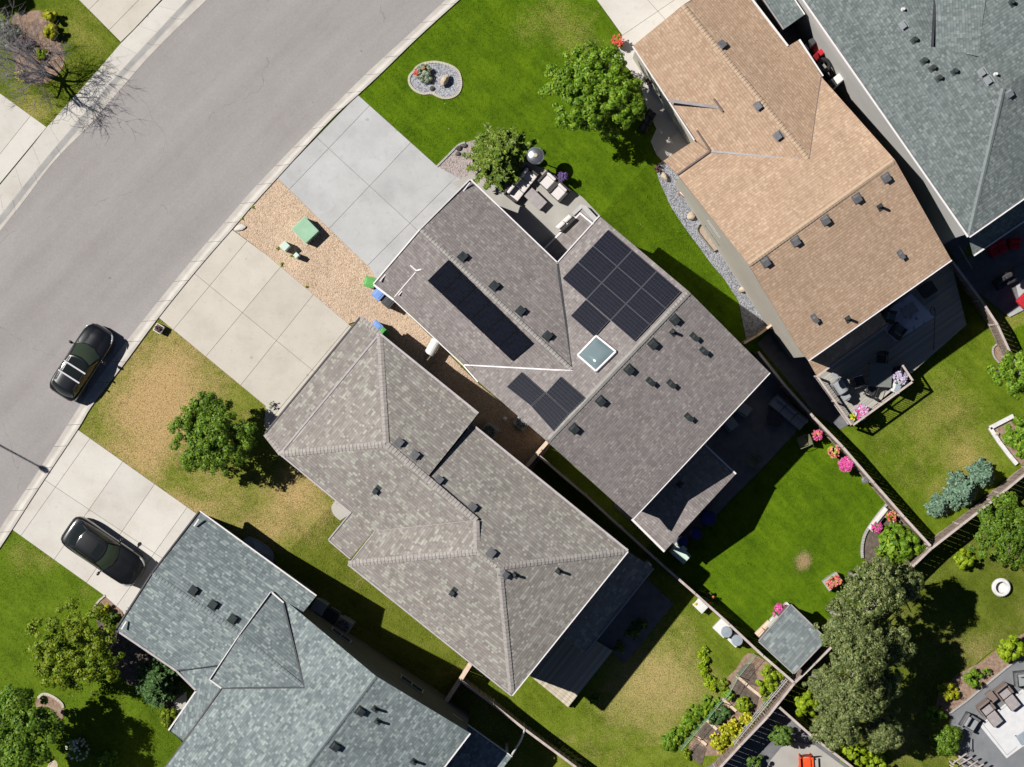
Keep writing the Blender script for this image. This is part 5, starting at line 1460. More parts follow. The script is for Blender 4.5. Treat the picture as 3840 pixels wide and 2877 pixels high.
def branch(p, d, l, r, lv):
    n = 3; pts = [p]; q = p.copy(); dd = d.copy()
    for i in range(n):
        dd = (dd + Vector((rng.uniform(-.22, .22), rng.uniform(-.22, .22), rng.uniform(-.12, .14)))).normalized()
        q = q + dd * l / n; pts.append(q.copy())
    rr = [r * (1 - .55 * i / n) for i in range(n + 1)]
    (m if lv < 2 else tw).tube(pts, rr, 6 if lv < 2 else 4, lv < 2)
    if lv >= 4: return
    k = (5, 4, 4, 2)[lv]
    for i in range(k):
        f = rng.uniform(.35, 1.0); j = min(n - 1, int(f * n)); b = pts[j] + (pts[j + 1] - pts[j]) * (f * n - j)
        a = rng.uniform(0, 6.283); s = dd.cross(Vector((math.cos(a), math.sin(a), .3))).normalized()
        nd_ = (dd * rng.uniform(.5, 1.0) + s * rng.uniform(.5, 1.0)).normalized()
        branch(b, nd_, l * rng.uniform(.55, .8), max(.008, r * (1 - .55 * f) * .55), lv + 1)


b0 = P(185, 285, 0)
for k, (dx, dy, l) in enumerate(((-.45, .75, 2.5), (-.95, -.1, 2.4), (.1, -.4, 1.7), (-.35, -.8, 2.1), (-.35, .3, 2.7), (.3, .3, 1.5), (-.9, .9, 2.6))):
    branch(b0 + Vector((0, 0, .9)), Vector((dx, dy, 1.0)).normalized(), l, .075, 0)
m.tube([b0 - Vector((0, 0, .1)), b0 + Vector((0, 0, .95))], [.15, .12], 9)
part(root, 'trunk', m, X['bark_bare'], world=True); part(root, 'twigs', tw, X['bark_bare'], world=True)
# ---- shrubs
shrub('golden_shrub', 'golden yellow shrub beside the leafless tree, upper of two', 186, 58, 30, .9, 'leaf_gold', 101, 30, 40, .1, group='golden shrubs across the street')
shrub('golden_shrub', 'golden yellow shrub beside the leafless tree, lower of two', 194, 118, 34, .9, 'leaf_gold', 102, 34, 40, .1, group='golden shrubs across the street')
shrub('silver_shrub', 'grey green feathery shrub at the left edge under the bare tree', 22, 125, 58, .8, 'leaf_grey', 103, 46, 40, .08)
shrub('low_shrub', 'small green plant at the foot of the leafless tree', 150, 205, 26, .4, 'leaf_lime', 104, 20, 30, .08)
shrub('low_shrub', 'purple tinged plant under the leafless tree', 105, 165, 34, .45, 'leaf_purple', 105, 20, 30, .08)
shrub('flowering_shrub', 'low yellow flowering plant at the edge of the bare tree bed', 78, 283, 22, .35, 'leaf_bright', 106, 16, 28, .07, 'bloom_yellow', 18)
shrub('corner_shrub', 'big bright green leafy shrub filling the corner bed by the fence', 3368, 2046, 92, 1.7, 'leaf_bright', 107, 95, 45, .15, irr=.25)
shrub('lime_shrub', 'yellow green shrub beside the fire pit lawn behind the fence corner', 3618, 2096, 42, 1.2, 'leaf_lime', 108, 34, 36, .11)
shrub('hop_shrub', 'lime leaved climber on the rear fence left of the aspens', 3022, 2640, 52, 1.9, 'leaf_lime', 109, 40, 40, .13)
shrub('yellow_shrub', 'lime green shrub along the neighbour fence at the bottom edge', 3215, 2830, 62, 1.4, 'leaf_lime', 110, 55, 42, .12, ratio=(1.3, .8))
shrub('yellow_shrub', 'lime green shrub right of the fence at the bottom edge', 3290, 2868, 42, 1.3, 'leaf_lime', 111, 34, 40, .12)
shrub('small_tree', 'small feathery tree left of the orange red chair', 2930, 2757, 48, 2.2, 'leaf_deep', 112, 44, 45, .10)
shrub('small_tree', 'small green shrub over the paved yard at the bottom edge', 2828, 2858, 34, 1.5, 'leaf_deep', 113, 28, 40, .10)
shrub('ball_shrub', 'round clipped green shrub at the edge of the grey terrace', 3649, 2546, 38, 1.0, 'leaf_bright', 114, 46, 45, .075, irr=.05)
shrub('ball_shrub', 'large dark round shrub at the left corner of the grey terrace', 3553, 2782, 66, 1.4, 'leaf_mid', 115, 100, 52, .08, irr=.06)
shrub('grassy_plant', 'spiky lime clump between the round shrubs by the terrace', 3561, 2596, 44, .7, 'leaf_gold', 116, 34, 32, .10)
shrub('grassy_plant', 'dark leafy plant just above the large round shrub', 3512, 2680, 42, .8, 'leaf_bright', 117, 34, 36, .10)
shrub('leafy_shrub', 'bright leafy shrub at the top of the grey terrace by the right edge', 3795, 2436, 58, 1.2, 'leaf_lime', 118, 56, 40, .13)
shrub('tiny_shrub', 'tiny reddish green shrub above the terrace edging', 3702, 2518, 19, .5, 'leaf_bright', 119, 14, 28, .07)
shrub('golden_shrub', 'golden shrub at the driveway corner of the blue grey house', 388, 2293, 27, .8, 'leaf_gold', 120, 26, 40, .09)
shrub('low_shrub', 'dark grassy plant beside the golden driveway corner shrub', 418, 2312, 28, .7, 'leaf_deep', 121, 24, 36, .09)
shrub('low_shrub', 'olive shrub at the porch step of the blue grey house', 628, 2695, 42, .8, 'leaf_yellow', 122, 34, 36, .09)
shrub('flowering_shrub', 'white flowering shrub in the shade right of the corner tree', 293, 2808, 44, .8, 'leaf_deep', 123, 34, 36, .09, 'bloom_white', 45, bs=.10)
shrub('leafy_shrub', 'bright leafed shrub at the bottom edge in the tree shade', 405, 2852, 40, .8, 'leaf_bright', 124, 34, 36, .1)
shrub('red_shrub', 'dark red twiggy shrub under the tan gutter', 2446, 308, 22, 1.6, 'leaf_purple', 125, 18, 28, .08)
shrub('red_shrub', 'smaller dark red shrub further along the tan gutter', 2487, 362, 16, 1.5, 'leaf_purple', 126, 14, 26, .08)
shrub('low_shrub', 'violet tinged plant at the head of the blue grey pebble strip', 2468, 632, 16, .4, 'leaf_purple', 127, 12, 26, .06)
shrub('dry_shrub', 'small grey twiggy plant at the corner of the mottled house', 1022, 1522, 20, .5, 'leaf_grey', 128, 9, 14, .05)
shrub('low_shrub', 'small plant in the shade by the blue grey wall', 1632, 2603, 18, .6, 'leaf_bright', 129, 14, 28, .08)
shrub('rose_shrub', 'reddish plant in the shade below the white table by the fence', 2660, 2245, 22, .7, 'leaf_deep', 130, 18, 28, .07, 'bloom_mixed', 12)
# ---- island bed plants
shrub('silver_plant', 'pale silver green plant in the island bed', *T('X8', 330, 620), 38, .55, 'leaf_grey', 140, 50, 40, .07, cat='plant')
shrub('red_flowers', 'red flower clump at the left end of the island bed', *T('X8', 120, 600), 11, .42, 'leaf_bright', 141, 8, 20, .06, 'bloom_red', 34, cat='flowers', bs=.09)
shrub('red_flowers', 'smaller red bloom among the silver plant in the island bed', *T('X8', 350, 500), 7, .62, 'leaf_bright', 142, 4, 16, .05, 'bloom_red', 12, cat='flowers', bs=.07)
# ---- vegetable garden rows
VG = [('Y6', 1050, 960, 54, 'leaf_lime', 1.0, 'big lime leaved potato bush in the netted corner of the vegetable garden', (1.05, 1.5)), ('Y6', 790, 1220, 34, 'leaf_lime', .7, 'lime vegetable clump in the middle of the garden', (1, 1.2)),
      ('Y6', 650, 1130, 26, 'leaf_bright', .5, 'green vegetable clump beside the garden net', (1.1, .9)), ('Y6', 850, 1370, 30, 'leaf_gold', .7, 'yellow green clump beside the rear fence in the garden', (1.2, 1)),
      ('Y6', 660, 1520, 50, 'leaf_gold', .9, 'large yellow flowering clump at the bottom of the garden', (1.1, 1)), ('Y6', 700, 1430, 26, 'leaf_gold', .7, 'yellow clump above the large flowering one', (1, 1)),
      ('Y6', 560, 1620, 36, 'leaf_yellow', .6, 'olive clump at the bottom edge of the garden', (1, 1)), ('Y6', 520, 1360, 34, 'leaf_juniper', .5, 'feathery blue green carrot patch in the garden', (1, 1.1)),
      ('Y6', 610, 1300, 30, 'leaf_juniper', .5, 'feathery green patch beside the carrots', (1, 1)), ('Y6', 1020, 1220, 24, 'leaf_bright', .6, 'green row along the rear fence in the garden', (.8, 1.6)),
      ('Y6', 420, 1180, 26, 'leaf_bright', .4, 'broad leaved plant at the lawn edge of the garden', (1, 1)), ('Y6', 300, 1300, 34, 'leaf_bright', .4, 'bushy plant on the lawn edge, below the broad leaved one', (1.2, 1)),
      ('Y6', 230, 1400, 34, 'leaf_bright', .4, 'leafy plant on the lawn edge by the dark soil', (1.2, .9)), ('Y6', 100, 1540, 40, 'leaf_bright', .4, 'leafy plant at the lower end of the lawn edge row', (1.2, .9)),
      ('Y6', 30, 1610, 40, 'leaf_bright', .4, 'last leafy plant of the lawn edge row at the bottom', (1, 1)), ('Y6', 590, 1010, 28, 'leaf_yellow', .3, 'olive ground cover beside the soil tongue', (1, 1.1)),
      ('Y7', 870, 1500, 20, 'leaf_lime', .4, 'lime seedlings between the two lower soil patches', (.8, 1.5)), ('Y7', 1250, 1350, 40, 'leaf_gold', .7, 'yellow clump next to the lowest rear fence', (.9, 1.2))]
for k, (t_, x, y, r, mt, h, lb, ra) in enumerate(VG):
    shrub('vegetable_plant', lb, *T(t_, x, y), r, h, mt, 160 + k, max(14, int(r * .8)), 34, .10, 'bloom_yellow' if mt == 'leaf_gold' else None, 24, group='plants of the vegetable garden', cat='plant', ratio=ra)
SQ = [(390, 650), (370, 710), (400, 760), (365, 820), (405, 860), (390, 910), (440, 950), (490, 985), (430, 1010), (470, 1050)]
for k, (x, y) in enumerate(SQ):
    shrub('squash_plant', 'broad leaved squash plant in the winding row on the dry lawn', *T('Y6', x, y), 15 if k else 9, .38, 'leaf_lime', 190 + k, 9, 14, .17, group='row of squash plants on the dry lawn', cat='plant')


rv = random.Random(5)
for k in range(13):
    t = k / 12; x, y = 500 - 480 * t + rv.uniform(-22, 22), 1200 + 430 * t + rv.uniform(-22, 22)
    shrub('border_plant', 'leafy plant of the dense green border between the dry lawn and the garden net', *T('Y6', x, y), rv.uniform(17, 27), .36, ('leaf_bright', 'leaf_mid', 'leaf_lime')[k % 3], 640 + k, 16, 26, .085, group='green border of the vegetable garden', cat='plant', irr=.3)
for k in range(9):
    t = k / 8; x, y = 905 - 330 * t + rv.uniform(-14, 14), 1330 + 300 * t + rv.uniform(-14, 14)
    shrub('row_plant', 'yellow green plant of the narrow row along the lattice in the garden', *T('Y6', x, y), rv.uniform(13, 20), .45, ('leaf_lime', 'leaf_gold')[k % 2], 660 + k, 12, 24, .075, group='row along the lattice in the garden', cat='plant', irr=.3)
for k, (t_, x, y) in enumerate((('K', 790, 820), ('K', 840, 765), ('K', 700, 915), ('K', 545, 1235))):
    shrub('shade_plant', ('dark plant in the shade on the stone patio, middle one', 'dark plant in the shade on the stone patio, upper one', 'dark plant in the shade at the corner of the stone patio', 'low plant at the tip of the roof shadow on the dry lawn')[k], *T(t_, x, y), (34, 28, 24, 22)[k], .5, 'leaf_deep', 680 + k, 20, 26, .09, cat='plant', irr=.3)
for k, (t_, x, y) in enumerate((('B', 150, 1545), ('B', 240, 1590), ('B', 178, 1640), ('A', 1505, 1355), ('A', 1570, 1290), ('F', 175, 75), ('F', 330, 208))):
    shrub('weed', 'tiny green weed at the edge of the tan pebbles', *T(t_, x, y), (9, 8, 6, 7, 6, 7, 6)[k], .12, 'leaf_lime', 690 + k, 6, 12, .05, group='weeds along the tan pebbles', cat='plant', irr=.3)


# ---- grass blades on the lawns
def grass_blades(pts, mat, dens, seed, label):
    rng = random.Random(seed); m = M()
    x0, x1 = max(-40, min(p[0] for p in pts)), min(3880, max(p[0] for p in pts)); y0, y1 = max(-40, min(p[1] for p in pts)), min(2917, max(p[1] for p in pts))
    n = int((x1 - x0) * (y1 - y0) * S * S * dens)
    ov = [(o, min(p[0] for p in o), max(p[0] for p in o), min(p[1] for p in o), max(p[1] for p in o)) for o in OVER]
    ov = [o for o in ov if o[1] < x1 and o[2] > x0 and o[3] < y1 and o[4] > y0]
    for _ in range(n):
        x, y = rng.uniform(x0, x1), rng.uniform(y0, y1)
        if not inpoly(x, y, pts): continue
        if any(a <= x <= b and c <= y <= d and inpoly(x, y, o) for o, a, b, c, d in ov): continue
        q = P(x, y); h = rng.uniform(.012, .04)
        for k in range(2):
            a = rng.uniform(0, 6.283); w = rng.uniform(.012, .03); ln = rng.uniform(.05, .11); b = a + 1.57
            i = len(m.v)
            ox, oy = q.x + rng.uniform(-.04, .04), q.y + rng.uniform(-.04, .04)
            m.v += [(ox - math.cos(b) * w, oy - math.sin(b) * w, q.z), (ox + math.cos(b) * w, oy + math.sin(b) * w, q.z), (ox + math.cos(a) * ln, oy + math.sin(a) * ln, q.z + h)]
            m.f.append((i, i + 1, i + 2)); m.uv.append(None)
    o = bpy.data.objects.new('grass', m.mesh('grass', X[mat])); link(o); tag(o, 'short blades of grass on the ' + label, None, None, 'stuff')


for k, (pts, mt, dn, lb) in enumerate(LAWNS): grass_blades(pts, mt, dn * 2, 300 + k, lb)
# ------------------------------------------------------------------ cars
def lerp(a, b, t): return a + (b - a) * t


def itp(tab, x):
    for (x0, v0), (x1, v1) in zip(tab, tab[1:]):
        if x0 >= x >= x1: return lerp(v0, v1, (x0 - x) / (x0 - x1))
    return tab[0][1] if x > tab[0][0] else tab[-1][1]


def car(name, label, loc, rz, sp):
    root = thing(name, label, 'car', loc, rz)
    L, W = sp['L'], sp['W']; hl = L / 2; paint = X[sp['paint']]
    wt = [(f * hl, w * W / 2) for f, w in ((1, .30), (.985, .50), (.95, .70), (.90, .82), (.82, .915), (.68, .98), (.3, .985), (0, .98), (-.4, .99), (-.7, 1.0), (-.86, .94), (-.94, .82), (-.98, .64), (-1, .44))]
    bt = [(f * hl, z) for f, z in ((1, .56), (.97, .70), (.9, .80), (.75, .88), (.45, .96), (0, 1.0), (-.6, 1.03), (-.9, 1.02), (-.97, .92), (-1, .72))]
    ct = [(f * hl, z) for f, z in ((1, .60), (.97, .76), (.9, .87), (.75, .96), (.45, 1.03), (.2, 1.05), (0, 1.02), (-.6, 1.04), (-.9, 1.06), (-.97, .96), (-1, .75))]
    xs = [hl * f for f in (1, .985, .95, .9, .82, .7, .55, .4, .2, 0, -.2, -.4, -.6, -.75, -.86, -.93, -.975, -1)]
    m = M(); rows = []
    for x in xs:
        w, b, c = itp(wt, x), itp(bt, x), itp(ct, x)
        half = [(w * .90, .24), (w * .985, .42), (w, .62 if b > .7 else b * .8), (w * .985, b - .06), (w * .93, b), (w * .66, lerp(b, c, .75)), (w * .33, c - .005), (0, c)]
        rows.append([Vector((x, y, z)) for y, z in half] + [Vector((x, -y, z)) for y, z in reversed(half[:-1])])
    n = len(rows[0]); m.v = [tuple(p) for r in rows for p in r]
    for i in range(len(rows) - 1):
        for j in range(n - 1):
            a = i * n + j; m.f.append((a, a + n, a + n + 1, a + 1)); m.uv.append(None)
    m.f.append(tuple(range(n))); m.uv.append(None); m.f.append(tuple(reversed(range((len(rows) - 1) * n, len(rows) * n)))); m.uv.append(None)
    body = part(root, 'body', m, paint, smooth=True, sub=1)
    # greenhouse curves
    xc, xf, xr, xt = sp['cowl'], sp['rf'], sp['rr'], sp['tail']; ht = sp['top']; wb, wr = W * .445, W * sp.get('wr', .34)
    bow = sp.get('bow', .3)
    cw = lambda v: Vector((xc - bow * v * v, wb * .97 * v, 1.035 - .03 * v * v))
    rf = lambda v: Vector((xf - .16 * v * v, wr * v, ht - .02 - .06 * abs(v) ** 3))
    rm = lambda v: Vector(((xf + xr) / 2, wr * 1.03 * v, ht + .015 - .06 * abs(v) ** 3))
    rr = lambda v: Vector((xr + .10 * v * v, wr * .97 * v, ht - .05 - .06 * abs(v) ** 3))
    tl = lambda v: Vector((xt + .16 * v * v, wb * .90 * v, 1.04))
    up = Vector((0, 0, 1))

    def patch(nm, f, mat, par, nu=8, nv=12, dz=0.0, flip=False, sm=True):
        g = M(); g.grid(lambda u, v: f(u, v * 2 - 1) + up * dz, nu, nv, flip); return part(root, nm, g, mat, par, smooth=sm)
    ws = lambda u, v: cw(v) * (1 - u) + rf(v) * u + Vector((.02, 0, .05)) * math.sin(math.pi * u)
    ro = lambda u, v: (rf(v) * (1 - u) * (1 - u) + rm(v) * 2 * u * (1 - u) * 1.0 + rr(v) * u * u)
    rw = lambda u, v: rr(v) * (1 - u) + tl(v) * u + Vector((-.03, 0, .05)) * math.sin(math.pi * u)
    cab = M()
    cab.grid(lambda u, v: ws(u, v * 2 - 1), 8, 12); cab.grid(lambda u, v: ro(u, v * 2 - 1), 10, 12); cab.grid(lambda u, v: rw(u, v * 2 - 1), 8, 12)
    for s in (1, -1):
        bl = lambda u: cw(s) * (1 - u) + tl(s) * u + Vector((0, s * .06 * math.sin(math.pi * u), 0))
        tp = lambda u: ro(min(1, max(0, (u - .12) / .80)), s)
        cab.grid(lambda u, v: bl(u) * (1 - v) + tp(u) * v + Vector((0, s * .03 * math.sin(math.pi * v), 0)), 14, 5, s > 0)
    cabin = part(root, 'cabin', cab, paint, smooth=True)
    patch('windshield', lambda u, v: ws(.05 + .87 * u, v * .93), X['wind_glass'], None, dz=.012)
    patch('rear_window', lambda u, v: rw(.06 + .72 * u, v * .86), X['car_glass'], None, dz=.014)
    for s in (1, -1):
        bl = lambda u: cw(s) * (1 - u) + tl(s) * u + Vector((0, s * .06 * math.sin(math.pi * u), 0))
        tp = lambda u: ro(min(1, max(0, (u - .12) / .80)), s)
        for u0, u1 in ((.13, .43), (.455, .70), (.725, .9)):
            g = M(); g.grid(lambda u, v: bl(lerp(u0, u1, u)) * (.9 - .76 * v) + tp(lerp(u0 * .94 + .03, u1 * .97, u)) * (.1 + .76 * v) + Vector((0, s * (.03 * math.sin(math.pi * (.1 + .76 * v)) + .012), .004)), 6, 5, s > 0)
            part(root, 'side_window', g, X['car_glass'], smooth=True)
    # panel lines: bonnet, doors
    hood = M(); hc = lambda u, v: Vector((lerp(xc + .02, hl * .90, u) - .26 * v * v * (1 - .1 * u), v * lerp(wb * .93, W * .36, u), itp(ct, lerp(xc, hl * .88, u)) + .012 - .05 * abs(v) ** 2.5 + .012 * math.cos(v * 5)))
    hood.grid(lambda u, v: hc(u, v * 2 - 1), 8, 12); part(root, 'bonnet', hood, paint, smooth=True)
    for s in (1, -1):
        g = M(); g.tube([Vector((hl * .955, s * W * .30, .74)), Vector((hl * .93, s * W * .36, .79)), Vector((hl * .86, s * W * .42, .85)), Vector((hl * .76, s * W * .455, .885))], [.02, .045, .05, .02], 8)
        part(root, 'headlight', g, X['lamp_glass'], smooth=True)
        g = M(); g.tube([Vector((-hl * .972, s * W * .25, .86)), Vector((-hl * .94, s * W * .36, .89)), Vector((-hl * .87, s * W * .44, .92))], [.03, .045, .02], 8)
        part(root, 'taillight', g, X['lamp_red'], smooth=True)
        g = M(); g.ico((xc - .42, s * (W / 2 + .12), 1.0), .13, 2, sq=(.62, 1.05, .62)); g.bar((xc - .38, s * (W / 2 - .06), .97), (xc - .40, s * (W / 2 + .08), .98), .05, .04)
        part(root, 'wing_mirror', g, paint, smooth=True)
        for xw in (hl * .63, -hl * .61):
            g = M(); R_ = .34
            c = Vector((xw, s * (W / 2 - .12), R_))
            prof = [(R_ * .62, -.1), (R_ * .96, -.11), (R_, -.07), (R_, .07), (R_ * .96, .11), (R_ * .62, .1)]
            for i in range(len(prof) - 1):
                pass
            gm = M(); gm.lathe(prof, n=22); gm.v = [(c.x + v[0], c.y + v[2], c.z + v[1]) for v in gm.v]
            w_ = part(root, 'wheel', gm, X['tyre'])
            rm_ = M(); rm_.lathe([(R_ * .1, .085), (R_ * .62, .095), (R_ * .64, .06)], n=18); rm_.v = [(c.x + v[0], c.y + s * v[2], c.z + v[1]) for v in rm_.v]
            part(root, 'rim', rm_, X['rim'], w_)
    g = M(); g.bar((hl * .965, -W * .25, .66), (hl * .965, W * .25, .66), .10, .12); part(root, 'grille', g, X['rubber'], bevel=.02)
    g = M(); g.bar((hl * .93, -W * .30, .40), (hl * .93, W * .30, .40), .2, .12); part(root, 'bumper', g, X['rubber'], bevel=.04)
    g = M(); g.bar((-hl * .955, -W * .32, .42), (-hl * .955, W * .32, .42), .14, .16); part(root, 'bumper', g, X['rubber'], bevel=.04)
    for s in (-.25, .35):
        g = M(); g.tube([ws(.02, s) + up * .03, ws(.10, s - .45) + up * .03], .012, 5); part(root, 'wiper', g, X['rubber'])
    for s in (1, -1):
        g = M(); pts = [ro(u, s * .93) + up * .05 for u in (.06, .3, .6, .94)]; g.tube([pts[0] - up * .05] + pts + [pts[-1] - up * .05], .018, 6)
        part(root, 'roof_rail', g, X['rubber'], smooth=True)
    if sp.get('bars'):
        for xb in sp['bars']:
            u = (xf - xb) / (xf - xr)
            g = M(); a, b = ro(u, -1) + up * .11, ro(u, 1) + up * .11; a.z = b.z = max(a.z, ht + .07); a.y -= .05; b.y += .05; g.bar(a, b, .085, .035)
            for e in (a, b): g.bar((e.x, e.y * .93, e.z), (e.x, e.y * .93, e.z - .12), .06, .05, (1, 0, 0))
            part(root, 'crossbar', g, X['alu'], bevel=.008)
        patch('sunroof', lambda u, v: ro(.04 + .60 * u, v * .80), X['car_glass'], None, dz=.010)
    else:
        patch('sunroof', lambda u, v: ro(.09 + .27 * u, v * .56), X['car_glass'], None, dz=.010)
        for s in (1, -1):
            g = M(); g.tube([cw(s) * (1 - u) + tl(s) * u + Vector((0, s * (.06 * math.sin(math.pi * u) + .012), .02)) for u in [i / 10 for i in range(11)]], .012, 5)
            part(root, 'window_trim', g, X['vent_grey'])
    g = M(); a = tl(0); g.tube([Vector((xt + .02, -.2, .93)), Vector((xt - .02, 0, .935)), Vector((xt + .02, .2, .93))], .02, 6); part(root, 'tailgate_handle', g, X['chrome'])
    return root


a1 = adir(.538, -.843)
car('parked_car', 'black car with two silver roof bars parked on the street beside the kerb', P(*T('X2', 562, 690), 0) + Vector((.0, 0, -.02)), a1,
    dict(L=4.32, W=1.80, paint='paint_black', cowl=1.02, rf=.20, rr=-1.62, tail=-2.0, top=1.56, bars=(-.26, -.94), wr=.34))
a2 = adir(.824, .567)
car('parked_car', 'dark car with a sunroof parked on the pale driveway of the blue grey house', P(*T('X3', 828, 762), .04), a2,
    dict(L=4.7, W=1.90, paint='paint_grey', cowl=.88, rf=.16, rr=-1.35, tail=-2.02, top=1.46, wr=.33))


# ------------------------------------------------------------------ street side boxes and bins
def cabinet(name, label, x, y, rz, d, mat, lid=True, slope=0, z=None, base=None, group=None):
    p = P(x, y, z if z is not None else G(x, y))
    root = thing(name, label, 'utility box', p, rz, group)
    m = M(); m.box((0, 0, d[2] / 2), (d[0] * .96, d[1] * .96, d[2])); part(root, 'cabinet_body', m, X[mat], bevel=.02)
    m = M()
    vs = [(-d[0] / 2, -d[1] / 2, d[2]), (d[0] / 2, -d[1] / 2, d[2] - slope), (d[0] / 2, d[1] / 2, d[2] - slope), (-d[0] / 2, d[1] / 2, d[2])]
    vs += [(a, b, c + .07) for a, b, c in vs]
    m.idx(vs, [(3, 2, 1, 0), (4, 5, 6, 7), (0, 1, 5, 4), (1, 2, 6, 5), (2, 3, 7, 6), (3, 0, 4, 7)])
    part(root, 'lid', m, X[mat], bevel=.025)
    m = M(); m.box((d[0] * .48, 0, d[2] * .55), (.03, .05, .12)); part(root, 'latch', m, X['rubber'])
    m = M(); m.box((0, 0, .03), (d[0] * 1.08, d[1] * 1.08, .08)); part(root, 'base_pad', m, X['concrete'])
    return root


u_ = adir(.72, .70)
cabinet('transformer_box', 'large pale green transformer box on the tan pebbles', *T('B', 332, 1436), adir(.69, .72) + .0, (1.08, .98, .72), 'green_box', slope=.06)
cabinet('utility_pedestal', 'larger of two whitish green utility pedestals beside the beige driveway', *T('B', 205, 1535), u_, (.40, .42, .70), 'green_box2')
cabinet('utility_pedestal', 'smaller of two whitish green utility pedestals beside the beige driveway', *T('B', 275, 1592), u_, (.24, .26, .62), 'green_box2')


def bin_(label, x, y, rz, mat, open_=False, z=None):
    p = P(x, y, z if z is not None else G(x, y) + .02)
    root = thing('wheelie_bin', label, 'bin', p, rz, 'wheelie bins between the two houses')
    m = M(); m.box((0, 0, .48), (.50, .46, .92), taper=1.12) if not open_ else None
    if open_:
        pass
    part(root, 'bin_body', m, X[mat], bevel=.03) if m.v else None
    m = M(); m.box((.0, 0, .98), (.62, .58, .06), taper=.93); m.box((.0, 0, 1.02), (.5, .4, .03), taper=.8); part(root, 'lid', m, X[mat], bevel=.02)
    m = M(); m.tube([(-.33, -.2, .92), (-.36, 0, .92), (-.33, .2, .92)], .02, 6); part(root, 'handle', m, X['rubber'])
    for s in (1, -1):
        m = M(); m.lathe([(.1, -.03), (.1, .03)], n=14); m.v = [(-.24 + v[0], s * .24 + v[2], .1 + v[1]) for v in m.v]; part(root, 'wheel', m, X['tyre'])
    return root


ab = adir(-.66, .75)
bin_('green wheelie bin at the front corner of the solar panel house', *T('Y1', 470, 372), adir(-.80, -.2), 'bin_green')
bin_('blue wheelie bin below the green one, at the wall of the solar panel house', *T('Y1', 578, 516), ab, 'bin_blue')
bin_('dark grey wheelie bin next in line along the wall of the solar panel house', *T('Y1', 702, 612), ab, 'bin_black')
bin_('blue wheelie bin half under the eave of the mottled roof house', *T('Y1', 548, 925), adir(.66, -.75), 'bin_blue')
bin_('small green bin tucked under the eave of the mottled roof house', *T('Y1', 628, 1005), adir(.66, -.75), 'bin_green')
# white tank by the wall
root = thing('water_tank', 'white cylinder tank on its side at the wall of the solar panel house', 'tank', P(*T('Y1', 1235, 1165)))
ax = Vector((P(*T('Y1', 1270, 1105), .6) - P(*T('Y1', 1200, 1230), .6))); c0_ = P(*T('Y1', 1235, 1170), .75)
d_ = ax.normalized(); e0, e1 = c0_ - d_ * .42, c0_ + d_ * .42
m = M(); m.tube([e0 - d_ * .06, e0, e1, e1 + d_ * .06], [.2, .27, .27, .2], 18); part(root, 'tank_body', m, X['white_plastic'], world=True, smooth=False)
m = M()
for e in (e0 + d_ * .12, e1 - d_ * .12): m.bar((e.x, e.y, 0), (e.x, e.y, e.z - .2), .4, .05, (d_.x, d_.y, 0))
part(root, 'stand', m, X['white_plastic'], world=True)


def ac_unit(label, x, y, rz, mat='beige_plastic', s=.8, h=.75):
    p = P(x, y, G(x, y) + .02)
    root = thing('air_conditioner', label, 'air conditioner', p, rz)
    m = M(); m.box((0, 0, h / 2 + .06), (s, s, h)); part(root, 'casing', m, X[mat], bevel=.03)
    m = M(); m.lathe([(.0, .0), (s * .40, 0), (s * .42, .03), (s * .36, .04)], (0, 0, h + .065), 22, False); part(root, 'fan_guard', m, X['bin_black'])
    m = M()
    for k in range(4): m.box((0, 0, h + .115), (s * .84, .02, .012), rz=k * math.pi / 4)
    for r in (.14, .26): m.tube([(math.cos(a * .314) * s * r * 1.3, math.sin(a * .314) * s * r * 1.3, h + .115) for a in range(21)], .008, 4)
    part(root, 'fan_grille', m, X[mat])
    m = M(); m.box((0, 0, .03), (s * 1.15, s * 1.15, .06)); part(root, 'pad', m, X['concrete'])
    return root


ac_unit('air conditioner in the shade at the wall of the mottled roof house', *T('Y2', 440, 560), adir(.78, .62), s=.8)
ac_unit('air conditioner half under the eave of the solar panel house', *T('Y2', 850, 440), adir(.78, .62), 'concrete_grey', s=.7)
ac_unit('air conditioner with a round fan beside the blue grey wall', *T('Y3', 1453, 1300), adir(.85, .53), s=.85)
cabinet('storage_box', 'grey green box nearest the garage corner, in the shade by the blue grey wall', *T('Y3', 1165, 1060), adir(.85, .53), (.75, .7, .8), 'beige_plastic')
cabinet('storage_box', 'dark violet box between the air conditioner and the grey green box', *T('Y3', 1290, 1165), adir(.85, .53), (.85, .7, .8), 'pot_dark')
root = thing('garden_lamp', 'small round white lamp post in the shaded side yard', 'lamp', P(*T('Y2', 640, 402)))
m = M(); p = P(*T('Y2', 640, 402)); m.tube([p, p + Vector((0, 0, .45))], .04, 8); part(root, 'post', m, X['white_plastic'], world=True)
m = M(); m.ico(p + Vector((0, 0, .55)), .13, 2); part(root, 'globe', m, X['white_plastic'], world=True, smooth=True)
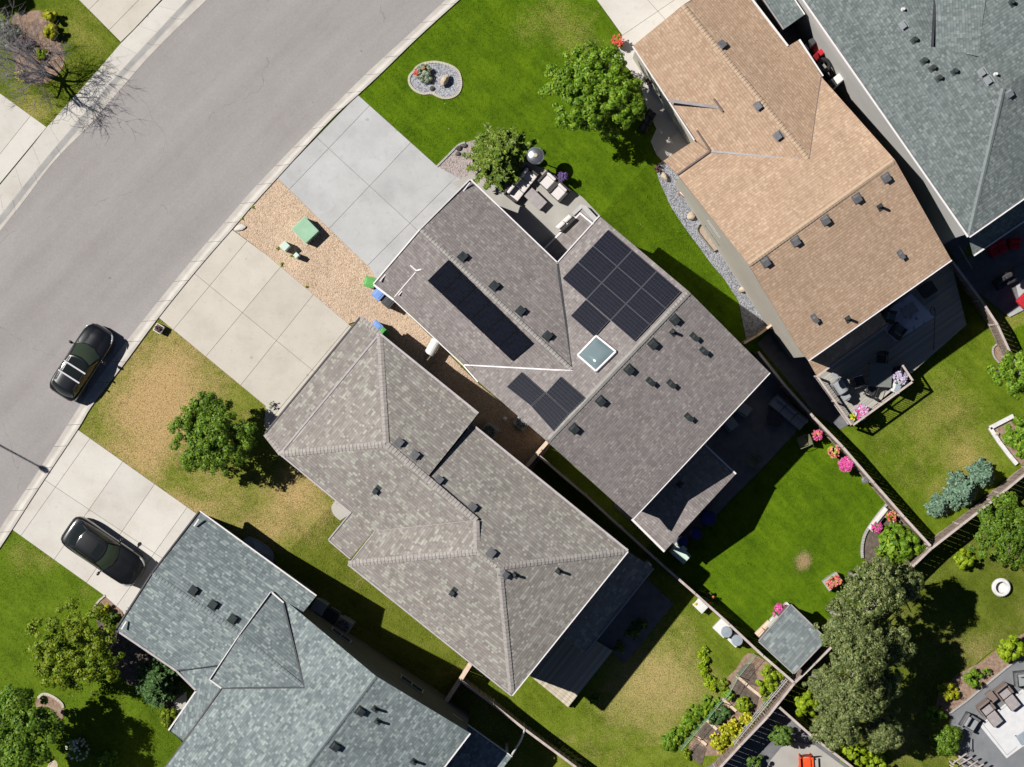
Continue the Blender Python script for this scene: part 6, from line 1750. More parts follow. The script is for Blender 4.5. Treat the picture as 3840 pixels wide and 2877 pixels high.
# window wells
root = thing('window_well', 'rounded window well with pale gravel floor at the tan house wall', 'window well', P(*T('Z2', 880, 1120)))
wl_ = T('Z2', 785, 940, 730, 975, 705, 1020, 715, 1060, 890, 1285, 915, 1298, 945, 1285, 1020, 1245)
m = M(); tp_ = [P(x, y, G(x, y) + .10) for x, y in wl_]
for a, b in zip(tp_, tp_[1:]): m.bar(a - Vector((0, 0, .02)), b - Vector((0, 0, .02)), .05, .22)
part(root, 'well_rim', m, X['well_steel'], world=True)
m = M(); m.slab([P(x, y, G(x, y) + .06) for x, y in wl_], .02); part(root, 'well_floor', m, X['sand'], world=True)
root = thing('window_well', 'smoky plastic cover over a window well by the blue grey garage wall', 'window well', P(*T('Y3', 400, 370)))
cv = smooth_line(T('Y3', 195, 275, 230, 235, 310, 225, 420, 280, 520, 350, 570, 420, 575, 490, 560, 530), 3)
m = M(); c_ = P(*T('Y3', 380, 400), .34)
tp_ = [P(x, y, .12) for x, y in cv]
for a, b in zip(tp_, tp_[1:]): m.bar(a, b, .07, .16)
part(root, 'well_rim', m, X['beige_plastic'], world=True)
m = M()
for a, b in zip(tp_, tp_[1:]): m.face([a + Vector((0, 0, .06)), b + Vector((0, 0, .06)), c_])
part(root, 'cover', m, X['poly'], world=True)
m = M()
for k in (6, 11, 16): m.tube([tp_[min(k, len(tp_) - 1)] + Vector((0, 0, .09)), c_ + Vector((0, 0, .02))], .02, 5)
part(root, 'cover_rib', m, X['beige_plastic'], world=True)


# ------------------------------------------------------------------ fences
def fence(label, tops, h=1.8, mat='fence', cap='fence_cap', capw=.13, name='fence', every=2.4, rail=True, lean=.0):
    pts = [P(x, y, G(x, y) + h) for x, y in tops]
    mid = pts[len(pts) // 2]
    root = thing(name, label, 'fence', (mid.x, mid.y, mid.z - h))
    bd = M(); cp = M(); posts = []
    for a, b in zip(pts, pts[1:]):
        d = b - a; L = Vector((d.x, d.y, 0)).length; t = d / L; n = max(1, int(L / .15))
        s = Vector((t.y, -t.x, 0)).normalized()
        for i in range(n):
            u0, u1 = a + d * (i / n), a + d * ((i + .93) / n)
            o = s * (.012 if i % 2 else -.012)
            zt = min(u0.z, u1.z)
            z0 = zt - h - .1
            m4 = [u0 + s * .011 + o, u1 + s * .011 + o, u1 - s * .011 + o, u0 - s * .011 + o]
            bd.prism([(q.x, q.y) for q in m4], z0, zt - .03)
        cp.bar(a + Vector((0, 0, .0)), b + Vector((0, 0, .0)), capw, .04)
        k = max(1, round(L / every))
        for i in range(k): posts.append(a + d * (i / k))
    posts.append(pts[-1])
    part(root, 'fence_boards', bd, X[mat], world=True)
    part(root, 'cap_rail', cp, X[cap], world=True)
    if rail:
        for z in (.28, h - .35):
            r_ = M()
            for a, b in zip(pts, pts[1:]):
                d = (b - a); s = Vector((d.y, -d.x, 0)).normalized()
                r_.bar(a + s * .05 - Vector((0, 0, z)), b + s * .05 - Vector((0, 0, z)), .04, .09)
            part(root, 'rail', r_, X[mat], world=True)
    for p in posts:
        m = M(); m.box((p.x, p.y, p.z - h / 2 + .02), (.10, .10, h + .1)); part(root, 'post', m, X[cap], world=True)
    return root


fence('weathered fence between the lush back lawn and the deck lawn', [(2845, 1322), (2947, 1450), (3049, 1562), (3158, 1674), (3275, 1809), (3387, 1936), (3487, 2045)], 2.0)
fence('long rear fence running from the right edge down to the bottom edge', [(3870, 1757), (3724, 1877), (3489, 2060), (3427, 2120), (3054, 2490), (2978, 2563), (2877, 2690), (2775, 2797), (2690, 2890)], 1.9)
fence('weathered fence between the lush back lawn and the vegetable garden', [(2017, 1706), (2200, 1861), (2469, 2106), (2604, 2224), (2732, 2339), (2858, 2457), (2976, 2559)], 1.9)
fence('short cedar fence with a bright cap between the solar panel house and the pebbles', [(2052, 1658), (2027, 1686), (1976, 1748)], 1.8, 'cedar', 'cedar_cap', .2, every=1.0)
fence('orange cedar fence between the pebble strip and the shaded side walk', [(2920, 1199), (2842, 1257), (2793, 1286)], 1.8, 'cedar', 'cedar_cap', .12, every=1.2)
fence('short fence with a bright timber cap beside the mottled roof house', [(1764, 2490), (1727, 2548), (1664, 2644)], 1.7, 'fence', 'cedar_cap', .24, every=1.2)
fence('shaded fence between the dry back yard and the blue grey house', [(1727, 2552), (1850, 2643), (1966, 2734), (2159, 2877), (2300, 2980)], 1.8)
fence('fence between the deck yard and the yard of the slate green house', [(3573, 983), (3679, 1125), (3739, 1216), (3794, 1336), (3850, 1440)], 1.9)
fence('short fence across the side yard beside the slate green house', [(3533, 915), (3593, 881)], 1.8, every=1.0)
fence('low pale topped fence left of the aspens at the bottom edge', [(2915, 2646), (3051, 2767), (3196, 2877), (3260, 2930)], 1.7)
fence('stub of fence behind the broad tree at the right edge', [(3756, 1850), (3790, 1888), (3850, 1950)], 1.8)


# ------------------------------------------------------------------ decks and railings
def railing(root, p, q, zt, zb, post=.1, name='railing'):
    a, b = Vector((p.x, p.y, zt)), Vector((q.x, q.y, zt)); d = b - a; L = d.length
    m = M(); m.bar(a, b, .11, .05); m.bar(a - Vector((0, 0, zt - zb - .12)), b - Vector((0, 0, zt - zb - .12)), .05, .06)
    n = int(L / .13)
    for i in range(1, n):
        c = a + d * (i / n); m.box((c.x, c.y, (zt + zb) / 2 + .02), (.02, .02, zt - zb - .12))
    part(root, name, m, X['fence_cap'], world=True)
    k = max(1, round(L / 1.8))
    for i in range(k + 1):
        c = a + d * (i / k); m = M(); m.box((c.x, c.y, (zt + zb) / 2), (post, post, zt - zb + .1)); part(root, 'railing_post', m, X['fence_cap'], world=True)


def decking(root, quad, z, mat, th=.14, board=.14):
    """boards laid edge to edge along the first side"""
    a, b, c, d = [Vector(p) for p in quad]; n = max(1, int((d - a).length / board)); m = M()
    for i in range(n):
        u, v = i / n, (i + .94) / n
        m.slab([a + (d - a) * u, b + (c - b) * u, b + (c - b) * v, a + (d - a) * v], .03)
    part(root, 'deck_boards', m, X[mat], world=True)
    m = M(); k = .985; cen_ = (a + b + c + d) / 4
    q = [cen_ + (p - cen_) * k - Vector((0, 0, .035)) for p in (a, b, c, d)]; m.slab(q, .22); part(root, 'deck_frame', m, X['fence'], world=True)
    m = M()
    for p in q: m.bar(p - Vector((0, 0, .2)), (p.x, p.y, -3.1), .12, .12, (1, 0, 0))
    part(root, 'deck_post', m, X['fence'], world=True)


zd = -2.1
dk = thing('deck', 'raised grey board deck with a baluster railing behind the tan house', 'deck', P(3350, 1250, -3))
dq = [P(*T('H', 592, 1066), zd), P(*T('H', 1300, 445), zd), P(3560, 955, zd), P(3062, 1400, zd)]
decking(dk, dq, zd, 'deck_grey')
A0, A1, A2, A3 = P(*T('H', 372, 765), zd + 1.0), P(*T('H', 588, 1072), zd + 1.0), P(*T('H', 968, 796), zd + 1.0), P(*T('H', 905, 700), zd + 1.0)
railing(dk, A0, A1, zd + 1.0, zd); railing(dk, A1, A2, zd + 1.0, zd); railing(dk, A2, A3, zd + 1.0, zd)
zk = -2.5
dk2 = thing('deck', 'pale and shaded board deck behind the mottled roof house', 'deck', P(2130, 2500, -3))
decking(dk2, [P(*T('K', 140, 1085), zk), P(*T('K', 382, 1285), zk), P(*T('K', 660, 935), zk), P(*T('K', 380, 760), zk)][::1], zk, 'deck_pale', board=.15)


# ------------------------------------------------------------------ furniture
def seat(name, label, x, y, rz, w=.75, d=.75, frame='wicker', cush='cushion_grey', z=None, back=True, arms=True, n=1, hs=.32, cat='chair', group=None, ht=.75):
    """outdoor seat: frame, n seat cushions, back cushions, two arms and four feet; faces +x"""
    p = P(x, y, (z if z is not None else G(x, y) + .03))
    root = thing(name, label, cat, p, rz, group)
    m = M(); m.box((0, 0, hs / 2 + .06), (d, w, hs - .05)); part(root, 'seat_base', m, X[frame], bevel=.02)
    aw = .12 if arms else 0
    for k in range(n):
        cw_ = (w - 2 * aw) / n; m = M(); m.box((.05, -w / 2 + aw + cw_ * (k + .5), hs + .11), (d - .12, cw_ - .02, .14)); part(root, 'seat_cushion', m, X[cush], bevel=.04)
    if back:
        m = M(); m.box((-d / 2 + .05, 0, ht / 2 + .04), (.10, w, ht)); part(root, 'backrest', m, X[frame], bevel=.02)
        for k in range(n):
            cw_ = (w - 2 * aw) / n; m = M(); m.box((-d / 2 + .18, -w / 2 + aw + cw_ * (k + .5), hs + .34), (.16, cw_ - .03, .40)); part(root, 'back_cushion', m, X[cush], bevel=.05)
    if arms:
        for s in (1, -1): m = M(); m.box((.0, s * (w / 2 - .06), .32), (d, .12, .56)); part(root, 'armrest', m, X[frame], bevel=.02)
    for a in (1, -1):
        for b in (1, -1): m = M(); m.box((a * (d / 2 - .06), b * (w / 2 - .06), .04), (.06, .06, .08)); part(root, 'foot', m, X['black_metal'])
    return root


def frame_chair(label, x, y, rz, z, mat='black_metal', cush='cushion_grey', group=None, w=.56, name='patio_chair'):
    p = P(x, y, z); root = thing(name, label, 'chair', p, rz, group)
    m = M(); m.box((.02, 0, .43), (.5, w - .08, .05)); part(root, 'seat', m, X[cush], bevel=.02)
    m = M(); vs = []
    m.grid(lambda u, v: (-.24 - .14 * u - .03 * math.cos((v - .5) * 3), (v - .5) * (w - .06), .45 + .5 * u), 4, 6); m.grid(lambda u, v: (-.27 - .14 * u - .03 * math.cos((v - .5) * 3), (v - .5) * (w - .06), .45 + .5 * u), 4, 6, True)
    part(root, 'backrest', m, X[cush])
    for s in (1, -1):
        m = M(); m.tube([(.26, s * w / 2, .0), (.26, s * w / 2, .64), (-.05, s * w / 2, .67), (-.36, s * w / 2, .62)], .02, 6); part(root, 'armrest', m, X[mat])
        m = M(); m.tube([(-.30, s * w / 2, 0), (-.24, s * (w / 2 - .02), .43), (-.40, s * (w / 2 - .04), .96)], .02, 6); part(root, 'rear_leg', m, X[mat])
    return root


def table(name, label, x, y, rz, w, d, h, top, z=None, leg='black_metal', th=.05, slab=False, round_=False):
    p = P(x, y, (z if z is not None else G(x, y) + .03)); root = thing(name, label, 'table', p, rz)
    m = M()
    if round_: m.lathe([(w / 2 * .97, h - th), (w / 2, h - th / 2), (w / 2 * .98, h)], n=28)
    else: m.box((0, 0, h - th / 2), (w, d, th))
    part(root, 'tabletop', m, X[top], bevel=.012)
    if slab:
        m = M(); m.box((0, 0, (h - th) / 2), (w * .9, d * .9, h - th)); part(root, 'table_base', m, X[leg], bevel=.01)
    else:
        for a in (1, -1):
            for b in (1, -1): m = M(); m.box((a * (w / 2 - .06) * (.7 if round_ else 1), b * (d / 2 - .06) * (.7 if round_ else 1), (h - th) / 2), (.05, .05, h - th)); part(root, 'leg', m, X[leg])
    return root


# courtyard set
us = adir(-.70, .70)        # along the sofa
seat('patio_sofa', 'dark wicker sofa with white cushions in the courtyard, half in shade', *T('Z1', 1120, 615), adir(.78, .62), 1.95, .86, 'wicker', 'cushion_white', n=3, cat='sofa')
seat('patio_armchair', 'white cushioned patio armchair nearest the patio heater', *T('Z1', 1440, 570), adir(-.68, .73), .84, .84, 'wicker', 'cushion_white', group='armchairs in the courtyard', ht=.62)
seat('patio_armchair', 'white cushioned patio armchair nearest the front steps', *T('Z1', 1570, 700), adir(-.68, .73), .84, .84, 'wicker', 'cushion_white', group='armchairs in the courtyard', ht=.62)
table('coffee_table', 'rectangular grey topped coffee table in the courtyard', *T('Z1', 1290, 790), adir(.72, .69), 1.12, .62, .48, 'table_top', leg='wicker', slab=True)
hp = P(*T('Z1', 1290, 262), 2.15)
root = thing('patio_heater', 'shiny round topped patio heater beside the pine bed', 'heater', (hp.x, hp.y, .03))
m = M(); m.lathe([(.47, -.10), (.44, -.05), (.30, .02), (.12, .06), (.0, .07)], hp, 28, False); part(root, 'reflector', m, X['steel'], world=True, smooth=True)
m = M(); m.tube([(hp.x, hp.y, 1.75), (hp.x, hp.y, 2.1)], [.1, .09], 12); part(root, 'burner', m, X['steel'], world=True)
m = M(); m.lathe([(.0, .0), (.11, .0), (.10, .05), (.0, .06)], (hp.x, hp.y, 2.22), 14, False); part(root, 'cap', m, X['rock_tan'], world=True)
m = M(); m.tube([(hp.x, hp.y, .6), (hp.x, hp.y, 1.76)], .035, 8); part(root, 'pole', m, X['steel'], world=True)
m = M(); m.lathe([(.23, .03), (.22, .5), (.2, .62), (.05, .64)], (hp.x, hp.y, 0), 18); part(root, 'base', m, X['black_metal'], world=True)


def pot(name, label, x, y, r, h, mat, foliage, bloom, seed, z=None, spread=1.25, nb=50, cat='flower pot', bs=.09, group=None):
    g = (z if z is not None else G(x, y) + .03); p = P(x, y, g + h + .15)
    root = thing(name, label, cat, (p.x, p.y, g), group=group)
    m = M(); m.lathe([(r * .68, 0), (r * .95, h * .85), (r, h), (r * .86, h), (r * .82, h * .9)], (p.x, p.y, g), 18); part(root, 'pot', m, X[mat], world=True)
    rng = random.Random(seed); R_ = r * spread
    m = M(); clumps(m, (p.x, p.y, g + h + .10), (R_, R_, .2), 16, 26, .07, seed, .3, -.3, .15, .3); part(root, 'foliage', m, X[foliage], world=True)
    m = M()
    for bl in (bloom if isinstance(bloom, (list, tuple)) else [bloom]):
        m = M()
        for k in range(nb):
            a, rr_ = rng.uniform(0, 6.283), R_ * math.sqrt(rng.random()); zz = g + h + .12 + .2 * math.sqrt(max(0, 1 - (rr_ / R_) ** 2))
            for j in range(4): leaf(m, p.x + math.cos(a) * rr_ + rng.uniform(-.03, .03), p.y + math.sin(a) * rr_ + rng.uniform(-.03, .03), zz + rng.uniform(0, .04), (rng.uniform(-.5, .5), rng.uniform(-.5, .5), 1), bs * rng.uniform(.7, 1.2), 1.1, rng)
        part(root, 'bloom', m, X[bl], world=True)
    return root


pot('flower_pot', 'pot of dark violet flowers between the two white armchairs', *T('Z1', 1610, 510), .22, .75, 'pot_dark', 'leaf_deep', 'bloom_violet', 401, spread=1.2)
seat('porch_bench', 'small white slatted bench at the front porch of the courtyard', *T('Z1', 1630, 1070), adir(-.68, -.73), 1.0, .36, 'white_plastic', 'cushion_white', back=True, arms=False, n=2, cat='bench', ht=.7, hs=.36)
st_ = thing('porch_step', 'pale concrete porch step with a low wall at the end of the courtyard', 'step', P(*T('Z1', 1860, 900)))
m = M(); m.slab([P(*q, .22) for q in T('Z1', 1720, 945, 1830, 840, 1860, 870, 1745, 975)], .2); m.slab([P(*q, .42) for q in T('Z1', 1830, 840, 1890, 860, 2030, 1010, 1985, 1050, 1850, 900)], .4); part(st_, 'step_slab', m, X['concrete_grey'], world=True)
m = M(); m.slab([P(*q, .24) for q in T('Z1', 1850, 895, 1980, 1055, 1955, 1080, 1820, 925)], .2); part(st_, 'door_mat', m, X['table_top'], world=True)
# stones
for k, (q, r, sq, mt, lb) in enumerate(((T('X8', 970, 830), .36, (.42, 1.05, .9), 'rock_tan', 'upright cream boulder in the island bed'), (T('X8', 590, 1090), .13, (1, 1, .6), 'rock_dark', 'small dark stone in the island bed'),
                                        (T('Z2', 300, 370), .27, (.55, 1.05, .6), 'rock_tan', 'flat oblong boulder at the upper end of the blue grey pebble strip'), (T('Z2', 630, 865), .24, (.9, .75, .6), 'rock_tan', 'pale pointed boulder in the middle of the blue grey pebble strip'),
                                        (T('G', 1463, 225), .25, (.8, .75, .7), 'rock_tan', 'squarish tan boulder low in the blue grey pebble strip'), (T('Z1', 380, 178), .16, (1.1, .8, .6), 'rock_dark', 'dark stone in the pine bed, middle of three'),
                                        (T('Z1', 450, 150), .13, (1.1, .8, .6), 'rock_dark', 'dark stone in the pine bed, nearest the pine'), (T('Z1', 368, 243), .13, (1.0, .9, .6), 'rock_dark', 'dark stone in the pine bed, nearest the driveway'),
                                        (T('E', 0, 0) if False else T('A', 1490, 1415), .22, (1.5, .7, .35), 'concrete_white', 'pale flat stone at the kerb end of the tan pebbles'), (T('Z8', 1315, 95), .14, (1, 1, .8), 'rock_tan', 'small round stone on the white edging'))):
    m = M(); p = P(q[0], q[1], G(*q) + .02 + r * sq[2] * .7); m.ico(p, r, 3, .28, sq, random.Random(500 + k), adir(.5, -.85) - math.pi / 2 if k in (0, 2) and False else (-.55 if k == 0 else .5 if k == 2 else .3))
    solo('boulder', m, X[mt], lb, 'rock', (p.x, p.y, p.z - r * sq[2] * .7), smooth=False)
root = thing('garden_ornament', 'small red and white ornament against the tan house wall', 'ornament', P(*T('Z2', 530, 590)))
p = P(*T('Z2', 530, 590), G(*T('Z2', 530, 590)) + .25)
m = M(); m.tube([p + Vector((-.16, .14, -.22)), p + Vector((.14, -.12, .05))], [.09, .13], 8); part(root, 'ornament_body', m, X['terracotta'], world=True)
m = M(); m.tube([p + Vector((-.12, .10, -.02)), p + Vector((.10, -.12, .20))], [.04, .06], 8); part(root, 'ornament_top', m, X['white_plastic'], world=True)
pot('flower_pot', 'pot of orange red flowers at the corner of the tan house driveway', *T('C', 690, 252), .22, .5, 'terracotta', 'leaf_bright', 'bloom_red', 402, spread=1.5)
# stone planter at the kerb by the beige driveway
p = P(*T('E', 985, 468), .45); root = thing('stone_planter', 'square white stone planter of brown stems at the beige driveway corner', 'planter', (p.x, p.y, 0), adir(.85, .5))
m = M(); m.box((0, 0, .225), (.42, .42, .45), taper=1.1); part(root, 'planter_box', m, X['rock_white'], bevel=.02)
m = M(); m.box((0, 0, .46), (.37, .37, .03)); part(root, 'soil_fill', m, X['soil'])
m = M(); clumps(m, (0, 0, .52), (.17, .17, .1), 10, 14, .06, 77, .3); part(root, 'stems', m, X['leaf_purple'])
# roadside bench under the tan house tree
bp_ = T('C', 870, 760)
seat('garden_bench', 'dark slatted bench in the tree shade beside the tan house walk', *bp_, adir(.55, .3), 1.2, .5, 'black_metal', 'pot_dark', arms=False, n=3, cat='bench')
# back patio of the solar panel house
seat('covered_sofa', 'long grey covered sofa on the shaded back patio by the fence', *T('Z6', 1170, 315), adir(-.64, .77), 2.25, .75, 'cushion_mid', 'cushion_mid', n=3, arms=False, cat='sofa', ht=.5)
for k, q in enumerate(((622, 290), (450, 460))):
    seat('patio_stool', ('grey cushioned stool further from the porch roof, under the back eave', 'grey cushioned stool nearer the porch roof, under the back eave')[k], *T('Z6', *q), adir(.72, -.69) + (.2 if k == 0 else -.15), .68, .68, 'cushion_mid', 'cushion_mid', back=False, arms=False, cat='stool', group='grey stools on the back patio')
frame_chair('olive mesh armchair alone on the shaded back patio', *T('Z6', 738, 935), adir(-.5, .6), -2.98, 'cushion_olive', 'cushion_olive', 'olive patio chairs', .62)
frame_chair('olive mesh armchair on the grass edge beside the fence flowers', *T('Z6', 1345, 680), adir(-.9, .35), -2.98, 'cushion_olive', 'cushion_olive', 'olive patio chairs', .64)
table('fire_table', 'dark round fire table in front of the covered sofa', *T('Z6', 1000, 400), 0, .95, .95, .42, 'pot_dark', slab=False, round_=True)
for k, (q, r) in enumerate((((1345, 495), .33), ((1500, 300), .42), ((1180, 590), .3))):
    p = P(*T('Y5', *q), -2.98); m = M(); m.lathe([(r * .85, 0), (r, .3), (r, .7), (r * .92, .82), (r * .5, .84)], p, 22)
    solo('blue_barrel', m, X['blue_barrel'], ('smaller dark blue barrel beside the porch roof on the back patio', 'larger dark blue barrel beside the porch roof on the back patio', 'dark blue tub at the corner of the porch roof')[k], 'barrel', (p.x, p.y, p.z), group='blue barrels on the back patio')
cabinet('hot_tub_box', 'grey green storage box with a white end at the corner of the back porch', *T('Y5', 1150, 740), adir(-.66, .75), (.62, .95, 1.0), 'green_box2')
p = P(*T('Y5', 1205, 690), -1.96); m = M(); m.box((0, 0, 0), (.24, .34, .05)); solo('white_tray', m, X['white_plastic'], 'white tray on the grey green storage box', 'tray', (p.x, p.y, p.z + .08), world=False, rz=adir(-.66, .75), bevel=.02)
# flowers along the fence of the lush lawn
pot('flower_pot', 'pot of pink and red flowers beside the olive armchair', *T('Z7', 85, 268), .2, .6, 'pot_dark', 'leaf_bright', ['bloom_pink', 'bloom_mixed'], 403, z=-2.98, spread=1.5, nb=24)
pot('flower_pot', 'hanging pot of orange and red flowers on the back lawn side of the fence', *T('Z7', 285, 480), .22, .8, 'pot_dark', 'leaf_lime', 'bloom_mixed', 404, z=-2.95, spread=1.5, nb=50)
pot('flower_pot', 'big ball of hot pink flowers on the back lawn side of the fence', *T('Z7', 435, 630), .26, .85, 'pot_dark', 'leaf_bright', 'bloom_pink', 405, z=-2.95, spread=1.55, nb=130, bs=.12)
pot('flower_pot', 'pot of red flowers at the top of the corner bed', *T('X6', 1300, 285), .2, .5, 'terracotta', 'leaf_bright', 'bloom_mixed', 406, spread=1.6, nb=30)
pot('flower_pot', 'pink flowers beside the white bench of the corner bed', *T('X6', 1120, 425), .2, .4, 'terracotta', 'leaf_bright', 'bloom_pink', 407, spread=1.5, nb=50)
p = P(*T('Z7', 675, 830), -1.9); m = M(); m.lathe([(.12, -.1), (.2, -.05), (.2, .06), (.1, .1)], p, 14); solo('fence_lamp', m, X['vent_grey'], 'grey round lantern hanging on the fence by the back lawn', 'lamp', (p.x, p.y, p.z))
bx = T('X6', 1130, 320)
seat('white_bench', 'long white bench along the edge of the corner flower bed', *bx, adir(-.78, -.62), 1.5, .32, 'cushion_white', 'cushion_white', back=False, arms=False, n=1, cat='bench')
# planter box of mixed flowers by the aspens
p = P(*T('L', 470, 505), -2.4); root = thing('flower_planter', 'grey green planter box of red and pink flowers beside the aspens', 'planter', (p.x, p.y, -3), adir(.82, -.57))
m = M(); m.box((0, 0, .3), (.9, .62, .6), taper=1.06); part(root, 'planter_box', m, X['green_box2'] if False else X['beige_plastic'], bevel=.02)
m = M(); clumps(m, (.05, 0, .66), (.42, .28, .16), 18, 24, .08, 78, .3); part(root, 'foliage', m, X['leaf_bright'])
m = M(); r2 = random.Random(79)
for k in range(70):
    u, v = r2.uniform(-.4, .4), r2.uniform(-.26, .26)
    for j in range(4): leaf(m, u + r2.uniform(-.03, .03), v + r2.uniform(-.03, .03), .80 + r2.uniform(0, .08), (r2.uniform(-.5, .5), r2.uniform(-.5, .5), 1), .1, 1.1, r2)
part(root, 'bloom', m, X['bloom_mixed'])
# white table and barrels along the fence in the dry yard
table('side_table', 'white table with a small yellow dish against the fence', *T('Y6', 338, 190), adir(.72, .69), .72, .5, .55, 'white_plastic', leg='white_plastic')
p = P(*T('Y6', 298, 178), -2.4); m = M(); m.lathe([(.05, 0), (.08, .04), (.06, .05)], p, 14); solo('dish', m, X['bloom_yellow'], 'small yellow dish on the white table', 'dish', (p.x, p.y, p.z))
for k, (bq, lq, w_, h_) in enumerate((((572, 425), (605, 452), (.82, .72), .7), ((702, 545), (712, 535), (.62, .58), .8))):
    p = P(*T('Y6', *bq)); root = thing('rain_barrel', ('round grey lidded barrel on a white stand by the fence, the upper one', 'round grey lidded barrel on a white stand by the fence, nearer the garden')[k], 'barrel', p, adir(.72, .69), 'lidded barrels by the fence')
    m = M(); m.box((0, 0, .2), (w_[0], w_[1], .4)); part(root, 'stand', m, X['white_plastic'], bevel=.02)
    q = P(*T('Y6', *lq)) - p; a_ = -adir(.72, .69); q = Vector((q.x * math.cos(a_) - q.y * math.sin(a_), q.x * math.sin(a_) + q.y * math.cos(a_), 0))
    m = M(); m.lathe([(.27, .38), (.3, .6), (.28, h_ + .1)], q, 22); part(root, 'barrel_body', m, X['grey_lid'])
    m = M(); m.lathe([(.30, h_ + .08), (.31, h_ + .12), (.28, h_ + .15), (.05, h_ + .16)], q, 24); part(root, 'lid', m, X['grey_lid'])
# garden net fence
root = thing('net_fence', 'thin green net fence on stakes around the vegetable garden', 'fence', P(*T('Y6', 620, 1150)))
m = M(); ns = T('Y6', 925, 715, 740, 945, 640, 1130, 560, 1210, 420, 1380, 260, 1570, 150, 1700)
tp_ = [P(x, y, G(x, y) + .9) for x, y in ns]
for a, b in zip(tp_, tp_[1:]):
    for z in (0, .3, .6, .85): m.tube([a - Vector((0, 0, z)), b - Vector((0, 0, z))], .006 if z else .014, 4)
    n_ = int((b - a).length / .12)
    for i in range(n_):
        c = a + (b - a) * (i / n_); m.tube([c, c - Vector((0, 0, .88))], .005, 3, False)
part(root, 'netting', m, pm('green net', [(.25, .42, .30), (.32, .50, .38)], 3, 2, .6, 0), world=True)
for a in tp_: m = M(); m.tube([a + Vector((0, 0, .08)), a - Vector((0, 0, .95))], .022, 6); part(root, 'stake', m, X['bin_green'], world=True)
for k, q in enumerate(((725, 925, 830, 1015), (840, 1030, 980, 1140), (420, 1385, 520, 1480), (320, 1560, 410, 1640), (580, 1165, 720, 1290))):
    m = M(); a, b = T('Y6', *q); m.bar(P(*a, -2.93), P(*b, -2.93), .16, .08); c_ = P(*a, -2.97)
    solo('garden_board', m, X['cedar_cap'], ('weathered plank at the head of the dark soil tongue', 'weathered plank along the middle soil patch', 'weathered plank above the lower soil patch', 'weathered plank at the bottom of the garden', 'weathered plank path beside the squash row')[k], 'plank', (c_.x, c_.y, c_.z), group='planks in the vegetable garden')
root = thing('trellis', 'row of pale lattice panels inside the rear fence of the garden', 'trellis', P(*T('Y6', 1050, 1250)))
m = M(); a, b = P(*T('Y6', 1250, 970), -1.6), P(*T('Y6', 700, 1640), -1.6); n_ = int((b - a).length / .16)
for i in range(n_): c = a + (b - a) * (i / n_); m.box((c.x, c.y, c.z - .65), (.03, .03, 1.3))
for z in (.05, .5, .95): m.bar(a - Vector((0, 0, z)), b - Vector((0, 0, z)), .03, .04)
part(root, 'lattice', m, X['concrete_grey'], world=True)
# shed with bench and planters
root = thing('garden_shed', 'small shed with a blue grey shingled roof behind the lush lawn', 'shed', P(*T('Y6', 1300, 550)))
zr = -.55
Vh = dict(a=T('Y6', 1282, 190) + (zr - .12,), b=T('Y6', 1650, 545) + (zr + .1,), c=T('Y6', 1316, 897) + (zr + .1,), d=T('Y6', 958, 566) + (zr - .12,), m1=T('Y6', 1120, 378) + (zr - .1,))
so, Wh = roof(root, 'roof', Vh, ['a b c d'], shingle('shed shingles', [(0, (.16, .185, .19)), (.5, (.205, .235, .24)), (.85, (.25, .285, .285)), (1, (.33, .37, .36))], .22, .16, .7, .12, seed=14), key='shed', th=.1)
trim(root, so, 'rake_trim', [Wh['a'], Wh['b'], Wh['c'], Wh['d'], Wh['a']], X['grey_flash'], .06, .12, .03, -.02, P(*T('Y6', 1300, 550), zr))
_, ws_ = walls(root, [Wh['a'], Wh['b'], Wh['c'], Wh['d']], X['siding_grey'], .12, -3.1, .1)
m = M(); a, b = Vector((ws_[3][0], ws_[3][1], -1.9)), Vector((ws_[0][0], ws_[0][1], -1.9)); t_ = (b - a).normalized(); n_ = Vector((-t_.y, t_.x, 0)); c = (a + b) / 2
m.bar(c - t_ * .4 + n_ * .02, c + t_ * .4 + n_ * .02, .05, 1.9); part(root, 'door', m, X['white_plastic'], world=True)
seat('garden_bench', 'pale timber bench along the front of the small shed', *T('Y6', 1000, 434), adir(-.70, -.71), 1.05, .40, 'cedar_cap', 'cedar_cap', back=True, arms=False, n=2, cat='bench', ht=.62)
for k, q in enumerate(((1112, 338), (1234, 208))):
    p = P(*T('Y6', *q), -2.98); root = thing('white_planter', ('white cube planter between the shed bench and the pink flowers', 'white cube planter at the far corner of the shed front')[k], 'planter', p, adir(.7, -.71), 'white planters at the shed')
    m = M(); m.box((0, 0, .28), (.42, .40, .56), taper=1.08); part(root, 'planter_box', m, X['white_plastic'], bevel=.02)
    m = M(); m.box((0, 0, .57), (.44, .42, .04)); part(root, 'lid', m, X['white_plastic'], bevel=.012)
pot('flower_box', 'box of pink petunias between the two white planters at the shed', *T('Y6', 1168, 250), .26, .5, 'cedar', 'leaf_deep', ['bloom_pink'], 410, z=-2.98, spread=1.5, nb=46, bs=.11)
p = P(*T('Y6', 1362, 915)); m = M(); m.bar(p + Vector((-.12, -.15, .3)), p + Vector((.12, .2, .8)), .25, .06); solo('leaning_board', m, X['cedar'], 'reddish board leaning in the corner between shed and rear fence', 'board', (p.x, p.y, p.z))
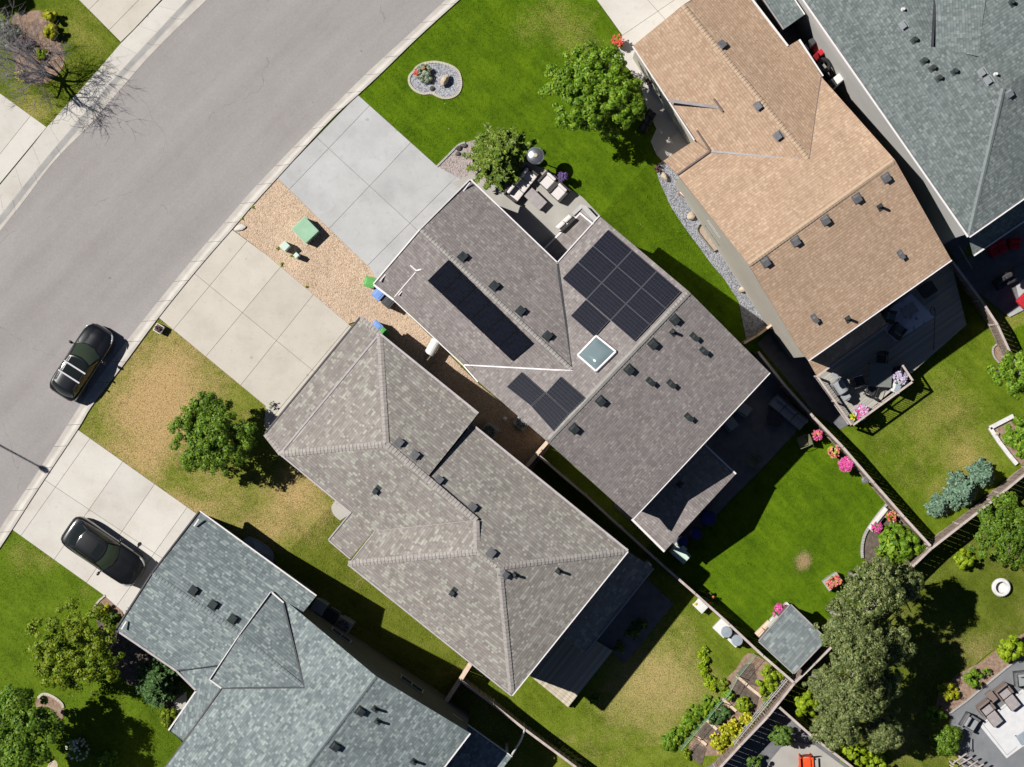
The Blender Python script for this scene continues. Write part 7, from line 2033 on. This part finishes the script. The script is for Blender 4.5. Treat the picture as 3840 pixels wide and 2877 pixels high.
# deck furniture
table('dining_table', 'square grey dining table on the raised deck', *T('Z5', 808, 985), adir(.8, .06), 1.25, 1.3, .74, 'dining_top', z=zd)
for k, (x, y, a, lb) in enumerate(((598, 1050, adir(.98, -.3), 'dark deck chair on the left of the dining table'), (720, 1145, adir(.35, -.9), 'dark deck chair on the lower left side of the dining table'), (828, 820, adir(-.1, 1), 'dark deck chair on the upper side of the dining table, in the shade'), (945, 960, adir(-.95, .1), 'dark deck chair on the right of the dining table, in the shade'))):
    frame_chair(lb, *T('Z5', x, y), a, zd, 'chrome' if k < 2 else 'black_metal', 'pot_dark', 'chairs round the deck table', .58)
p = P(*T('Z5', 390, 1110), zd); root = thing('barbecue', 'grey covered barbecue with side shelves at the deck railing', 'barbecue', p, adir(.55, .84))
m = M(); m.box((0, 0, .5), (.75, .62, .9), taper=.95); m.tube([(-.36, 0, .95), (.36, 0, .95)], .30, 14); part(root, 'cover', m, X['cushion_mid'], bevel=.05)
m = M(); m.box((.58, -.02, .85), (.42, .5, .06), taper=.9); m.tube([(.62, 0, .4), (.62, 0, .82)], [.22, .24], 14); part(root, 'side_shelf', m, X['cushion_mid'], bevel=.03)
m = M(); m.box((-.66, .1, .85), (.5, .34, .06), taper=.8); part(root, 'side_shelf', m, X['cushion_mid'], bevel=.03)
m = M(); m.tube([(-.25, -.34, .95), (.25, -.34, .95)], .02, 6); part(root, 'handle', m, X['chrome'])
pot('flower_pot', 'big pot of pink and white flowers at the lower corner of the deck', *T('Z5', 635, 1370), .28, .5, 'pot_dark', 'leaf_bright', ['bloom_lilac', 'bloom_pink'], 411, z=zd, spread=1.45, nb=55, bs=.11)
pot('flower_pot', 'pot of lilac flowers by the right end of the deck railing', *T('Z5', 1035, 1015), .26, .55, 'pot_dark', 'leaf_grey', 'bloom_lilac', 412, z=zd, spread=1.45, nb=80, bs=.10)
pot('flower_pot', 'small pot with a leafy hanging plant at the lower corner of the deck', *T('Z5', 545, 1415), .15, .5, 'pot_dark', 'leaf_lime', 'bloom_yellow', 413, z=zd, spread=1.3, nb=6)
p = P(*T('Z5', 985, 1095), zd); root = thing('deck_box', 'white deck box with a grey lid beside the lilac flowers', 'box', p, adir(.35, -.93))
m = M(); m.box((0, 0, .3), (.78, .5, .6)); part(root, 'box_body', m, X['white_plastic'], bevel=.02)
m = M(); m.box((0, -.06, .62), (.7, .3, .05)); part(root, 'lid', m, X['grey_lid'], bevel=.015)
rq = T('Z5', 1150, 140, 1395, 385, 985, 640, 780, 420)
rug = M(); rug.slab([P(x, y, zd + .015) for x, y in rq], .012)
rm_, nt, b = nt_new('patterned blue rug')
v = pos_of(nt); vo = nd(nt, 'ShaderNodeTexVoronoi', {'Vector': v, 'Scale': 3.6, 'Randomness': .08}, feature='DISTANCE_TO_EDGE')
nt.links.new(ramp(nt, vo.outputs['Distance'], [(.0, (.66, .66, .80)), (.07, (.60, .60, .74)), (.11, (.02, .025, .16)), (.5, (.02, .02, .13))]), b.inputs['Base Color']); b.inputs['Roughness'].default_value = .95
o = solo('rug', rug, rm_, 'dark blue patterned rug on the shaded end of the deck', 'rug', P(*T('Z5', 1090, 400), zd))
seat('deck_armchair', 'dark armchair at the lower left of the patterned rug', *T('Z5', 1000, 530), adir(.6, -.75), .72, .72, 'wicker', 'cushion_grey', z=zd + .02, group='armchairs on the deck rug')
seat('deck_armchair', 'dark armchair under the eave beside the patterned rug', *T('Z5', 910, 380), adir(.9, .2), .68, .68, 'wicker', 'cushion_grey', z=zd + .02, group='armchairs on the deck rug')
table('low_table', 'low grey table in the middle of the patterned rug', *T('Z5', 1125, 320), adir(.84, -.55), .8, .55, .4, 'cushion_mid', z=zd + .02)
cabinet('dark_cooler', 'dark square box at the house end of the deck', *T('Z5', 1300, 105), adir(.84, -.55), (.8, .7, .7), 'pot_dark', z=zd)
root = thing('shepherd_hook', 'thin black shepherd hook with a curled top on the deck', 'garden hook', P(*T('Z5', 1380, 720), zd))
b0 = P(*T('Z5', 1385, 720), zd); t0 = P(*T('Z5', 1400, 330), zd + 2.2)
m = M(); m.tube([b0, (b0 + t0) / 2, t0], .022, 6)
cur = [t0 + Vector((-.18 * (1 - math.cos(a)) * (1 - a / 14), .0, 0)) + Vector((0, .28 * math.sin(a) * (1 - a / 14), .1 * math.sin(a / 2))) for a in [i * .35 for i in range(26)]]
m.tube(cur, .02, 5); part(root, 'hook_rod', m, X['black_metal'], world=True)
# yard of the slate green house
seat('red_sofa', 'red cushioned seat on the shaded patio below the slate green roof', *T('Z4', 1300, 440), adir(.45, .9), 1.0, .75, 'cushion_red', 'cushion_red', n=2, arms=False, cat='sofa')
seat('red_chair', 'smaller red cushioned chair on the same shaded patio', *T('Z4', 1515, 385), adir(.1, .9), .6, .6, 'cushion_red', 'cushion_red', arms=False)
seat('red_lounger', 'bright red seat cut off by the right edge', *T('Z4', 1665, 1095), adir(-.6, -.6), .8, .8, 'cushion_red', 'cushion_red', arms=False)
table('glass_table', 'low grey glass table on the shaded patio at the right edge', *T('Z4', 1570, 745), adir(.85, -.52), 1.3, .62, .42, 'table_glass')
seat('dark_bench', 'dark bench in the shade left of the glass table', *T('Z4', 1395, 845), adir(.5, .85), 1.15, .6, 'wicker', 'pot_dark', arms=False, n=2, cat='bench')
root = thing('hand_rail', 'thin pale rail standing on the shaded walk between tan and slate green houses', 'railing', P(*T('Z4', 930, 550)))
m = M(); a, b = P(*T('Z4', 850, 410), -2.0), P(*T('Z4', 1012, 692), -2.0); m.tube([a, b], .03, 6)
for f in (0, .5, 1): c = a + (b - a) * f; m.tube([c, c - Vector((0, 0, 1.0))], .025, 6)
part(root, 'rail', m, X['fence_cap'], world=True)
# clutter in the narrow side yard, made taller so its tops catch the sun
for k, (x, y, mt, d, lb) in enumerate(((655, 560, 'bin_black', (.45, .75, 1.7), 'stack of dark trays made tall to catch the sun in the narrow side yard'), (730, 720, 'cushion_red', (.36, .36, 1.8), 'red topped canister in the narrow side yard'), (965, 1030, 'cushion_white', (.5, 1.15, 1.9), 'white covered pile in the narrow side yard'), (800, 640, 'wicker_brown', (.5, .35, 1.6), 'brown crate against the white wall'))):
    p = P(*T('Z3', x, y), .0); root = thing('stored_item', lb, 'box', p, adir(.62, .78))
    m = M(); m.box((0, 0, d[2] / 2), d, taper=.9); part(root, 'item_body', m, X[mt], bevel=.05)
    m = M(); m.box((0, 0, d[2] + .02), (d[0] * .8, d[1] * .8, .05), taper=.9); part(root, 'item_top', m, X[mt], bevel=.02)
p = P(*T('Z3', 825, 810)); root = thing('added_rack', 'added black rack lifting the old tyre into the sun in the narrow side yard', 'rack', p, adir(.62, .78))  # added rack, raises the tyre out of the eave shadow
m = M(); m.box((0, 0, 1.62), (.8, .62, .06)); m.box((0, 0, .8), (.8, .62, .05)); part(root, 'shelf', m, X['rubber'])
for a in (1, -1):
    for b in (1, -1): m = M(); m.box((a * .38, b * .29, .82), (.05, .05, 1.64)); part(root, 'rack_post', m, X['rubber'])
m = M(); cc = p = P(*T('Z3', 825, 810), 1.78)
m.v = []; n1, n2 = 22, 10
for i in range(n1):
    for j in range(n2):
        a, b = 6.283 * i / n1, 6.283 * j / n2; m.v.append((cc.x + (.30 + .11 * math.cos(b)) * math.cos(a), cc.y + (.30 + .11 * math.cos(b)) * math.sin(a), cc.z + .12 * math.sin(b)))
for i in range(n1):
    for j in range(n2): m.f.append((i * n2 + j, ((i + 1) % n1) * n2 + j, ((i + 1) % n1) * n2 + (j + 1) % n2, i * n2 + (j + 1) % n2)); m.uv.append(None)
solo('tyre', m, X['tyre'], 'old tyre lying on an added rack in the narrow side yard', 'tyre', (p.x, p.y, p.z - .12))
p = P(*T('Z3', 1255, 1340)); m = M(); hs = T('Z3', 1150, 1300, 1200, 1262, 1270, 1275, 1300, 1340, 1310, 1420, 1280, 1450)
m.tube([P(*q, G(*q) + .05) for q in hs], .035, 6); solo('hose', m, X['vent_pale'], 'curved grey hose in the dark gap between the tan and green houses', 'hose', (p.x, p.y, p.z))
# terrace at the lower right
zt = -2.96
rgm = M(); rgm.slab([P(x, y, zt + .02) for x, y in T('Y8', 810, 1115, 1370, 640, 1900, 1100, 1360, 1400, 1165, 1545)], .014)
solo('terrace_rug', rgm, X['rug_pale'], 'large pale rug with thin border lines on the grey terrace', 'rug', P(*T('Y8', 1200, 1100), zt))
m = M(); e_ = [P(x, y, zt + .026) for x, y in T('Y8', 850, 1110, 1365, 680, 1365, 680)]
e_ = [P(x, y, zt + .028) for x, y in T('Y8', 1300, 1390, 1170, 1500, 860, 1105, 1365, 685)]
for a, b in zip(e_, e_[1:]): m.bar(a, b, .025, .006)
ob_ = COL.objects['terrace_rug']; bo = bpy.data.objects.new('rug_border', m.mesh('rug_border', X['cushion_mid'], ob_.location)); link(bo, ob_)
for k, (x, y, a, lb) in enumerate(((1150, 720, adir(.62, .78), 'brown wicker lounger with an extended footrest, upper of the two'), (920, 930, adir(.62, .78), 'brown wicker lounger with an extended footrest, lower of the two'))):
    p = P(*T('Y8', x, y), zt); root = thing('lounger', lb, 'lounger', p, a, 'brown loungers on the terrace')
    m = M(); m.box((-.28, 0, .2), (.62, .72, .36)); part(root, 'seat_base', m, X['wicker_brown'], bevel=.02)
    m = M(); m.box((-.24, 0, .42), (.5, .56, .1)); part(root, 'seat_cushion', m, X['table_top'], bevel=.03)
    m = M(); m.box((.45, 0, .2), (.78, .62, .34)); part(root, 'footrest', m, X['wicker_brown'], bevel=.02)
    m = M(); m.box((.45, 0, .40), (.74, .58, .08)); part(root, 'footrest_cushion', m, X['table_top'], bevel=.03)
    m = M(); m.box((-.64, 0, .38), (.12, .76, .72)); part(root, 'backrest', m, X['wicker_brown'], bevel=.02)
    for s in (1, -1): m = M(); m.box((-.3, s * .38, .3), (.6, .08, .54)); part(root, 'armrest', m, X['wicker_brown'], bevel=.02)
table('wicker_table', 'brown wicker side table between the two loungers', *T('Y8', 945, 725), adir(.62, .78), .62, .40, .45, 'wicker_brown', z=zt, leg='wicker_brown', slab=True)
seat('grey_armchair', 'boxy grey armchair at the left of the terrace', *T('Y8', 660, 1060), adir(.83, .5), .86, .82, 'vent_grey', 'cushion_mid', z=zt, group='grey armchairs on the terrace')
seat('grey_armchair', 'boxy grey armchair at the right edge of the terrace', *T('Y8', 1345, 490), adir(.1, .95), .86, .82, 'vent_grey', 'cushion_mid', z=zt, group='grey armchairs on the terrace')
table('low_table', 'pale grey table at the right edge of the terrace', *T('Y8', 1390, 1240), adir(.83, -.56), .95, .6, .42, 'grey_lid', z=zt)
root = thing('pergola', 'open timber slat frame at the bottom of the terrace', 'pergola', P(*T('Y8', 680, 1590), -3))
m = M()
for k in range(5):
    a, b = T('Y8', 470 + 75 * k, 1600 + 45 * k - 20 * (k % 2)), T('Y8', 640 + 75 * k, 1480 + 45 * k); m.bar(P(*a, -2.0), P(*b, -2.0), .05, .12)
for k in range(3):
    a, b = T('Y8', 540 - 60 * k, 1510 + 60 * k), T('Y8', 900 - 60 * k, 1730 + 60 * k); m.bar(P(*a, -2.12), P(*b, -2.12), .05, .12)
part(root, 'slats', m, X['fence_cap'], world=True)
m = M()
for q in ((560, 1530), (860, 1700), (470, 1620), (780, 1790)): p = P(*T('Y8', *q), -2.1); m.bar(p, (p.x, p.y, -3), .09, .09, (1, 0, 0))
part(root, 'post', m, X['fence_cap'], world=True)
root = thing('terrace_post', 'thin grey post standing beside the left armchair of the terrace', 'post', P(*T('Y8', 695, 1350), zt))
m = M(); a, b = P(*T('Y8', 700, 1290), zt + .1), P(*T('Y8', 700, 1440), zt + .1); m.bar(a, b, .09, .1); part(root, 'post_body', m, X['vent_pale'], world=True)
m = M(); m.box(P(*T('Y8', 700, 1440), zt + .1), (.14, .14, .1)); part(root, 'post_foot', m, X['vent_grey'], world=True)
p = P(*T('L', 1510, 538)); root = thing('fire_pit', 'round white stone fire pit ring on the lawn at the right', 'fire pit', p)
m = M(); m.lathe([(.50, 0), (.52, .25), (.46, .34), (.34, .34), (.30, .2), (.30, .05)], (0, 0, 0), 26, False); part(root, 'stone_ring', m, X['rock_white'])
m = M(); m.lathe([(.0, .07), (.31, .07)], (0, 0, 0), 24, False); part(root, 'ash_floor', m, X['rock_white'])
# orange red chair
p = P(*T('X5', 955, 1560), -2.95); root = thing('garden_chair', 'orange red plastic garden chair on the paved yard at the bottom edge', 'chair', p, adir(.05, 1))
m = M(); m.box((.05, 0, .36), (.62, .58, .05)); part(root, 'seat', m, X['orange'], bevel=.03)
m = M(); m.grid(lambda u, v: (-.26 - .25 * u - .05 * math.cos((v - .5) * 3), (v - .5) * (.56 + .1 * u), .36 + .62 * u - .08 * abs(2 * v - 1) ** 2 * u), 5, 8); m.grid(lambda u, v: (-.29 - .25 * u - .05 * math.cos((v - .5) * 3), (v - .5) * (.56 + .1 * u), .36 + .62 * u - .08 * abs(2 * v - 1) ** 2 * u), 5, 8, True); part(root, 'backrest', m, X['orange'])
for s in (1, -1):
    m = M(); m.box((.02, s * .36, .58), (.66, .11, .03)); part(root, 'armrest', m, X['orange'], bevel=.01)
    m = M(); m.bar((.30, s * .36, 0), (.28, s * .36, .57), .05, .09, (1, 0, 0)); part(root, 'front_leg', m, X['orange'])
    m = M(); m.bar((-.42, s * .30, 0), (-.18, s * .31, .38), .05, .08, (1, 0, 0)); part(root, 'rear_leg', m, X['orange'])
# street lamp beyond the left edge, whose arm shadow reaches the kerb
root = thing('street_lamp', 'street lamp just beyond the left edge throwing its thin shadow over the road', 'street lamp', P(-700, 1392, 0))
d_ = Vector((.88, -.475, 0)); b0 = P(-700, 1392, 0); hl_ = 8.5
tip = P(150, 1752, 0) - Vector((54 * S * hl_, -20.5 * S * hl_, 0)); tip.z = hl_
base = tip - d_ * 3.2; root.location = (base.x, base.y, 0)
m = M(); m.tube([(base.x, base.y, 0), (base.x, base.y, hl_ - .5), (base.x, base.y, hl_)], [.11, .07, .06], 10); part(root, 'pole', m, X['vent_grey'], world=True)
m = M(); m.tube([Vector((base.x, base.y, hl_)), tip], [.05, .04], 8); part(root, 'arm', m, X['vent_grey'], world=True)
m = M(); m.tube([tip - d_ * .1, tip + d_ * .1, tip + d_ * .45, tip + d_ * .62], [.06, .15, .16, .05], 10); part(root, 'lamp_head', m, X['vent_pale'], world=True)
# unseen conifer added beyond the top left corner to shade the lawn
conifer('spruce', 'unseen dark spruce added beyond the top left corner to shade the lawn', -230, -130, 170, 5.5, 'leaf_juniper', 98, 12, 14, .12)
SKY, EXPO = .05, .1
# ------------------------------------------------------------------ camera, sun and sky
cam = bpy.data.cameras.new('camera'); cam.sensor_width = 36; cam.lens = 36 * H / 55.0; cam.clip_start = 1; cam.clip_end = 3000
co = bpy.data.objects.new('camera', cam); COL.objects.link(co); co.location = (0, 0, H); scene.camera = co
vx, vy = 54 * S, -20.5 * S
L_ = Vector((vx, vy, -1)).normalized()
sun = bpy.data.lights.new('sun', 'SUN'); sun.energy = 5.0; sun.angle = R(.5); sun.color = (1, .965, .91)
so_ = bpy.data.objects.new('sun', sun); COL.objects.link(so_); so_.rotation_euler = L_.to_track_quat('-Z', 'Y').to_euler(); so_.location = (-30, 20, 60)
w = bpy.data.worlds.new('World'); scene.world = w; w.use_nodes = True
nt = w.node_tree; bg = nt.nodes['Background']
sky = nt.nodes.new('ShaderNodeTexSky'); sky.sky_type = 'NISHITA'; sky.sun_disc = False; sky.air_density = .45; sky.dust_density = .3; sky.altitude = 1100
sky.sun_elevation = math.asin(-L_.z); sky.sun_rotation = math.atan2(-L_.x, -L_.y)
nt.links.new(sky.outputs[0], bg.inputs[0]); bg.inputs[1].default_value = SKY
scene.view_settings.view_transform = 'Standard'; scene.view_settings.look = 'None'; scene.view_settings.exposure = EXPO; scene.view_settings.gamma = 1
scene.view_settings.use_curve_mapping = False
scene.cycles.max_bounces = 6; scene.cycles.diffuse_bounces = 1; scene.cycles.glossy_bounces = 3; scene.cycles.transparent_max_bounces = 4
